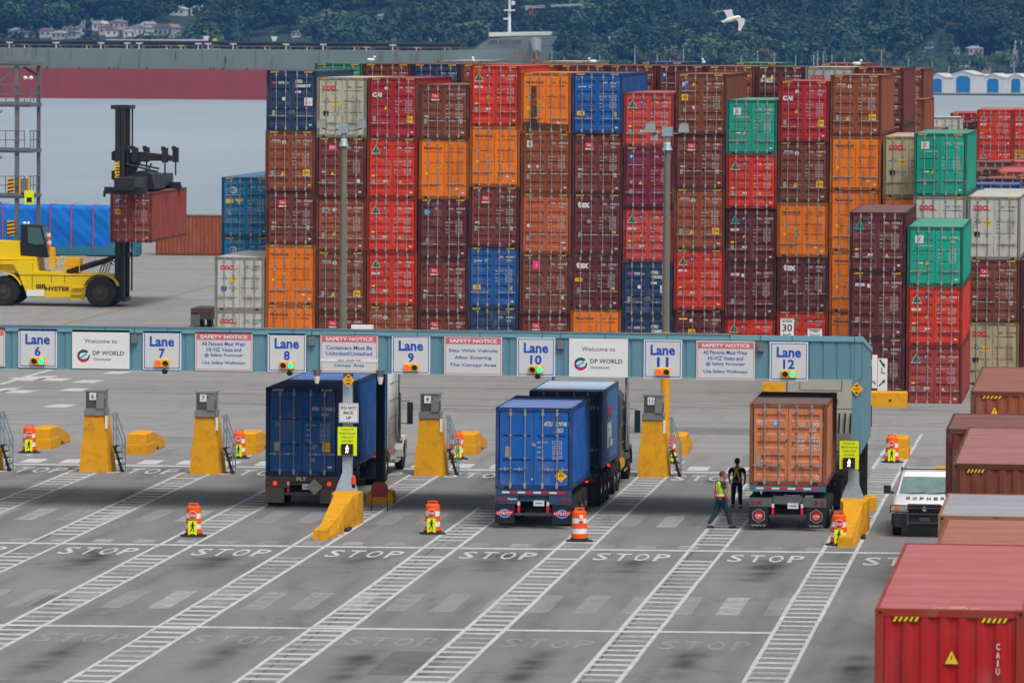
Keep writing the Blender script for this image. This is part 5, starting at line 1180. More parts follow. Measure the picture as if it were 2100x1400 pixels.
def booth(px, py, num, label):
    p = G(px, py); t = thing('lane_booth', label, 'kiosk', (p.x, p.y, p.z), group='lane booths'); w = .55
    q = MB(); q.loft([[(-w, 0, 0), (w*.92, 0, 0), (w*1.02, 1.3, 0), (-w, 1.3, 0)], [(-w*.90, .06, .95), (w*.80, .06, .95), (w*.86, 1.25, .95), (-w*.90, 1.25, .95)], [(-w*.80, .08, 1.15), (w*.74, .08, 1.15), (w*.80, 1.2, 1.15), (-w*.80, 1.2, 1.15)],
                      [(-w*.70, .12, 2.02), (w*.56, .12, 2.02), (w*.62, 1.1, 2.02), (-w*.70, 1.1, 2.02)]], 0, False); q.build('pedestal', BSAFE, t)
    q = MB(); q.box(-.40, .07, 2.02, .34, 1.12, 2.24); q.box(-.34, .1, 2.24, .30, 1.0, 2.86); q.box(-.37, .07, 2.86, .34, 1.03, 2.91); q.box(.06, .02, 2.26, .36, .10, 2.68); q.build('cabinet', CABG, t)
    q = MB(); q.box(-.32, .094, 2.27, .04, .099, 2.84); q.box(.342, .0, 2.30, .37, .3, 2.62); q.box(.346, .02, 2.08, .37, .2, 2.18); q.build('screen_panel', CABD, t)
    q = MB(); q.box(-.20, .06, 2.56, .04, .088, 2.82, 0); q.add([(.045, .07, 2.58), (.12, .07, 2.69), (.045, .07, 2.80)], [(0, 1, 2)], 1); q.text(num, -.08, 2.61, .16, .055, 1, w=.10 if len(num) == 1 else .14, bold=.02, align='c'); q.build('number_plate', [SIGNW, SIGNB], t)
    q = MB(); q.box(.36, .1, 1.55, .44, .24, 2.0); q.build('card_reader', REFL, t)
    st_ = MB()
    for yy in (.45, 1.05):
        st_.bar((.50, yy, 2.02), (.60, yy, 2.06), .04); st_.bar((.60, yy, 2.06), (.93, yy-.1, 1.15), .04); st_.bar((.60, yy, 1.65), (.93, yy-.1, .75), .035); st_.bar((.93, yy-.1, 1.17), (.95, yy-.1, .0), .04); st_.bar((.60, yy, 2.04), (.60, yy, .8), .04)
    st_.build('handrail', STRB, t); st_ = MB()
    for k in range(4): z = .22+k*.22; x = .93-(z/.9)*.28; st_.box(x-.10, .4, z, x+.08, 1.0, z+.035)
    st_.box(.86, .33, .0, 1.0, .40, .10); st_.prism([(.62, .92), (.70, .92), (1.0, .0), (.90, .0)], 1, .30, .36); st_.build('stairs', BLACKP, t)
    return t
booth(-38, 966, '5', 'yellow lane booth at the left edge with only its stairs in frame')
booth(193.5, 968, '6', 'yellow tapered lane booth with grey cabinet numbered six')
booth(420, 972, '7', 'yellow tapered lane booth with grey cabinet numbered seven')
booth(880, 975, '9', 'yellow tapered lane booth with grey cabinet numbered nine')
booth(1338, 978, '11', 'yellow tapered lane booth with grey cabinet numbered eleven')
# ---- folding chair under the canopy
p = G(778, 1046); t = thing('chair', 'dark red shell chair standing behind the black canopy column', 'chair', (p.x, p.y, 0), .15)
CHR = mat('chair_dark_red', (.13, .022, .02), .5); 
q = MB(); q.loft([[(-.26, -.22, .46), (.26, -.22, .46), (.24, .24, .44), (-.24, .24, .44)], [(-.26, -.22, .50), (.26, -.22, .50), (.24, .24, .48), (-.24, .24, .48)]], 0, False); q.build('seat', CHR, t)
q = MB(); q.loft([[(-.27, -.24, .50), (.27, -.24, .50), (.27, -.20, .50), (-.27, -.20, .50)], [(-.28, -.30, .78), (.28, -.30, .78), (.28, -.27, .78), (-.28, -.27, .78)], [(-.18, -.33, .95), (.18, -.33, .95), (.18, -.30, .95), (-.18, -.30, .95)]], 0, False); q.build('backrest', CHR, t)
for sx in (-1, 1):
    for y0, y1 in ((-.22, -.30), (.22, .28)): q = MB(); q.cyl((sx*.24, y0, .46), (sx*.27, y1, 0), .014, n=6); q.build('leg', BLACKP, t)
# ================================================================ LIGHT POLES, SMALL SIGNS
def pole(px, py_top, d, label, yel, heads):
    p = At(px, py_top, d); z0 = gz(p.y); H_ = p.z-z0-.75; t = thing('light_pole', label, 'light pole', (p.x, p.y, z0), group='yard light poles')
    q = MB(); q.cyl((0, 0, 3.2 if yel else 0), (0, 0, H_), .155, .115, 12); q.cyl((0, 0, H_-.05), (0, 0, H_+.02), .13, n=12); q.build('shaft', CONC, t)
    if yel: q = MB(); q.cyl((0, 0, 0), (0, 0, 4.2), .185, .175, 14); q.build('painted_base', BSAFE, t)
    q = MB(); q.cyl((0, 0, H_-.12), (0, 0, H_+.10), .21, .12, 14, 0); q.cyl((0, 0, H_+.10), (0, 0, H_+.17), .13, n=14, m=1); q.cyl((0, 0, H_+.17), (0, 0, H_+.45), .09, .11, 8, 0); q.box(-.2, -.18, H_+.42, .2, .18, H_+.78, 0); q.build('head_box', [mat('pole_head_blue_grey', (.30, .40, .46), .5, .3), REFL], t)
    for (x, z, w) in heads:
        q = MB(); q.cyl((0, 0, H_+.55), (x*.55, 0, H_+.52), .03, n=6); q.cyl((x*.55, 0, H_+.52), (x, 0, H_+.6), .03, n=6); q.build('arm', STEEL, t)
        q = MB(); s = .19*w; zc = H_+.62+z; q.loft([[(x-s, -s, zc-s*.8), (x+s, -s, zc-s*.8), (x+s, s, zc-s*.8), (x-s, s, zc-s*.8)], [(x-s*.8, -s*.5, zc+s*.7), (x+s*.8, -s*.5, zc+s*.7), (x+s*.8, s*.8, zc+s*.7), (x-s*.8, s*.8, zc+s*.7)], [(x-s*.4, 0, zc+s), (x+s*.4, 0, zc+s), (x+s*.4, s*.4, zc+s), (x-s*.4, s*.4, zc+s)]], 0, False); q.build('floodlight', mat('floodlight_grey', (.22, .24, .24), .35, .5), t)
    return t
pole(705, 256, 232, 'bare concrete light pole with spread lamp arms standing behind the long blue truck', False, [(-.9, .15, 1.), (.75, .18, 1.), (-.35, .55, .5)])
pole(1369, 262, 221, 'concrete light pole with yellow painted foot behind booth eleven', True, [(-.66, .12, 1.15), (-.5, -.25, .8), (.64, .12, 1.1)])
def post_sign(px0, px1, py0, py1, d, name, label, rows, post=.04):
    a, b_ = At(px0, py1, d), At(px1, py0, d); w, h = b_.x-a.x, b_.z-a.z; g = gz(a.y); t = thing(name, label, 'road sign', ((a.x+b_.x)/2, a.y, g)); z0 = a.z-g
    q = MB(); q.box(-w/2, -.02, z0, w/2, 0, z0+h); q.build('panel', SIGNW, t); q = MB()
    for s, zz, hh, ww in rows: q.text(s, 0, z0+h*zz, h*hh, -.026, 0, w=w*ww, bold=.02, align='c')
    for (x0_, z0_, x1_, z1_) in ((-w/2+.02, z0+.02, w/2-.02, z0+.035), (-w/2+.02, z0+h-.035, w/2-.02, z0+h-.02)): q.box(x0_, -.025, z0_, x1_, -.021, z1_)
    q.build('lettering', TXTG, t); q = MB(); q.cyl((0, .03, 0), (0, .03, z0+h), post, n=8); q.build('post', STEEL, t)
post_sign(1600.5, 1628.5, 653, 692, 232, 'speed_sign', 'white speed sign reading maximum 30 above the canopy', [('MAXIMUM', .80, .12, .75), ('30', .32, .40, .74), ('km/h', .08, .16, .6)])
post_sign(1656, 1686, 674, 706, 230, 'street_trucks_sign', 'small grey sign about street trucks above the canopy', [('STREET', .78, .15, .7), ('TRUCKS', .52, .15, .72), ('MAXIMUM', .28, .14, .8)])
p = At(1808, 797, 246); t = thing('arrow_board', 'white board with dark arrows on top of the chipped yellow barrier', 'direction sign', (p.x, p.y, p.z-.08))
q = MB(); q.box(-.42, 0, .1, -.20, .03, 1.55); q.box(-.18, -.02, .0, .24, .01, 1.40); q.build('panel', SIGNW, t)
q = MB(); fl(q, (-.1, 1.35), (.06, 1.12), .08, -.025, 0); q.add([(-.02, -.025, 1.14), (.14, -.025, 1.18), (.12, -.025, .98)], [(0, 1, 2)]); fl(q, (.0, 1.0), (.0, .75), .04, -.025, 0); fl(q, (-.0, .76), (.15, .76), .04, -.025, 0)
fl(q, (-.12, .2), (.08, .40), .06, -.025, 0); q.add([(.0, -.025, .44), (.16, -.025, .48), (.12, -.025, .32)], [(0, 1, 2)]); fl(q, (-.40, .42), (-.26, .28), .06, -.005, 0); q.build('arrow', TXTG, t)
# ================================================================ BIRDS
p = At(1495, 40, 212); t = thing('gull', 'white gull with grey wings gliding in front of the wooded hill', 'gull', p)
GW = mat('gull_white', (.78, .78, .78), .7); GG = mat('gull_grey', (.42, .42, .45), .7)
s_ = 1/55.
def B(px, py, y=0): return ((px-1495)*s_, y, (40-py)*s_)
q = MB(); rb = []
for (px, py, r) in ((1480, 45.2, .012), (1484, 44.6, .055), (1492, 41.8, .085), (1500, 40, .095), (1508, 37, .075), (1513, 35.2, .06), (1517, 35.2, .048), (1519.5, 36, .012)):
    c = B(px, py); rb.append([(c[0]+.25*r*math.cos(a*.785), c[1]+r*math.cos(a*.785), c[2]+r*math.sin(a*.785)) for a in range(8)])
q.loft(rb); q.build('body', GW, t)
q = MB(); q.loft([[B(1477.5, 43, -.08), B(1484, 47.5, -.05), B(1484, 47.5, .05), B(1477.5, 43, .08)], [B(1493, 40, -.04), B(1494, 44, -.03), B(1494, 44, .03), B(1493, 40, .04)]], 0, False); q.build('tail', GW, t)
def wing(pts, y0, y1):
    q = MB(); n = len(pts); F_ = []
    for k, (a, b_, t_) in enumerate(pts): F_.append([B(*a, y0+(y1-y0)*t_), B(*b_, y0+(y1-y0)*t_), tuple(np.array(B(*b_, y0+(y1-y0)*t_))+[0, 0, -.012]), tuple(np.array(B(*a, y0+(y1-y0)*t_))+[0, 0, -.012])])
    q.loft(F_, 0, False); return q
wing([((1505, 34.5), (1492, 39.5), 0), ((1501, 27), (1487.5, 31), .4), ((1499, 19.5), (1482, 22), .75), ((1480, 21.2), (1478, 22.4), .9), ((1459, 27.2), (1458.6, 27.8), 1)], .05, .75).build('wing', GG, t)
wing([((1517, 36.5), (1508, 41), 0), ((1528, 38), (1514, 43), -.0+.4), ((1529.5, 46), (1517, 50), .7), ((1524, 58), (1517, 57), .9), ((1521, 64), (1516, 61), 1)], -.05, -.7).build('wing', GG, t)
for (px, i, row, lb) in ((0, .8, 1, 'small gull resting on the dark green container'), (0, 2.9, 1, 'small gull resting above the scuffed brown container'), (0, 5.35, 1, 'small gull resting on the row right of the orange stained container'), (0, 7.6, 1, 'small gull resting on the stack above the faded red container'), (0, 10.7, 1, 'small gull resting at the right end of the second row')):
    p = spot(i, row)+BK_*.6; t = thing('gull', lb, 'gull', (p.x, p.y, 14.14), .6*i, 'gulls resting on containers'); q = MB(); q.ball((0, 0, .16), .12, 0, 8, 5, (1.9, .8, .8)); q.build('body', GW, t); q = MB(); q.ball((.2, 0, .3), .07, 0, 8, 5); q.build('head', GW, t)
# ================================================================ VEHICLES
def wheel_mesh(r, w, rimc):
    k = ('w', r, w, rimc)
    if k not in MC:
        q = MB(); N = 20; prof = [(-w/2, r*.56), (-w/2, r*.9), (-w*.42, r), (w*.42, r), (w/2, r*.9), (w/2, r*.56)]
        vs = [(x, rr*math.cos(2*math.pi*i/N), rr*math.sin(2*math.pi*i/N)) for i in range(N) for x, rr in prof]; n = len(prof)
        q.add(vs, [(i*n+j, ((i+1) % N)*n+j, ((i+1) % N)*n+j+1, i*n+j+1)[::-1] for i in range(N) for j in range(n-1)], 0, False)
        a = q.mesh('tyre', TYRE); q = MB()
        q.cyl((-w*.36, 0, 0), (w*.36, 0, 0), r*.57, n=N); q.cyl((-w*.5, 0, 0), (w*.5, 0, 0), r*.2, n=10)
        for i in range(8): t_ = i*.785; q.cyl((-w*.42, r*.36*math.cos(t_), r*.36*math.sin(t_)), (w*.42, r*.36*math.cos(t_), r*.36*math.sin(t_)), r*.05, n=5)
        MC[k] = (a, q.mesh('rim', rimc))
    return MC[k]
def wheel(t, x, y, r=.51, w=.27, rim=None):
    a, b_ = wheel_mesh(r, w, rim or ALU); o = link('wheel', a, t, (x, y, r)); link('rim', b_, o); return o
def duals(t, y, r=.51, rim=None, hw=1.03):
    for s in (-1, 1): wheel(t, s*(hw+.13), y, r, .26, rim); wheel(t, s*(hw-.17), y, r, .26, rim)
def logo_util(q, x, z):
    q.disc((x, -.012, z), .21, BL, 18, rz=.15); q.disc((x, -.014, z), .18, W_, 18, rz=.125); q.disc((x, -.016, z), .165, BL, 18, rz=.11); q.add([(x-.29, -.018, z-.05), (x+.27, -.018, z-.02), (x+.29, -.018, z+.09), (x-.27, -.018, z+.06)], [(0, 1, 2, 3)], RD); q.text('UTILITY', x, z-.035, .09, -.021, W_, w=.48, bold=.03, align='c')
def logo_hex(q, x, z):
    for r, m, y in ((.225, GY, -.012), (.195, BK, -.014), (.15, RD, -.016)): q.add([(x+r*math.cos(R(30+60*k))*1.0, y, z+r*math.sin(R(30+60*k))) for k in range(6)], [tuple(range(6))], m)
    q.text('CBS', x, z-.035, .08, -.02, W_, w=.22, bold=.03, align='c'); q.text('PARTS', x, z-.10, .04, -.02, W_, w=.14, align='c'); q.text('CBS PARTS LTD.', x, z-.33, .05, -.012, W_, w=.46, align='c')
def trailer(label, x, y, L, deck, axles, board, boardz, logo=None, colbar=None, txt='', rearoff=0., flapc=None, lit=False, guard=True):
    t = thing('container_trailer', label, 'trailer', (x, y, 0), group='container trailers')
    bc = board
    q = MB()
    for s in (-1, 1): q.box(s*.38, .25, deck-.42, s*.50, L-.2, deck-.02)
    for yy in np.linspace(.3, L-.4, 6): q.box(-1.1, yy, deck-.2, 1.1, yy+.14, deck-.03)
    q.box(-1.2, L-.5, deck-.22, 1.2, L-.2, deck-.012); q.build('frame', CHASSIS, t)
    q = MB(); q.box(-1.2, -.02+rearoff, deck-.18, 1.2, .2+rearoff, deck-.012); q.build('rear_bolster', colbar or bc, t)
    if colbar:
        q = MB(); a = -1.0
        for k in range(8): q.box(a, -.03, deck-.12, a+.24, -.021, deck-.06, (W_, RD)[k % 2]); a += .25
        q.build('reflector_strip', PAL, t)
    for s in (-1, 1):
        q = MB(); q.box(s*1.22, -.01, boardz-.14, s*.48, .05, boardz+.14); q.build('light_board', bc, t)
        for k, xx in enumerate((1.10, .90)):
            q = MB(); q.cyl((s*xx, -.035, boardz), (s*xx, -.012, boardz), .062, n=12); q.build('tail_lamp', LTAIL if lit and (k == 1) else TAILO, t)
        q = MB(); q.box(s*1.22, .0, .16, s*.60, .02, boardz-.145); f_ = q.build('mud_flap', flapc or BLACKP, t)
        if logo: q = MB(); logo(q, s*.91, (boardz-.145)*.62); q.build('logo', PAL, f_)
    q = MB(); q.box(-.46, .06, boardz-.06, .46, .12, boardz+.2); q.build('rear_crossmember', bc, t)
    if guard:
        q = MB(); q.box(-.58, -.03, .42, .58, .05, .50, 0)
        for s in (-1, 1): q.box(s*.50, -.02, .50, s*.42, .04, boardz-.0, 0); q.box(s*.50, -.026, .52, s*.42, -.021, .74, 1); q.box(s*.50, -.026, .74, s*.42, -.021, .86, 2)
        q.build('underride_guard', [CHASSIS, MRED, WHITE], t)
    q = MB(); q.box(.0, -.02+.05, boardz-.20, .34, .055, boardz-.02, 0); q.box(.06, .025, boardz-.125, .28, .03, boardz-.095, 4); q.build('number_plate', PAL, t)
    if txt: q = MB(); q.text(txt, -.02, deck-.155, .12, -.026, W_, w=.32, bold=.03, align='c') if not colbar else q.text(txt, -.68, boardz-.03, .09, -.014, W_, w=.30, bold=.03, align='c'); q.build('lettering', PAL, t)
    for a in axles:
        duals(t, a, rim=ALU); q = MB(); q.cyl((-1.15, a, .51), (1.15, a, .51), .08, n=8); q.build('axle', CHASSIS, t)
    return t
def tractor(label, x, y0, paint, trim=ALU, high=True, hood=True, orangef=False):
    """y0: back of the sleeper; the truck faces away from the camera"""
    t = thing('semi_tractor', label, 'truck', (x, y0, 0), group='truck tractors')
    q = MB()
    for s in (-1, 1): q.box(s*.35, -3.1, .75, s*.47, 5.2, 1.0)
    q.box(-.9, -3.15, .72, .9, -3.0, .98); q.build('frame', CHASSIS, t)
    top = 3.95 if high else 3.3
    def ring(y, w, z0, z1, b=.14): return [(-w, y, z0), (w, y, z0), (w, y, z1-b), (w-b, y, z1), (-w+b, y, z1), (-w, y, z1-b)]
    q = MB(); q.loft([ring(0, 1.16, 1.05, top-.15), ring(.12, 1.2, 1.05, top), ring(1.7, 1.2, 1.05, top), ring(2.3, 1.12, 1.05, top-.45), ring(2.9, 1.06, 1.05, 2.85), ring(3.2, 1.04, 1.05, 2.75), ring(3.6, 1.02, 1.05, 2.05)], 0, True)
    q.build('cab', paint, t)
    q = MB(); q.loft([ring(3.6, .98, 1.0, 2.05, .2), ring(5.0, .80, .9, 1.75, .25), ring(5.4, .70, .8, 1.6, .25)], 0, True); q.build('hood', paint, t)
    for s in (-1, 1):
        q = MB(); q.box(s*1.205, 2.0, 1.15, s*1.19, 3.0, 2.6, 0); dr = q.build('door', paint, t); q = MB(); q.box(s*1.215, 2.15, 1.95, s*1.206, 2.9, 2.5); q.build('side_window', GLASS, dr)
        q = MB(); q.cyl((s*1.22, 2.1, 1.75), (s*1.22, 2.1, 2.15), .015, n=5); q.build('grab_handle', CHROME, dr)
        for zz in (1.5, 2.1, 2.7, 3.3):
            if zz < top-.2: q = MB(); q.box(s*1.212, .2, zz, s*1.2, 1.8, zz+.03); q.build('side_rib', STEEL, t)
        q = MB(); q.cyl((s*1.28, 1.92, 1.2), (s*1.28, 1.92, top+.5), .075, n=12); q.cyl((s*1.28, 1.92, 1.3), (s*1.28, 1.92, 2.9), .11, n=12); q.build('exhaust_stack', CHROME, t)
        q = MB(); q.bar((s*1.15, 2.95, 2.55), (s*1.55, 3.1, 2.55), .03); q.bar((s*1.15, 2.95, 1.75), (s*1.55, 3.1, 1.75), .03); q.build('mirror_arm', CHROME, t)
        q = MB(); q.box(s*1.46, 3.05, 1.72, s*1.66, 3.14, 2.50); mi = q.build('mirror', BLACKP, t); q = MB(); q.box(s*1.48, 3.046, 2.0, s*1.64, 3.049, 2.45); q.box(s*1.48, 3.046, 1.76, s*1.64, 3.049, 1.94); q.build('mirror_glass', GLASS, mi)
        q = MB(); q.cyl((s*.92, .25, .75), (s*.92, 1.9, .75), .32, n=18); q.build('fuel_tank', trim, t)
        q = MB()
        for k in range(9): a = math.pi*k/8; q.quad((s*.62, 4.45-.66*math.cos(a), .5+.66*math.sin(a)), (s*1.22, 4.45-.66*math.cos(a), .5+.66*math.sin(a)), (s*1.22, 4.45-.66*math.cos(a+math.pi/8), .5+.66*math.sin(a+math.pi/8)), (s*.62, 4.45-.66*math.cos(a+math.pi/8), .5+.66*math.sin(a+math.pi/8))) if k < 8 else None
        q.box(s*.62, 3.95, 1.05, s*1.2, 4.95, 1.2); q.build('front_fender', paint, t)
        q = MB(); q.box(s*1.2, 2.0, .42, s*.7, 3.4, .5); q.box(s*1.15, 2.05, .75, s*.8, 3.3, .8); q.build('step', trim, t)
        wheel(t, s*1.03, 4.45, .51, .29)
        q = MB(); q.box(s*1.2, -3.2, .25, s*.62, -3.17, .95); q.build('mud_flap', BLACKP, t); q = MB(); q.box(s*1.2, -3.22, .96, s*.62, -3.16, 1.12, 0); q.box(s*1.16, -3.235, 1.0, s*.98, -3.221, 1.08, 1); q.box(s*.90, -3.235, 1.0, s*.72, -3.221, 1.08, 1); q.build('light_bar', [STEEL, LTAIL], t)
        q = MB(); q.box(s*.58, -3.0, 1.06, s*1.2, -1.0, 1.09); q.build('quarter_fender', BLACKP, t)
    duals(t, -2.45); duals(t, -1.15)
    q = MB(); q.box(-.45, -2.3, 1.0, .45, -1.2, 1.13); q.build('fifth_wheel', CHASSIS, t)
    q = MB(); q.box(-1.15, 5.2, .35, 1.15, 5.5, .8); q.build('bumper', trim, t)
    q = MB(); q.box(-.95, 3.0, 2.12, .95, 3.55, 2.13); q.build('windscreen_cowl', GLASS, t)
    if high: q = MB(); q.box(-.75, -.012, 3.18, .75, -.001, 3.21); q.box(-.75, -.012, 3.21, -.72, -.001, 3.75); q.box(.72, -.012, 3.21, .75, -.001, 3.75); q.box(-1.15, -.012, 2.55, 1.15, -.001, 2.57); q.box(-.012, -.012, 1.1, .012, -.001, 2.55); q.build('rear_panel_seam', STEEL, t)
    if high:
        q = MB(); q.box(.28, -.10, 2.78, .62, -.002, 2.92); q.box(-.72, -.06, 2.86, -.42, -.002, 2.93); q.build('rear_lamp_bracket', STEEL, t)
        for x_ in (.62, .82, 1.02): q = MB(); q.cyl((x_, -.12, 1.05), (x_+.05, -.12, 2.4), .035, n=6); q.build('air_line', BLACKP, t)
        q = MB(); q.box(.55, -.25, 1.1, 1.1, -.05, 1.7); q.build('tool_box', STEEL, t)
    return t
WCAB = mat('cab_white', (.60, .60, .57), .4, 0, .15, 1.5, .2); KCAB = mat('cab_midnight', (.02, .028, .045), .3, 0, .1, 1.5, .1); CCAB = mat('cab_cream', (.40, .385, .33), .45, 0, .1, 1.5, .12)
BRN = mat('trailer_brown_board', (.085, .05, .04), .7, .1, .5, 4, .6, dirtcol=(.04, .09, .05)); BLUB = mat('trailer_blue_board', (.02, .06, .13), .6, .1, .3, 4, .4); TEALB = mat('trailer_teal_board', (.03, .17, .26), .6, .1, .35, 4, .55, dirtcol=(.16, .08, .05))
MUDF = mat('mud_flap_dusty', (.10, .085, .072), .9, 0, .3, 4, .3)
# lane 8: a forty-foot blue box
a = At(544.6, 976.4, 186.7); b_ = At(697.1, 976.4, 186.7); XC8, Y8 = (a.x+b_.x)/2, a.y
trailer('trailer under the long blue container, brownish rear board and tilted plate', XC8, Y8+.0, 12.4, 1.05, (1.1, 2.35), BRN, .80, None, None, 'FLT', flapc=MUDF, lit=True)
q = MB(); q.box(-.19, -.06, -.19, .19, -.05, .19); q.v = [(x*.7071-z*.7071, y, x*.7071+z*.7071) for x, y, z in q.v]
o = q.build('placard_holder', mat('placard_grey', (.30, .28, .22), .5, .4), [o for o in S.objects if o.name.startswith('container_trailer')][-1], (.42, 0, .70))
tc8 = container('long royal blue forty foot container on the truck in lane eight', (XC8, Y8, 1.05), (.002, .08, .29), 'NONE', h=HC, cat='shipping container', style='old', group='containers on trucks', roof=(.02, .14, .50))
q = MB(); h = HC; stripes(q, -1.0, -.62, h-.11, h-.03); stripes(q, .62, 1.0, h-.11, h-.03); q.m = [W_ if m == YE else m for m in q.m]
q.text('APHU', .30, h-.75, .13, .02, W_, w=.24, bold=.015); q.text('718408', .64, h-.75, .13, .02, W_, w=.34, bold=.015); q.text('2', 1.03, h-.75, .13, .02, W_, w=.05, bold=.01); q.text('45G1', .64, h-.93, .12, .02, W_, w=.22, bold=.015); table(q, h, W_, h-1.25, 0)
q.disc((-.84, .02, h-1.2), .07, GY, 12); q.disc((-.84, .018, h-1.2), .05, BL, 12); q.quad((-.94, .02, .82), (-.76, .02, .82), (-.76, .02, 1.1), (-.94, .02, 1.1), GY)
q.quad((.66, .02, .8), (.92, .02, .8), (.92, .02, 1.1), (.66, .02, 1.1), YE); q.text('CAUTION', .79, 1.02, .04, .018, BK, w=.2, align='c'); q.text('9\'6" HIGH', .79, .9, .05, .018, BK, w=.2, align='c'); q.quad((.84, .02, .26), (.98, .02, .26), (.98, .02, .33), (.84, .02, .33), W_)
fl(q, (.28, .45), (.42, .6), .012, .02, W_); fl(q, (.28, .6), (.42, .45), .012, .02, W_)
for k in range(6): fl(q, (.28+.03*k, .85+.02*(k % 3)), (.36+.03*k, 1.05-.03*(k % 2)), .014, .02, GY)
q.marks(tc8)
tractor('white sleeper tractor pulling the long blue container in lane eight', XC8, Y8+12.75, WCAB)
# lane 10: twin twenty-footers
a = At(1016, 1000, 179.3); b_ = At(1174, 1000, 179.3); XA, YA = (a.x+b_.x)/2, a.y; zd = 1.24
trailer('rear trailer of the twin load, blue board with globe logos on its mud flaps', XA, YA, 7.2, zd, (1.5, 2.8, 4.1), BLUB, .92, logo_util, BLUB, 'Aspen')
tA = container('royal blue twenty foot container with yellow diamond placard, rear of the twin load', (XA, YA, zd), (.002, .10, .40), 'NONE', h=SH, L=L20, style='old', group='containers on trucks', roof=(.06, .16, .45))
q = MB(); h = SH; q.text('APZU', .32, h-.58, .14, .02, W_, w=.26, bold=.02); q.text('319748', .68, h-.58, .14, .02, W_, w=.36, bold=.02); q.text('5', 1.09, h-.58, .14, .02, W_, w=.06, bold=.02); q.text('22G1', .68, h-.78, .14, .02, W_, w=.24, bold=.02); table(q, h, W_, h-1.12, 0, .95)
q.add([(.86, .018, .24), (1.06, .018, .44), (.86, .018, .64), (.66, .018, .44)], [(0, 1, 2, 3)], YE); q.text('1495', .86, .40, .09, .014, BK, w=.2, bold=.01, align='c'); q.text('5.1', .86, .3, .05, .014, BK, w=.06, align='c')
q.quad((-.92, .02, 1.02), (-.74, .02, 1.02), (-.76, .02, 1.36), (-.9, .02, 1.36), GY); q.quad((-.06, .02, 1.38), (.06, .02, 1.36), (.06, .02, 1.46), (-.06, .02, 1.48), GY); q.disc((-.05, .02, .33), .03, YE, 8)
q.marks(tA)
a = At(1083, 800.8, 189.2); b_ = At(1233.4, 801.8, 189.2); XB, YB = (a.x+b_.x)/2, a.y; zt_ = a.z
XB = XA+.02
trailer('lead trailer of the twin load with black lettered flaps', XB, YB-1.9, 9.0, zt_-SH, (1.2, 2.5, 3.8), BLACKP, .92, None, None, '', lit=True, guard=False)
tB = container('weathered blue twenty foot container, front of the twin load', (XB, YB, zt_-SH), (.06, .17, .36), 'NONE', h=SH, L=L20, style='old', group='containers on trucks', roof=(.32, .46, .62))
for o in tB.children:
    if o.name.startswith('door'): o.color = (.012, .04, .10, 1)
q = MB(); O_ = (CW/2-.006, 0, 0); q.text('W', 2.0, 1.55, .40, m=RD, w=1.9, bold=.04, O=O_, U=(0, 1, 0), V=(0, 0, 1)); q.text('IPL', 2.0, .55, .85, m=W_, w=2.0, bold=.05, O=O_, U=(0, 1, 0), V=(0, 0, 1)); q.text('77 8', .82, SH-.62, .13, .02, W_, w=.32, bold=.01); q.marks(tB)
tractor('midnight blue tractor with chrome trim pulling the twin load', XB, YB+6.7, KCAB, CHROME, False)
# lane 12
a = At(1536.5, 994.8, 179.2); b_ = At(1695.3, 994.8, 179.2); X12, Y12 = (a.x+b_.x)/2, a.y; zd = 1.43
trailer('trailer under the orange container, teal board with hexagon logos on its flaps', X12, Y12, 7.0, zd, (1.4, 2.7), mat('trailer_grey_board', (.10, .115, .12), .7, .1, .4, 4, .5), .90, logo_hex, TEALB, '')
tc = container('orange-brown twenty foot container on the truck in lane twelve', (X12, Y12, zd), (.50, .17, .075), 'NONE', h=SH, L=L20, style='ridged', group='containers on trucks', roof=(.10, .055, .04))
q = MB(); h = SH; q.text('TRITON', -1.03, h-.62, .08, .02, W_, w=.34, bold=.03); q.box(-1.04, .02, h-.66, -.66, .021, h-.645, W_); q.disc((-.40, .02, h-.62), .085, CY, 14); q.disc((-.40, .018, h-.62), .04, W_, 6)
q.text('TCKU', .32, h-.72, .13, .02, W_, w=.22, bold=.02); q.text('142920', .66, h-.72, .13, .02, W_, w=.33, bold=.02); q.text('3', 1.08, h-.72, .13, .02, W_, w=.05, bold=.02); q.text('22G1', .66, h-.88, .12, .02, W_, w=.22, bold=.02)
for i, (s, n_) in enumerate((('MAXGROSS', '30.480 KG'), ('TARE WT', '2.170 KG'), ('PAYLOAD', '28.310 KG'), ('CU. CAP.', '33.2 CU.M'))): q.text(s, .22, h-1.10-.13*i, .09, .02, W_, w=.36 if i == 0 else .30, bold=.02); q.text(n_, .66, h-1.10-.13*i, .09, .02, W_, w=.34, bold=.02)
q.disc((.92, .02, .27), .06, W_, 14); q.disc((.92, .018, .27), .035, PK, 12); q.quad((-1.02, .02, .68), (-.86, .02, .68), (-.86, .02, .96), (-1.02, .02, .96), GY); q.quad((-.09, .0, 1.38), (-.02, .0, 1.38), (-.02, .0, 1.46), (-.09, .0, 1.46), GN); q.marks(tc)
trailer('empty lead trailer ahead of the orange container with dark flaps', X12, Y12+7.6, 8.0, 1.35, (1.2, 2.5), BLACKP, .92, None, None, '', guard=False)
tractor('cream tractor with tall roof fairing at the front of lane twelve', X12-.08, Y12+20.5, CCAB)
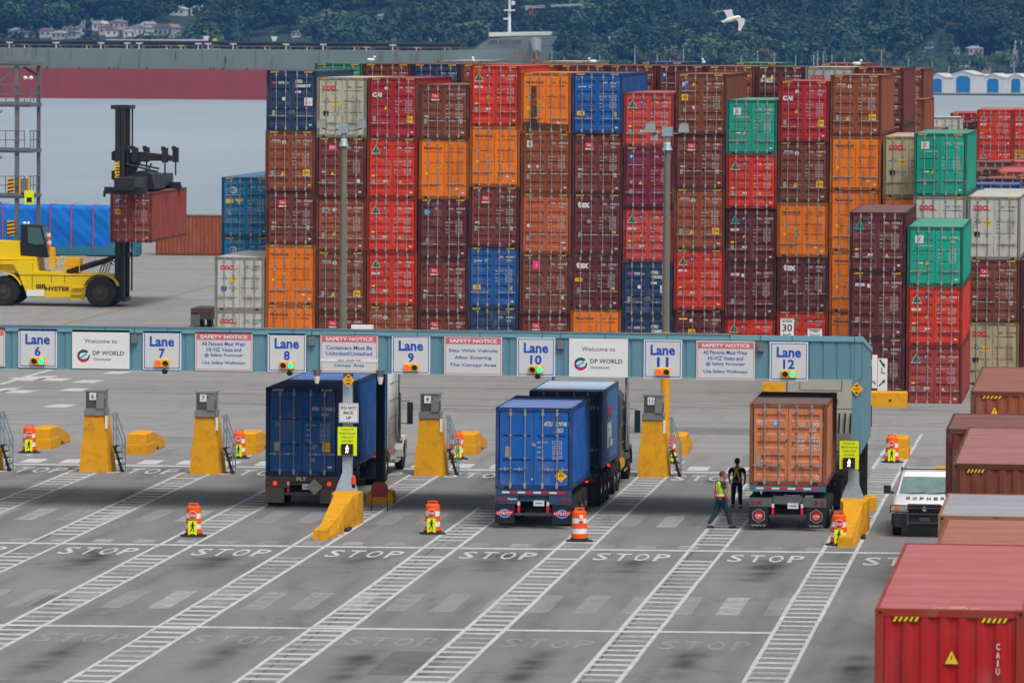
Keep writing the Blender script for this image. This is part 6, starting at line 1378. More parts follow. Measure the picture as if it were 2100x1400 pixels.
# dark trailer back beside the off-white pair
p = G(414, 672); t = thing('yard_trailer', 'dark trailer with red lamps parked left of the off-white container pair', 'trailer', (p.x, p.y, p.z))
q = MB(); q.box(-.62, 0, .45, .55, 3, 1.05, 0); q.build('frame', CHASSIS, t); q = MB(); q.box(-.62, -.05, .1, -.1, -.02, .72, 0); q.build('mud_flap', mat('flap_grey', (.12, .13, .14), .7), t)
for x in (-.45, -.25, .4): q = MB(); q.box(x-.07, -.08, .82, x+.07, -.052, .92); q.build('tail_lamp', TAILO, t)
for x in (-.40, -.12, .35): wheel(t, x, .6, .45, .24)
# ---- white pickup facing the camera
p = G(1838, 1099); t = thing('pickup_truck', 'white pickup with black grille guard waiting behind the rusty containers', 'pickup truck', (p.x+.88, p.y-.35, 0)); t.scale = (1.03, 1, 1.03)
PW_ = mat('pickup_white', (.72, .72, .74), .25, 0, .04, 1.5, .08); BUMP = mat('bumper_black', (.02, .02, .022), .5, 0, .1, 3, .4, dirtcol=(.10, .06, .035))
def pr(y, w, z0, z1, b=.1): return [(-w+.05, y, z0), (w-.05, y, z0), (w, y, z0+.1), (w, y, z1-b*1.3), (w-b*1.2, y, z1), (-w+b*1.2, y, z1), (-w, y, z1-b*1.3), (-w, y, z0+.1)]
q = MB(); q.loft([pr(.12, .92, .55, .98), pr(.3, .98, .5, 1.05), pr(1.0, 1.0, .5, 1.18), pr(1.55, 1.0, .5, 1.24), pr(5.7, 1.0, .5, 1.25), pr(5.8, .97, .55, 1.22)], 0, True); q.build('body', PW_, t)
q = MB()
def cr(y, w0, w1, z0, z1): return [(-w0, y, z0), (w0, y, z0), (w1, y, z1-.06), (w1-.1, y, z1), (-w1+.1, y, z1), (-w1, y, z1-.06)]
q.loft([cr(1.35, .92, .90, 1.12, 1.24), cr(2.25, .93, .76, 1.15, 1.84), cr(2.5, .93, .76, 1.15, 1.88), cr(3.7, .93, .76, 1.15, 1.86), cr(3.95, .92, .84, 1.15, 1.3)], 0, False); q.build('cab', PW_, t)
q = MB(); q.add([(-.82, 1.335, 1.235), (.82, 1.335, 1.235), (.72, 2.02, 1.70), (-.72, 2.02, 1.70)], [(0, 1, 2, 3)], 0); q.build('windscreen', mat('windscreen_painted_reflection', (.16, .26, .25), .06, 0, 1., 3.2, 0), t)  # noise patches in the glass colour stand in for cloud reflections
q = MB(); q.cyl((-.55, 1.28, 1.235), (.0, 1.36, 1.27), .012, n=5); q.cyl((.05, 1.28, 1.235), (.6, 1.36, 1.27), .012, n=5); q.build('wiper', BLACKP, t)
q = MB(); q.box(-.80, 2.3, 1.89, .80, 2.36, 1.93); q.box(-.80, 2.28, 1.84, -.76, 2.4, 1.98); q.build('roof_bar', BLACKP, t)
q = MB(); q.box(.25, 2.6, 1.9, .75, 2.8, 1.98); q.build('light_bar', mat('amber_bar', (.75, .36, .02), .3), t)
q = MB()
for i, ch in enumerate('GOPHER'): a = (i-2.5)*.19; q.text(ch, a*1.12-.06, 0, .34, m=0, w=.13, bold=.03, O=(0, .50+a*a*.25, 1.105+a*a*.045), U=(1, 0, 0), V=(0, .893, .18))
q.build('hood_lettering', TXTG, t)
q = MB(); q.box(-.50, .06, .72, .50, .10, .97); q.build('grille', BLACKP, t); q = MB(); q.ball((0, .04, .86), .07, 0, 10, 6, (1, .3, 1.2)); q.build('badge', CHROME, t)
for s in (-1, 1):
    q = MB(); q.box(s*.90, .09, .76, s*.56, .14, .95, 0); q.box(s*.90, .085, .76, s*.76, .089, .95, 1); q.build('headlight', [mat('headlight_lens', (.55, .52, .48), .1, .5), mat('indicator_amber', (.8, .25, .02), .3)], t)
    q = MB(); q.box(s*1.30, 1.6, 1.20, s*1.08, 1.74, 1.44); q.box(s*1.1, 1.62, 1.2, s*.98, 1.68, 1.26); q.build('mirror', BUMP, t)
    q = MB(); q.box(s*1.005, 1.7, .55, s*.995, 2.9, 1.15); q.build('door', PW_, t); q = MB(); q.add([(s*.925, 1.6, 1.26), (s*.925, 3.6, 1.26), (s*.79, 3.4, 1.78), (s*.79, 2.2, 1.78)], [(0, 1, 2, 3)]); q.build('side_window', GLASS, t)
    wheel(t, s*.86, 1.0, .40, .26); wheel(t, s*.86, 4.7, .40, .26)
q = MB(); q.loft([pr(.0, .90, .32, .70, .03), pr(.14, 1.0, .30, .72, .03)], 0, False); q.build('bumper', BUMP, t)
q = MB()
for s in (-1, 1): q.bar((s*.50, -.06, .36), (s*.50, -.02, 1.0), .05); q.bar((s*.50, -.05, .97), (s*1.02, .02, .97), .035); q.bar((s*1.02, .02, .97), (s*1.04, .06, .74), .035); q.bar((s*1.04, .06, .78), (s*.5, -.04, .76), .035)
for z in (.45, .72, .90): q.bar((-.5, -.05, z), (.5, -.05, z), .035)
q.bar((-.5, -.02, 1.0), (.5, -.02, 1.0), .05); q.box(-.14, -.07, .50, .16, -.05, .62); q.build('grille_guard', mat('guard_grey', (.06, .06, .066), .5, .2), t)
# ================================================================ CONTAINER HANDLER (left)
p = G(205, 630); SC_ = 35.3
def L(px, py): return ((px-205)/SC_, (630.5-py)/SC_)
t = thing('container_handler', 'yellow container handling truck with black mast lifting a maroon container', 'container handler', (p.x, p.y+.0, p.z))
HY = mat('handler_yellow', (.80, .55, .004), .45, 0, .1, 1.2, .15, dirtcol=(.3, .2, .03)); HB = mat('mast_black', (.018, .019, .022), .45, .2, .2, 2, .25, dirtcol=(.07, .07, .07))
def P2(*pts): return [L(*a_) for a_ in pts]
q = MB(); q.prism(P2((-75, 560), (-60, 545), (20, 545), (30, 560), (46, 600), (50, 612), (140, 613), (168, 612), (178, 585), (190, 570), (212, 568), (224, 574), (222, 565), (150, 564), (85, 560), (60, 558), (60, 540), (-70, 530)), 1, .5, 3.6); q.build('chassis', HY, t)
q = MB(); q.prism(P2((-75, 540), (-75, 497), (30, 500), (32, 528), (66, 530), (68, 560), (-60, 560)), 1, .9, 3.3); q.build('engine_cover', HY, t)
q = MB(); q.prism(P2((88, 583), (140, 583), (140, 612), (88, 612)), 1, .44, .5); q.build('side_box', HY, t)
q = MB(); q.prism(P2((49, 597), (86, 597), (86, 610), (49, 610)), 1, .42, .49); q.build('battery_box', REFL, t)
q = MB(); q.text('HYSTER', L(88, 0)[0], L(0, 599)[1], .26, .43, 0, w=1.45, bold=.04); q.build('lettering', BLACKP, t)
q = MB(); q.prism(P2((144, 590), (168, 590), (166, 593), (144, 593)), 1, .3, .9); q.prism(P2((143, 603), (166, 603), (166, 606), (143, 606)), 1, .3, .9); q.prism(P2((142, 614), (165, 614), (165, 617), (142, 617)), 1, .3, .9); q.build('steps', HY, t)
q = MB(); q.prism(P2((31, 530), (32, 464), (74, 466), (83, 500), (88, 531)), 1, 1.1, 2.9); cab_ = q.build('cab', BLACKP, t)
q = MB(); q.prism(P2((46, 468), (72, 469), (82, 503), (62, 505), (47, 500)), 1, 1.07, 1.099); q.prism(P2((75, 468), (84, 500), (88, 527), (89, 527), (85, 500), (76, 468)), 1, 1.2, 2.8); q.build('cab_window', mat('cab_glass', (.05, .12, .12), .08), cab_)
for px, py in ((38, 461), (46, 461)): q = MB(); x, z = L(px, py); q.ball((x, 1.3, z), .11); q.build('work_lamp', REFL, t)
q = MB(); q.prism(P2((9, 505), (29, 507), (29, 530), (9, 530)), 1, 1.0, 1.6); q.prism(P2((122, 533), (152, 533), (152, 556), (122, 556)), 1, 1.4, 2.6); q.prism(P2((88, 510), (97, 512), (101, 552), (88, 552)), 1, 1.6, 2.2); q.build('tank_box', mat('handler_orange_yellow', (.85, .40, .005), .5), t)
q = MB(); x, z = L(86, 512)
for k in range(4): q.cyl((x-.05*k*.3, 1.9, z+.22*k), (x-.05*k*.3, 1.9, z+.22*k+.2), .14, n=10, m=k % 2)
q.build('warning_tube', [ORNG, REFL], t)
q = MB()
for y in (.6, 2.9):
    for (a_, b2) in (((100, 530), (158, 530)), ((100, 543), (158, 543)), ((100, 530), (100, 560)), ((130, 530), (130, 560)), ((158, 530), (158, 560))): q.bar((L(*a_)[0], y, L(*a_)[1]), (L(*b2)[0], y, L(*b2)[1]), .04)
q.build('handrail', HY, t)
RIMD = mat('dark_rim', (.05, .045, .03), .6, .2)
for (px, y, w) in ((205, .35, .62), (205, 1.05, .6), (205, 3.2, .6), (205, 3.9, .62)): wheel(t, L(px, 0)[0], y, .88, w, RIMD)
for o_ in [o_ for o_ in t.children if o_.name.startswith('wheel')]: o_.rotation_euler.z = R(90)
for (px, y) in ((3, .5), (3, 3.4)): o_ = wheel(t, L(px, 0)[0], y, .88, .62, RIMD); o_.rotation_euler.z = R(90)
for y in (1.0, 2.9):
    q = MB(); a_, b2 = L(130, 561), L(226, 528); q.cyl((a_[0], y, a_[1]), ((a_[0]+b2[0])/2+.4, y, (a_[1]+b2[1])/2+.12), .16, n=10); q.cyl(((a_[0]+b2[0])/2+.4, y, (a_[1]+b2[1])/2+.12), (b2[0], y, b2[1]), .10, n=10); q.build('tilt_cylinder', BLACKP, t)
q = MB()
for px in (60, 100, 128): x = L(px, 0)[0]; q.box(x-.015, .488, L(0, 606)[1], x+.015, .498, L(0, 566)[1])
for (a_, b2) in (((30, 567), (200, 567)), ((-60, 536), (66, 536))): q.box(L(*a_)[0], .485, L(*a_)[1]-.015, L(*b2)[0], .499, L(*a_)[1]+.015)
for k in range(5): x, z = L(70+k*4, 590); q.box(x-.04, .485, z-.14, x+.04, .498, z+.14)
q.build('panel_line', BLACKP, t)
q = MB()
for c in (205, 3):
    x0 = L(c, 0)[0]
    for k in range(10): a = R(20+14*k); b = R(34+14*k); q.quad((x0+1.05*math.cos(a), .05, .88+1.05*math.sin(a)), (x0+1.05*math.cos(b), .05, .88+1.05*math.sin(b)), (x0+1.05*math.cos(b), 1.4, .88+1.05*math.sin(b)), (x0+1.05*math.cos(a), 1.4, .88+1.05*math.sin(a)))
q.build('mudguard', HY, t)
for k in range(4):
    q = MB(); pts = [L(196+4*k, 562), L(200+5*k, 548-3*k), L(212+3*k, 536-2*k), L(226, 545-6*k)]
    for a_, b2 in zip(pts, pts[1:]): q.cyl((a_[0], 1.2+.3*k, a_[1]), (b2[0], 1.2+.3*k, b2[1]), .035, n=6)
    q.build('hydraulic_hose', BLACKP, t)
# mast
mt = MB()
for y in (1.15, 2.75):
    for (xa_, xb_) in ((229, 240), (241, 249)): mt.box(L(xa_, 0)[0], y-.14, L(0, 616)[1], L(xb_, 0)[0], y+.14, L(0, 222)[1])
    mt.cyl((L(254, 0)[0], y, L(0, 600)[1]), (L(254, 0)[0], y, L(0, 220)[1]), .05, n=8)
for py in (216, 300, 420, 520, 612): mt.box(L(229, 0)[0], 1.0, L(0, py+8)[1], L(252, 0)[0], 2.9, L(0, py)[1])
mt.box(L(220, 0)[0], .95, L(0, 224)[1], L(259, 0)[0], 2.95, L(0, 216)[1]); mt.build('mast', HB, t)
mt = MB(); mt.cyl((L(236, 0)[0], 1.9, L(0, 560)[1]), (L(236, 0)[0], 1.9, L(0, 240)[1]), .12, n=12); mt.build('lift_cylinder', ALU, t)
mt = MB(); mt.text('HYSTER', 0, 0, .28, m=0, w=1.15, bold=.04, O=(L(238.5, 0)[0], .995, L(0, 371)[1]), U=(0, 0, 1), V=(-1, 0, 0)); mt.build('mast_lettering', MYEL, t)
mt = MB()
for py in (320, 360, 407, 465): x, z = L(219, py); mt.prism([(x, z-.25), (x+.3, z-.35), (x+.3, z+.35), (x, z+.22)], 1, 1.4, 2.4)
mt.build('mast_roller', HB, t)
# carriage and spreader
mt = MB()
mt.prism(P2((250, 318), (262, 312), (280, 312), (335, 318), (346, 320), (346, 330), (300, 330), (275, 333), (262, 360), (250, 372)), 1, 1.4, 2.4); mt.build('carriage_arm', HB, t)
for px, y in ((270, 1.2), (285, 2.6), (332, 1.2), (346, 2.6)):
    mt = MB(); x = L(px, 0)[0]; mt.box(x-.16, y-.2, L(0, 333)[1], x+.16, y+.2, L(0, 303)[1]); mt.box(x-.22, y-.1, L(0, 308)[1], x+.0, y+.1, L(0, 300)[1]); mt.build('lift_head', HB, t); mt = MB(); mt.cyl((x, y, L(0, 333)[1]), (x, y, L(0, 360)[1]), .05, n=6); mt.build('lift_link', HB, t)
mt = MB(); xc_ = (L(227.4, 0)[0]+L(312, 0)[0])/2+.35; zt = L(0, 394)[1]
mt.box(xc_-.55, -4.6, zt+.25, xc_+.65, 8.6, zt+.95); mt.prism([(xc_-1.0, zt+.2), (xc_+1.0, zt+.2), (xc_+.8, zt+1.05), (xc_+.0, zt+1.25), (xc_-.7, zt+.9)], 1, .2, 3.8); mt.build('spreader_beam', HB, t)
for y in (-3.9, 8.0): mt = MB(); mt.box(xc_-1.2, y-.25, zt+.0+.02, xc_+1.2, y+.25, zt+.42); mt.box(xc_-1.25, y-.3, zt-.15, xc_-1.22, y+.3, zt+.2); mt.box(xc_+1.22, y-.3, zt-.15, xc_+1.25, y+.3, zt+.2); mt.build('spreader_end', HB, t)
mt = MB()
for k, (a_, b2) in enumerate((((252, 337), (318, 352)), ((274, 337), (318, 346)), ((300, 335), (292, 350)))): mt.cyl((L(*a_)[0], 1.1+k*.4, L(*a_)[1]), (L(*b2)[0], 1.1+k*.4, L(*b2)[1]), .06, n=6)
mt.build('hydraulic_rod', HB, t); mt = MB(); mt.text('9628', L(253, 0)[0], L(0, 370)[1], .2, .19, 0, w=.42, bold=.03); mt.build('fleet_number', WHITE, t)
tp = At(227.4, 394.3, 329.5); tq = At(312, 394.3, 329.5)
container('maroon container with blue badge hanging from the black spreader of the yellow handler', ((tp.x+tq.x)/2, tp.y, tp.z-HC), (.26, .045, .035), 'FLO', 'TEXU 402164 8', HC, group=None)
# ================================================================ BLUE COVERED CARGO
p = G(-57, 523); p1 = G(287, 525); Lx = p1.x-p.x; t = thing('flat_rack', 'teal flat rack carrying the blue covered cargo behind the yellow handler', 'flat rack', (p.x, p.y, -.38))
FR = mat('flat_rack_teal', (.02, .16, .24), .6, .1, .3, 1, .4); q = MB(); q.box(0, 0, .1, Lx, 2.44, .75); q.build('base', FR, t)
for x in (0, Lx-.5): q = MB(); q.box(x, 0, .76, x+.5, .16, 1.0); q.box(x, 2.28, .76, x+.5, 2.44, 1.0); q.box(x+.1, 0, 0, x+.4, 2.4, .12); q.build('end_post', FR, t)
q = MB(); q.text('CRONOS', Lx-1.1, .3, .25, -.01, 0, w=.6); q.box(Lx-1.0, -.02, .3, Lx-.2, -.01, .65); q.build('end_plate', GALV, t)
TB = mat('tarpaulin_blue', (.004, .15, .56), .45, 0, .12, 1.0, .05, bump=.6); rr = random.Random(8); x1_ = G(238, 523).x-p.x
q = MB(); nx_, nz_ = 70, 12; vs = []
for i in range(nx_+1):
    x = .35+(x1_-.35)*i/nx_; bl = .05*math.sin(x*2.3)+.04*math.sin(x*5.1+1)
    for k in range(nz_+1):
        z = .72+2.85*k/nz_; vs.append((x, .02-.12*math.sin(math.pi*k/nz_)*(.6+.5*math.sin(x*1.6+k*.5))+.03*math.sin(x*7+k*1.7)+.02*math.sin(x*13-k*2.3), z+.05*math.sin(x*1.3)*(k/nz_)))
    vs.append((x, .5, 3.66+.05*math.sin(x*1.3))); vs.append((x, 2.3, 3.62))
m_ = nz_+3; q.add(vs, [(i*m_+k, (i+1)*m_+k, (i+1)*m_+k+1, i*m_+k+1) for i in range(nx_) for k in range(m_-1)], 0, True)
q.box(x1_-.02, .1, .75, x1_, 2.3, 3.55); q.box(.35, .1, .75, .37, 2.3, 3.55)
tb = thing('covered_cargo', 'bright blue tarpaulin covered cargo with red straps behind the yellow handler', 'covered cargo', (p.x, p.y, -.38)); q.build('tarpaulin', TB, tb)
for px in (-25, 10, 43, 84, 113, 158, 205): x = G(px, 523).x-p.x; q = MB(); q.box(x-.035, -.15, .5, x+.035, -.12, 3.62); q.box(x-.035, -.12, 3.70, x+.035, 2.3, 3.72); q.build('strap', mat('strap_red', (.50, .06, .10), .7), tb)
# ================================================================ STEEL TOWER AT THE LEFT EDGE
d_ = 343.; m_ = FPX/d_
p = At(34, 620, d_); z0 = gz(p.y); t = thing('steel_tower', 'grey steel access tower with railed platforms at the left edge of the photo', 'tower', (p.x, p.y, z0))
def TL(px, py, dd=0): q_ = At(px, py, d_+dd); return (q_.x-p.x, q_.y-p.y, q_.z-z0)
top_ = TL(34, 128)[2]; TG = mat('tower_grey', (.17, .18, .20), .55, .3, .2, 2, .3)
for (xx, yy, w) in ((0, 0, .24), (.75, 3.0, .2), (-3.4, 0, .24), (-3.0, 3.0, .2)):
    q = MB(); q.box(xx-w/2, yy-w/2, 0, xx+w/2, yy+w/2, top_); q.build('column', TG, t)
for py in (128, 212, 306, 399, 512):
    z = TL(34, py)[2]; q = MB(); q.box(-3.6, -.25, z-.22, .9, 3.2, z); q.box(-3.6, -.3, z-.1, .85, -.251, z+.1); q.build('platform', TG, t)
    if py > 130:
        q = MB()
        for zz in (.55, 1.1): q.bar((-3.5, -.2, z+zz), (.55, -.2, z+zz), .05); q.bar((.8, -.2, z+zz), (.85, 3.1, z+zz), .05)
        for k in range(8): q.bar((-3.5+k*.57, -.2, z), (-3.5+k*.57, -.2, z+1.1), .05)
        for k in range(4): q.bar((.84, -.1+k*1.0, z), (.84, -.1+k*1.0, z+1.1), .05)
        q.build('railing', TG, t)
        q = MB(); q.bar((-1.7, -.3, z-.55), (.0-.9, -.3, z-.55), .06); q.bar((-.9, -.3, z-.55), (-.9, -.3, z-.4), .05); q.build('lamp_bracket', BLACKP, t)
q = MB(); z = TL(34, 128)[2]; q.bar((0, 0, z-.3), (-2.6, 0, z-2.4), .12); q.bar((-.2, 3, z-.3), (.7, 3, z-.8), .12); q.bar((-3, .0, z-2.6), (0, 0, z-1.1), .1); q.build('brace', TG, t)
q = MB()
for px in (55, 67): a_ = TL(px, 160); q.ball((a_[0], -.4, a_[2]), .13)
q.bar((TL(50, 160)[0], -.35, TL(0, 160)[2]), (TL(68, 160)[0], -.35, TL(0, 160)[2]), .05); q.build('floodlight', REFL, t)
for (x0_, x1_, y0_, y1_) in ((17.5, 30.5, 365, 395), (17, 32, 452, 483)):
    a_, b2 = TL(x0_, y1_), TL(x1_, y0_); q = MB(); q.box(a_[0], -.36, a_[2], b2[0], -.34, b2[2], 0); n = 4; hh = (b2[2]-a_[2])/n
    for k in range(n): q.add([(a_[0], -.365, a_[2]+k*hh), (b2[0], -.365, a_[2]+k*hh+hh*.35 if k < n else b2[2]), (b2[0], -.365, min(b2[2], a_[2]+k*hh+hh*.8)), (a_[0], -.365, a_[2]+k*hh+hh*.45)][::1], [(0, 1, 2, 3)], 1)
    q.build('hazard_plate', [SYEL, BLACKP], t)
q = MB(); a_, b2 = TL(43, 399), TL(60, 366); q.box(a_[0], -.3, a_[2], b2[0], -.1, b2[2], 0); q.box(a_[0]-.05, -.32, a_[2], a_[0]+.03, -.3, b2[2], 1); q.box(b2[0], -.32, a_[2], b2[0]+.08, -.3, b2[2]+.2, 1); q.build('control_cabinet', [STEEL, SYEL], t)
a_, b2 = TL(53, 418.5), TL(72.5, 390); q = MB(); q.box(a_[0], -.42, a_[2], b2[0], -.38, b2[2], 0); xm_ = (a_[0]+b2[0])/2; q.box(xm_-.14, -.43, a_[2]+.12, xm_+.17, -.421, a_[2]+.42, 1); q.build('warning_plate', [LIME, BLACKP], t)
# ================================================================ PEOPLE
def skin(name, mt_, par, V_, E_, Rr, sub=2, root=0):
    me_ = bpy.data.meshes.new(name); me_.from_pydata(V_, E_, []); me_.materials.append(mt_); o = bpy.data.objects.new(name, me_); S.collection.objects.link(o); o.parent = par
    md = o.modifiers.new('Skin', 'SKIN'); sv = me_.skin_vertices[0].data
    for i, r_ in enumerate(Rr): sv[i].radius = (r_, r_) if not isinstance(r_, tuple) else r_
    sv[root].use_root = True; md.use_smooth_shade = True
    ss = o.modifiers.new('Sub', 'SUBSURF'); ss.levels = ss.render_levels = sub; return o
SKIN = mat('skin', (.42, .20, .13), .55, 0, .05, 5, 0); HAIRG = mat('short_greying_hair', (.075, .052, .042), .8); HAIRD = mat('dark_hair', (.02, .018, .025), .7)
JEAN = mat('dark_jeans', (.018, .04, .075), .85, 0, .25, 8, 0); NAVY_ = mat('navy_cloth', (.012, .014, .028), .85, 0, .2, 8, 0); TEE = mat('charcoal_shirt', (.035, .038, .05), .85); SHOE = mat('black_shoes', (.012, .012, .014), .5)
HVG = mat('hi_vis_green', (.42, .80, .02), .6, dirt=.05); HVO = mat('hi_vis_orange_tape', (.95, .30, .12), .5); HVY = mat('yellow_harness', (.75, .50, .01), .6)
def person(label, loc, rz, H_, j, sh, vest, trousers, hair, short=True):
    """j: joint positions (z up, facing -Y in the figure's own frame): pelvis neck head, shoulders elbows wrists, hips knees ankles toes"""
    t = thing('person', label, 'person', loc, rz, 'people walking between the lanes'); t.scale = (H_/1.8*1.1, H_/1.8*1.1, H_/1.8)
    J = dict(pel=(0, 0, .94), waist=(0, 0, 1.08), chest=(0, -.01, 1.30), neck=(0, -.01, 1.47), nk2=(0, -.02, 1.54), head=(0, -.03, 1.66)); J.update(j)
    n = ['pel', 'waist', 'chest', 'neck', 'nk2', 'head']; V_ = [J[a] for a in n]; E_ = [(i, i+1) for i in range(5)]; Rr = [(.15, .11), (.145, .105), (.17, .115), .06, .052, (.072, .088)]
    hand = []
    for s in ('L', 'R'):
        b0 = len(V_); sg = 1 if s == 'L' else -1
        V_ += [J['sh'+s], J['el'+s], J['wr'+s], J['ha'+s]]; E_ += [(2, b0), (b0, b0+1), (b0+1, b0+2), (b0+2, b0+3)]; Rr += [.062, .042, .03, (.038, .018)]
        w_, h_ = Vector(J['wr'+s]), Vector(J['ha'+s]); d = (h_-w_).normalized(); sd_ = Vector((0, 1, 0)) if abs(d.y) < .8 else Vector((0, 0, 1))
        for k in range(4):
            o_ = sd_*(.026-.017*k); L_ = (.062, .072, .068, .052)[k]; c = len(V_); V_ += [tuple(h_+o_+d*.03), tuple(h_+o_*1.1+d*(.03+L_*.55)), tuple(h_+o_*1.1+d*(.03+L_)+Vector((0, -.006, .012)))]; E_ += [(b0+3, c), (c, c+1), (c+1, c+2)]; Rr += [.010, .009, .007]
        c = len(V_); V_ += [tuple(w_+d*.03+sd_*.035), tuple(w_+d*.075+sd_*.055)]; E_ += [(b0+2, c), (c, c+1)]; Rr += [.012, .009]
    for s in ('L', 'R'):
        b0 = len(V_); V_ += [J['hip'+s], J['kn'+s], J['an'+s]]; E_ += [(0, b0), (b0, b0+1), (b0+1, b0+2)]; Rr += [.095, .06, .042]
    skin('body', SKIN, t, V_, E_, Rr, 1)
    # head with face
    hx, hy, hz = J['head']; q = MB(); q.ball((0, 0, 0), .1, 0, 14, 10, (.76, .94, 1.18))
    q.ball((0, -.098, -.012), .02, 0, 6, 4, (.7, 1, 1.5)); q.ball((0, -.088, -.055), .02, 1, 8, 4, (1.3, .4, .4))
    for sx in (-1, 1): q.ball((sx*.03, -.083, .012), .012, 2, 6, 4); q.ball((sx*.077, .0, -.005), .025, 0, 8, 5, (.35, .8, 1.2)); q.box(sx*.015, -.094, .028, sx*.05, -.084, .036, 2)
    ho = q.build('head', [SKIN, mat('lips', (.32, .10, .08), .5), mat('eye_dark', (.02, .015, .01), .3)], t, (hx, hy, hz)); ho.rotation_euler.z = J.get('turn', 0)
    q = MB(); q.ball((0, .016, .026), .1, 0, 14, 9, (.80, .93, 1.08) if short else (.92, 1.02, 1.2)); 
    q.v = [(x, y if z > .03 or y > -.01 else max(y, -.02), z if z > -.055 or y > .03 else -.055) for x, y, z in q.v]; q.build('hair', hair, ho)
    # shirt with sleeves
    V_ = [(J['pel'][0], J['pel'][1], J['pel'][2]+.02), J['waist'], J['chest'], (J['neck'][0], J['neck'][1], J['neck'][2]-.04)]; E_ = [(0, 1), (1, 2), (2, 3)]; Rr = [(.165, .12), (.16, .115), (.185, .125), .07]
    for s in ('L', 'R'):
        b0 = len(V_); a_, e_ = Vector(J['sh'+s]), Vector(J['el'+s]); V_ += [tuple(a_), tuple(a_.lerp(e_, .75))]; E_ += [(2, b0), (b0, b0+1)]; Rr += [.078, .066]
    skin('shirt', sh, t, V_, E_, Rr, 2)
    V_ = [J['pel'], (J['pel'][0], J['pel'][1], J['pel'][2]+.07)]; E_ = [(0, 1)]; Rr = [(.172, .13), (.165, .125)]
    for s in ('L', 'R'):
        b0 = len(V_); V_ += [J['hip'+s], J['kn'+s], tuple(Vector(J['an'+s])+Vector((0, 0, .02)))]; E_ += [(0, b0), (b0, b0+1), (b0+1, b0+2)]; Rr += [.112, .078, .064]
    skin('trousers', trousers, t, V_, E_, Rr, 2)
    for s in ('L', 'R'):
        a_ = Vector(J['an'+s]); tz = Vector(J['to'+s]); he = a_-(tz-a_)*.35; he.z = .035
        skin('shoe', SHOE, t, [tuple(he), tuple(a_.lerp(tz, .4)+Vector((0, 0, -.02))), tuple(tz)], [(0, 1), (1, 2)], [(.045, .036), (.05, .045), (.045, .03)], 2)
    vest(t, J); return t
def vest_a(t, J):
    skin('safety_vest', HVG, t, [(J['pel'][0], J['pel'][1], J['pel'][2]+.03), J['waist'], J['chest'], (0, 0, 1.41), (0, -.01, 1.47)], [(0, 1), (1, 2), (2, 3), (3, 4)], [(.205, .16), (.20, .155), (.225, .17), (.20, .14), .09], 2)
    q = MB(); N = 16
    def band(z0, z1, cx, cy, rx, ry, m):
        q.add([(cx+rx*math.cos(2*math.pi*i/N), cy+ry*math.sin(2*math.pi*i/N), z) for i in range(N) for z in (z0, z1)], [(2*i, 2*((i+1) % N), 2*((i+1) % N)+1, 2*i+1) for i in range(N)], m, True)
    band(1.00, 1.03, 0, 0, .200, .165, 0); band(1.03, 1.075, 0, 0, .201, .166, 1); band(1.075, 1.10, 0, 0, .201, .166, 0)
    for y, s in ((-.172, 1), (.165, -1)):
        for sx in (-1, 1): q.box(sx*.10, y-.004, 1.10, sx*.055, y+.004, 1.44, 0); q.box(sx*.088, y-.008*s-.004, 1.10, sx*.067, y+.004-.008*s, 1.44, 1)
    a_ = [(-.15, .165, 1.42), (-.07, .168, 1.44), (.16, .176, 1.12), (.09, .176, 1.10)]; q.add(a_, [(0, 1, 2, 3)], 0); q.add([(-x, y+.004, z) for x, y, z in a_], [(3, 2, 1, 0)], 0)
    q.build('reflective_tape', [HVO, REFL], t)
    q = MB(); q.box(-.22, -.05, .86, -.17, .06, 1.0); q.cyl((-.2, .0, .84), (-.2, -.05, .72), .012, n=6); q.build('belt_pouch', BLACKP, t)
def vest_b(t, J):
    q = MB()
    for s in (-1, 1):
        pts = [(s*.145, .128, 1.02), (s*.085, .128, 1.02), (s*.0-.02*s, .145, 1.34), (s*.045, .15, 1.37)]; q.add(pts, [(0, 1, 2, 3)] if s > 0 else [(3, 2, 1, 0)]); q.add([(-s*.02, .146, 1.34), (s*.04, .146, 1.36), (-s*.075, .09, 1.49), (-s*.13, .09, 1.46)], [(0, 1, 2, 3)])
    q.v = [(x, y+.018, z) for x, y, z in q.v]; o = q.build('harness', HVY, t); md = o.modifiers.new('Solid', 'SOLIDIFY'); md.thickness = .02
    q = MB(); N = 16; q.add([(.185*math.cos(2*math.pi*i/N), .138*math.sin(2*math.pi*i/N), z) for i in range(N) for z in (1.0, 1.04)], [(2*i, 2*((i+1) % N), 2*((i+1) % N)+1, 2*i+1) for i in range(N)]); q.build('belt', BLACKP, t)
p = G(1478, 1083)
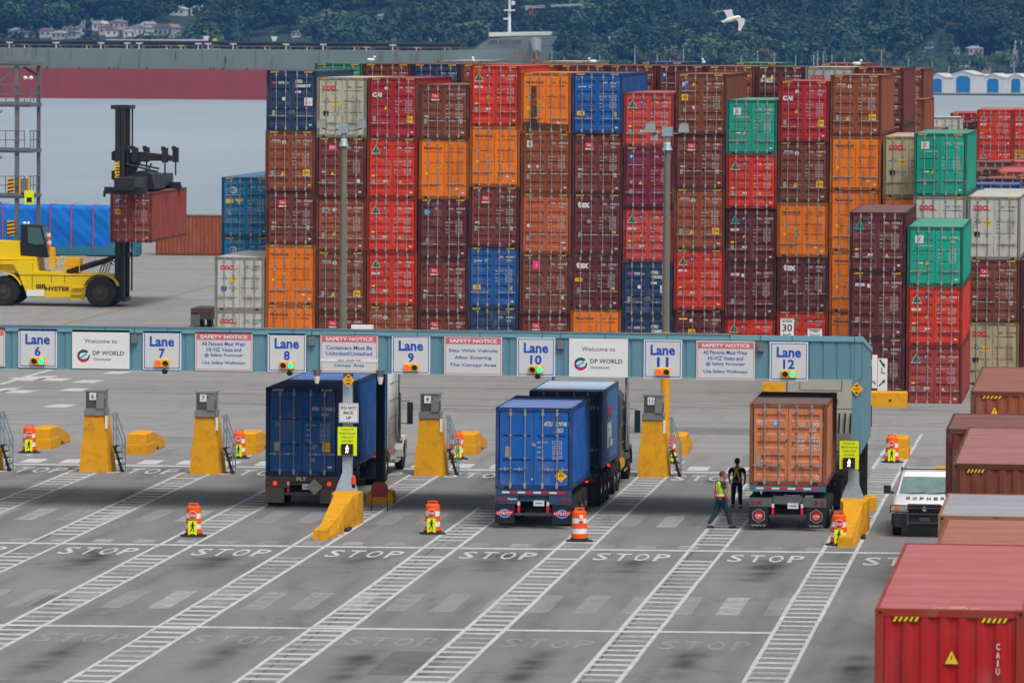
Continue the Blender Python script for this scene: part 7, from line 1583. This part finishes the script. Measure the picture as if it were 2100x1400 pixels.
# walking towards the right of the picture: figure frame faces -Y, turned by +90 degrees and a little away
person('man in bright green safety vest with orange stripes and dark jeans walking right', (p.x, p.y, 0), R(118), 1.84,
       dict(shL=(.19, 0, 1.43), shR=(-.19, 0, 1.43), elL=(.23, .10, 1.16), elR=(-.23, -.02, 1.15), wrL=(.23, .05, .93), wrR=(-.22, -.13, .96), haL=(.225, .03, .87), haR=(-.21, -.16, .91),
            hipL=(.09, 0, .90), hipR=(-.09, 0, .90), knL=(.095, .10, .50), knR=(-.09, -.17, .50), anL=(.10, .33, .12), anR=(-.09, -.26, .09), toL=(.10, .16, .03), toR=(-.10, -.44, .035), head=(0, -.05, 1.66), turn=-.1), TEE, vest_a, JEAN, HAIRG)
p = G(1511, 1041)
person('person in navy clothes with yellow crossed harness standing behind, seen from the back', (p.x, p.y, 0), R(176), 1.66,
       dict(shL=(.20, 0, 1.42), shR=(-.20, 0, 1.42), elL=(.27, .03, 1.15), elR=(-.27, .02, 1.15), wrL=(.25, -.06, .94), wrR=(-.25, -.05, .94), haL=(.23, -.09, .88), haR=(-.23, -.08, .88),
            hipL=(.095, 0, .90), hipR=(-.095, 0, .90), knL=(.12, -.02, .50), knR=(-.11, .04, .50), anL=(.13, .0, .09), anR=(-.14, .16, .10), toL=(.15, -.17, .035), toR=(-.17, .0, .035)), NAVY_, vest_b, NAVY_, HAIRD, False)
# ================================================================ HAZE
q = MB(); q.box(-1600, -30, -12, 800, 4350, 300); hz = q.build('haze', [None][:0] or mat('haze_tmp', (1, 1, 1)))
m = bpy.data.materials.new('haze'); m.use_nodes = True; n = m.node_tree.nodes; n.clear(); o_ = n.new('ShaderNodeOutputMaterial'); v_ = n.new('ShaderNodeVolumePrincipled')
v_.inputs['Color'].default_value = (.09, .36, .86, 1); v_.inputs['Density'].default_value = .000075; v_.inputs['Anisotropy'].default_value = .0; m.node_tree.links.new(v_.outputs[0], o_.inputs['Volume'])
hz.data.materials.clear(); hz.data.materials.append(m); hz['kind'] = 'stuff'; tag(hz, 'thin bluish sea haze lying over the harbour and the far hill', 'haze')
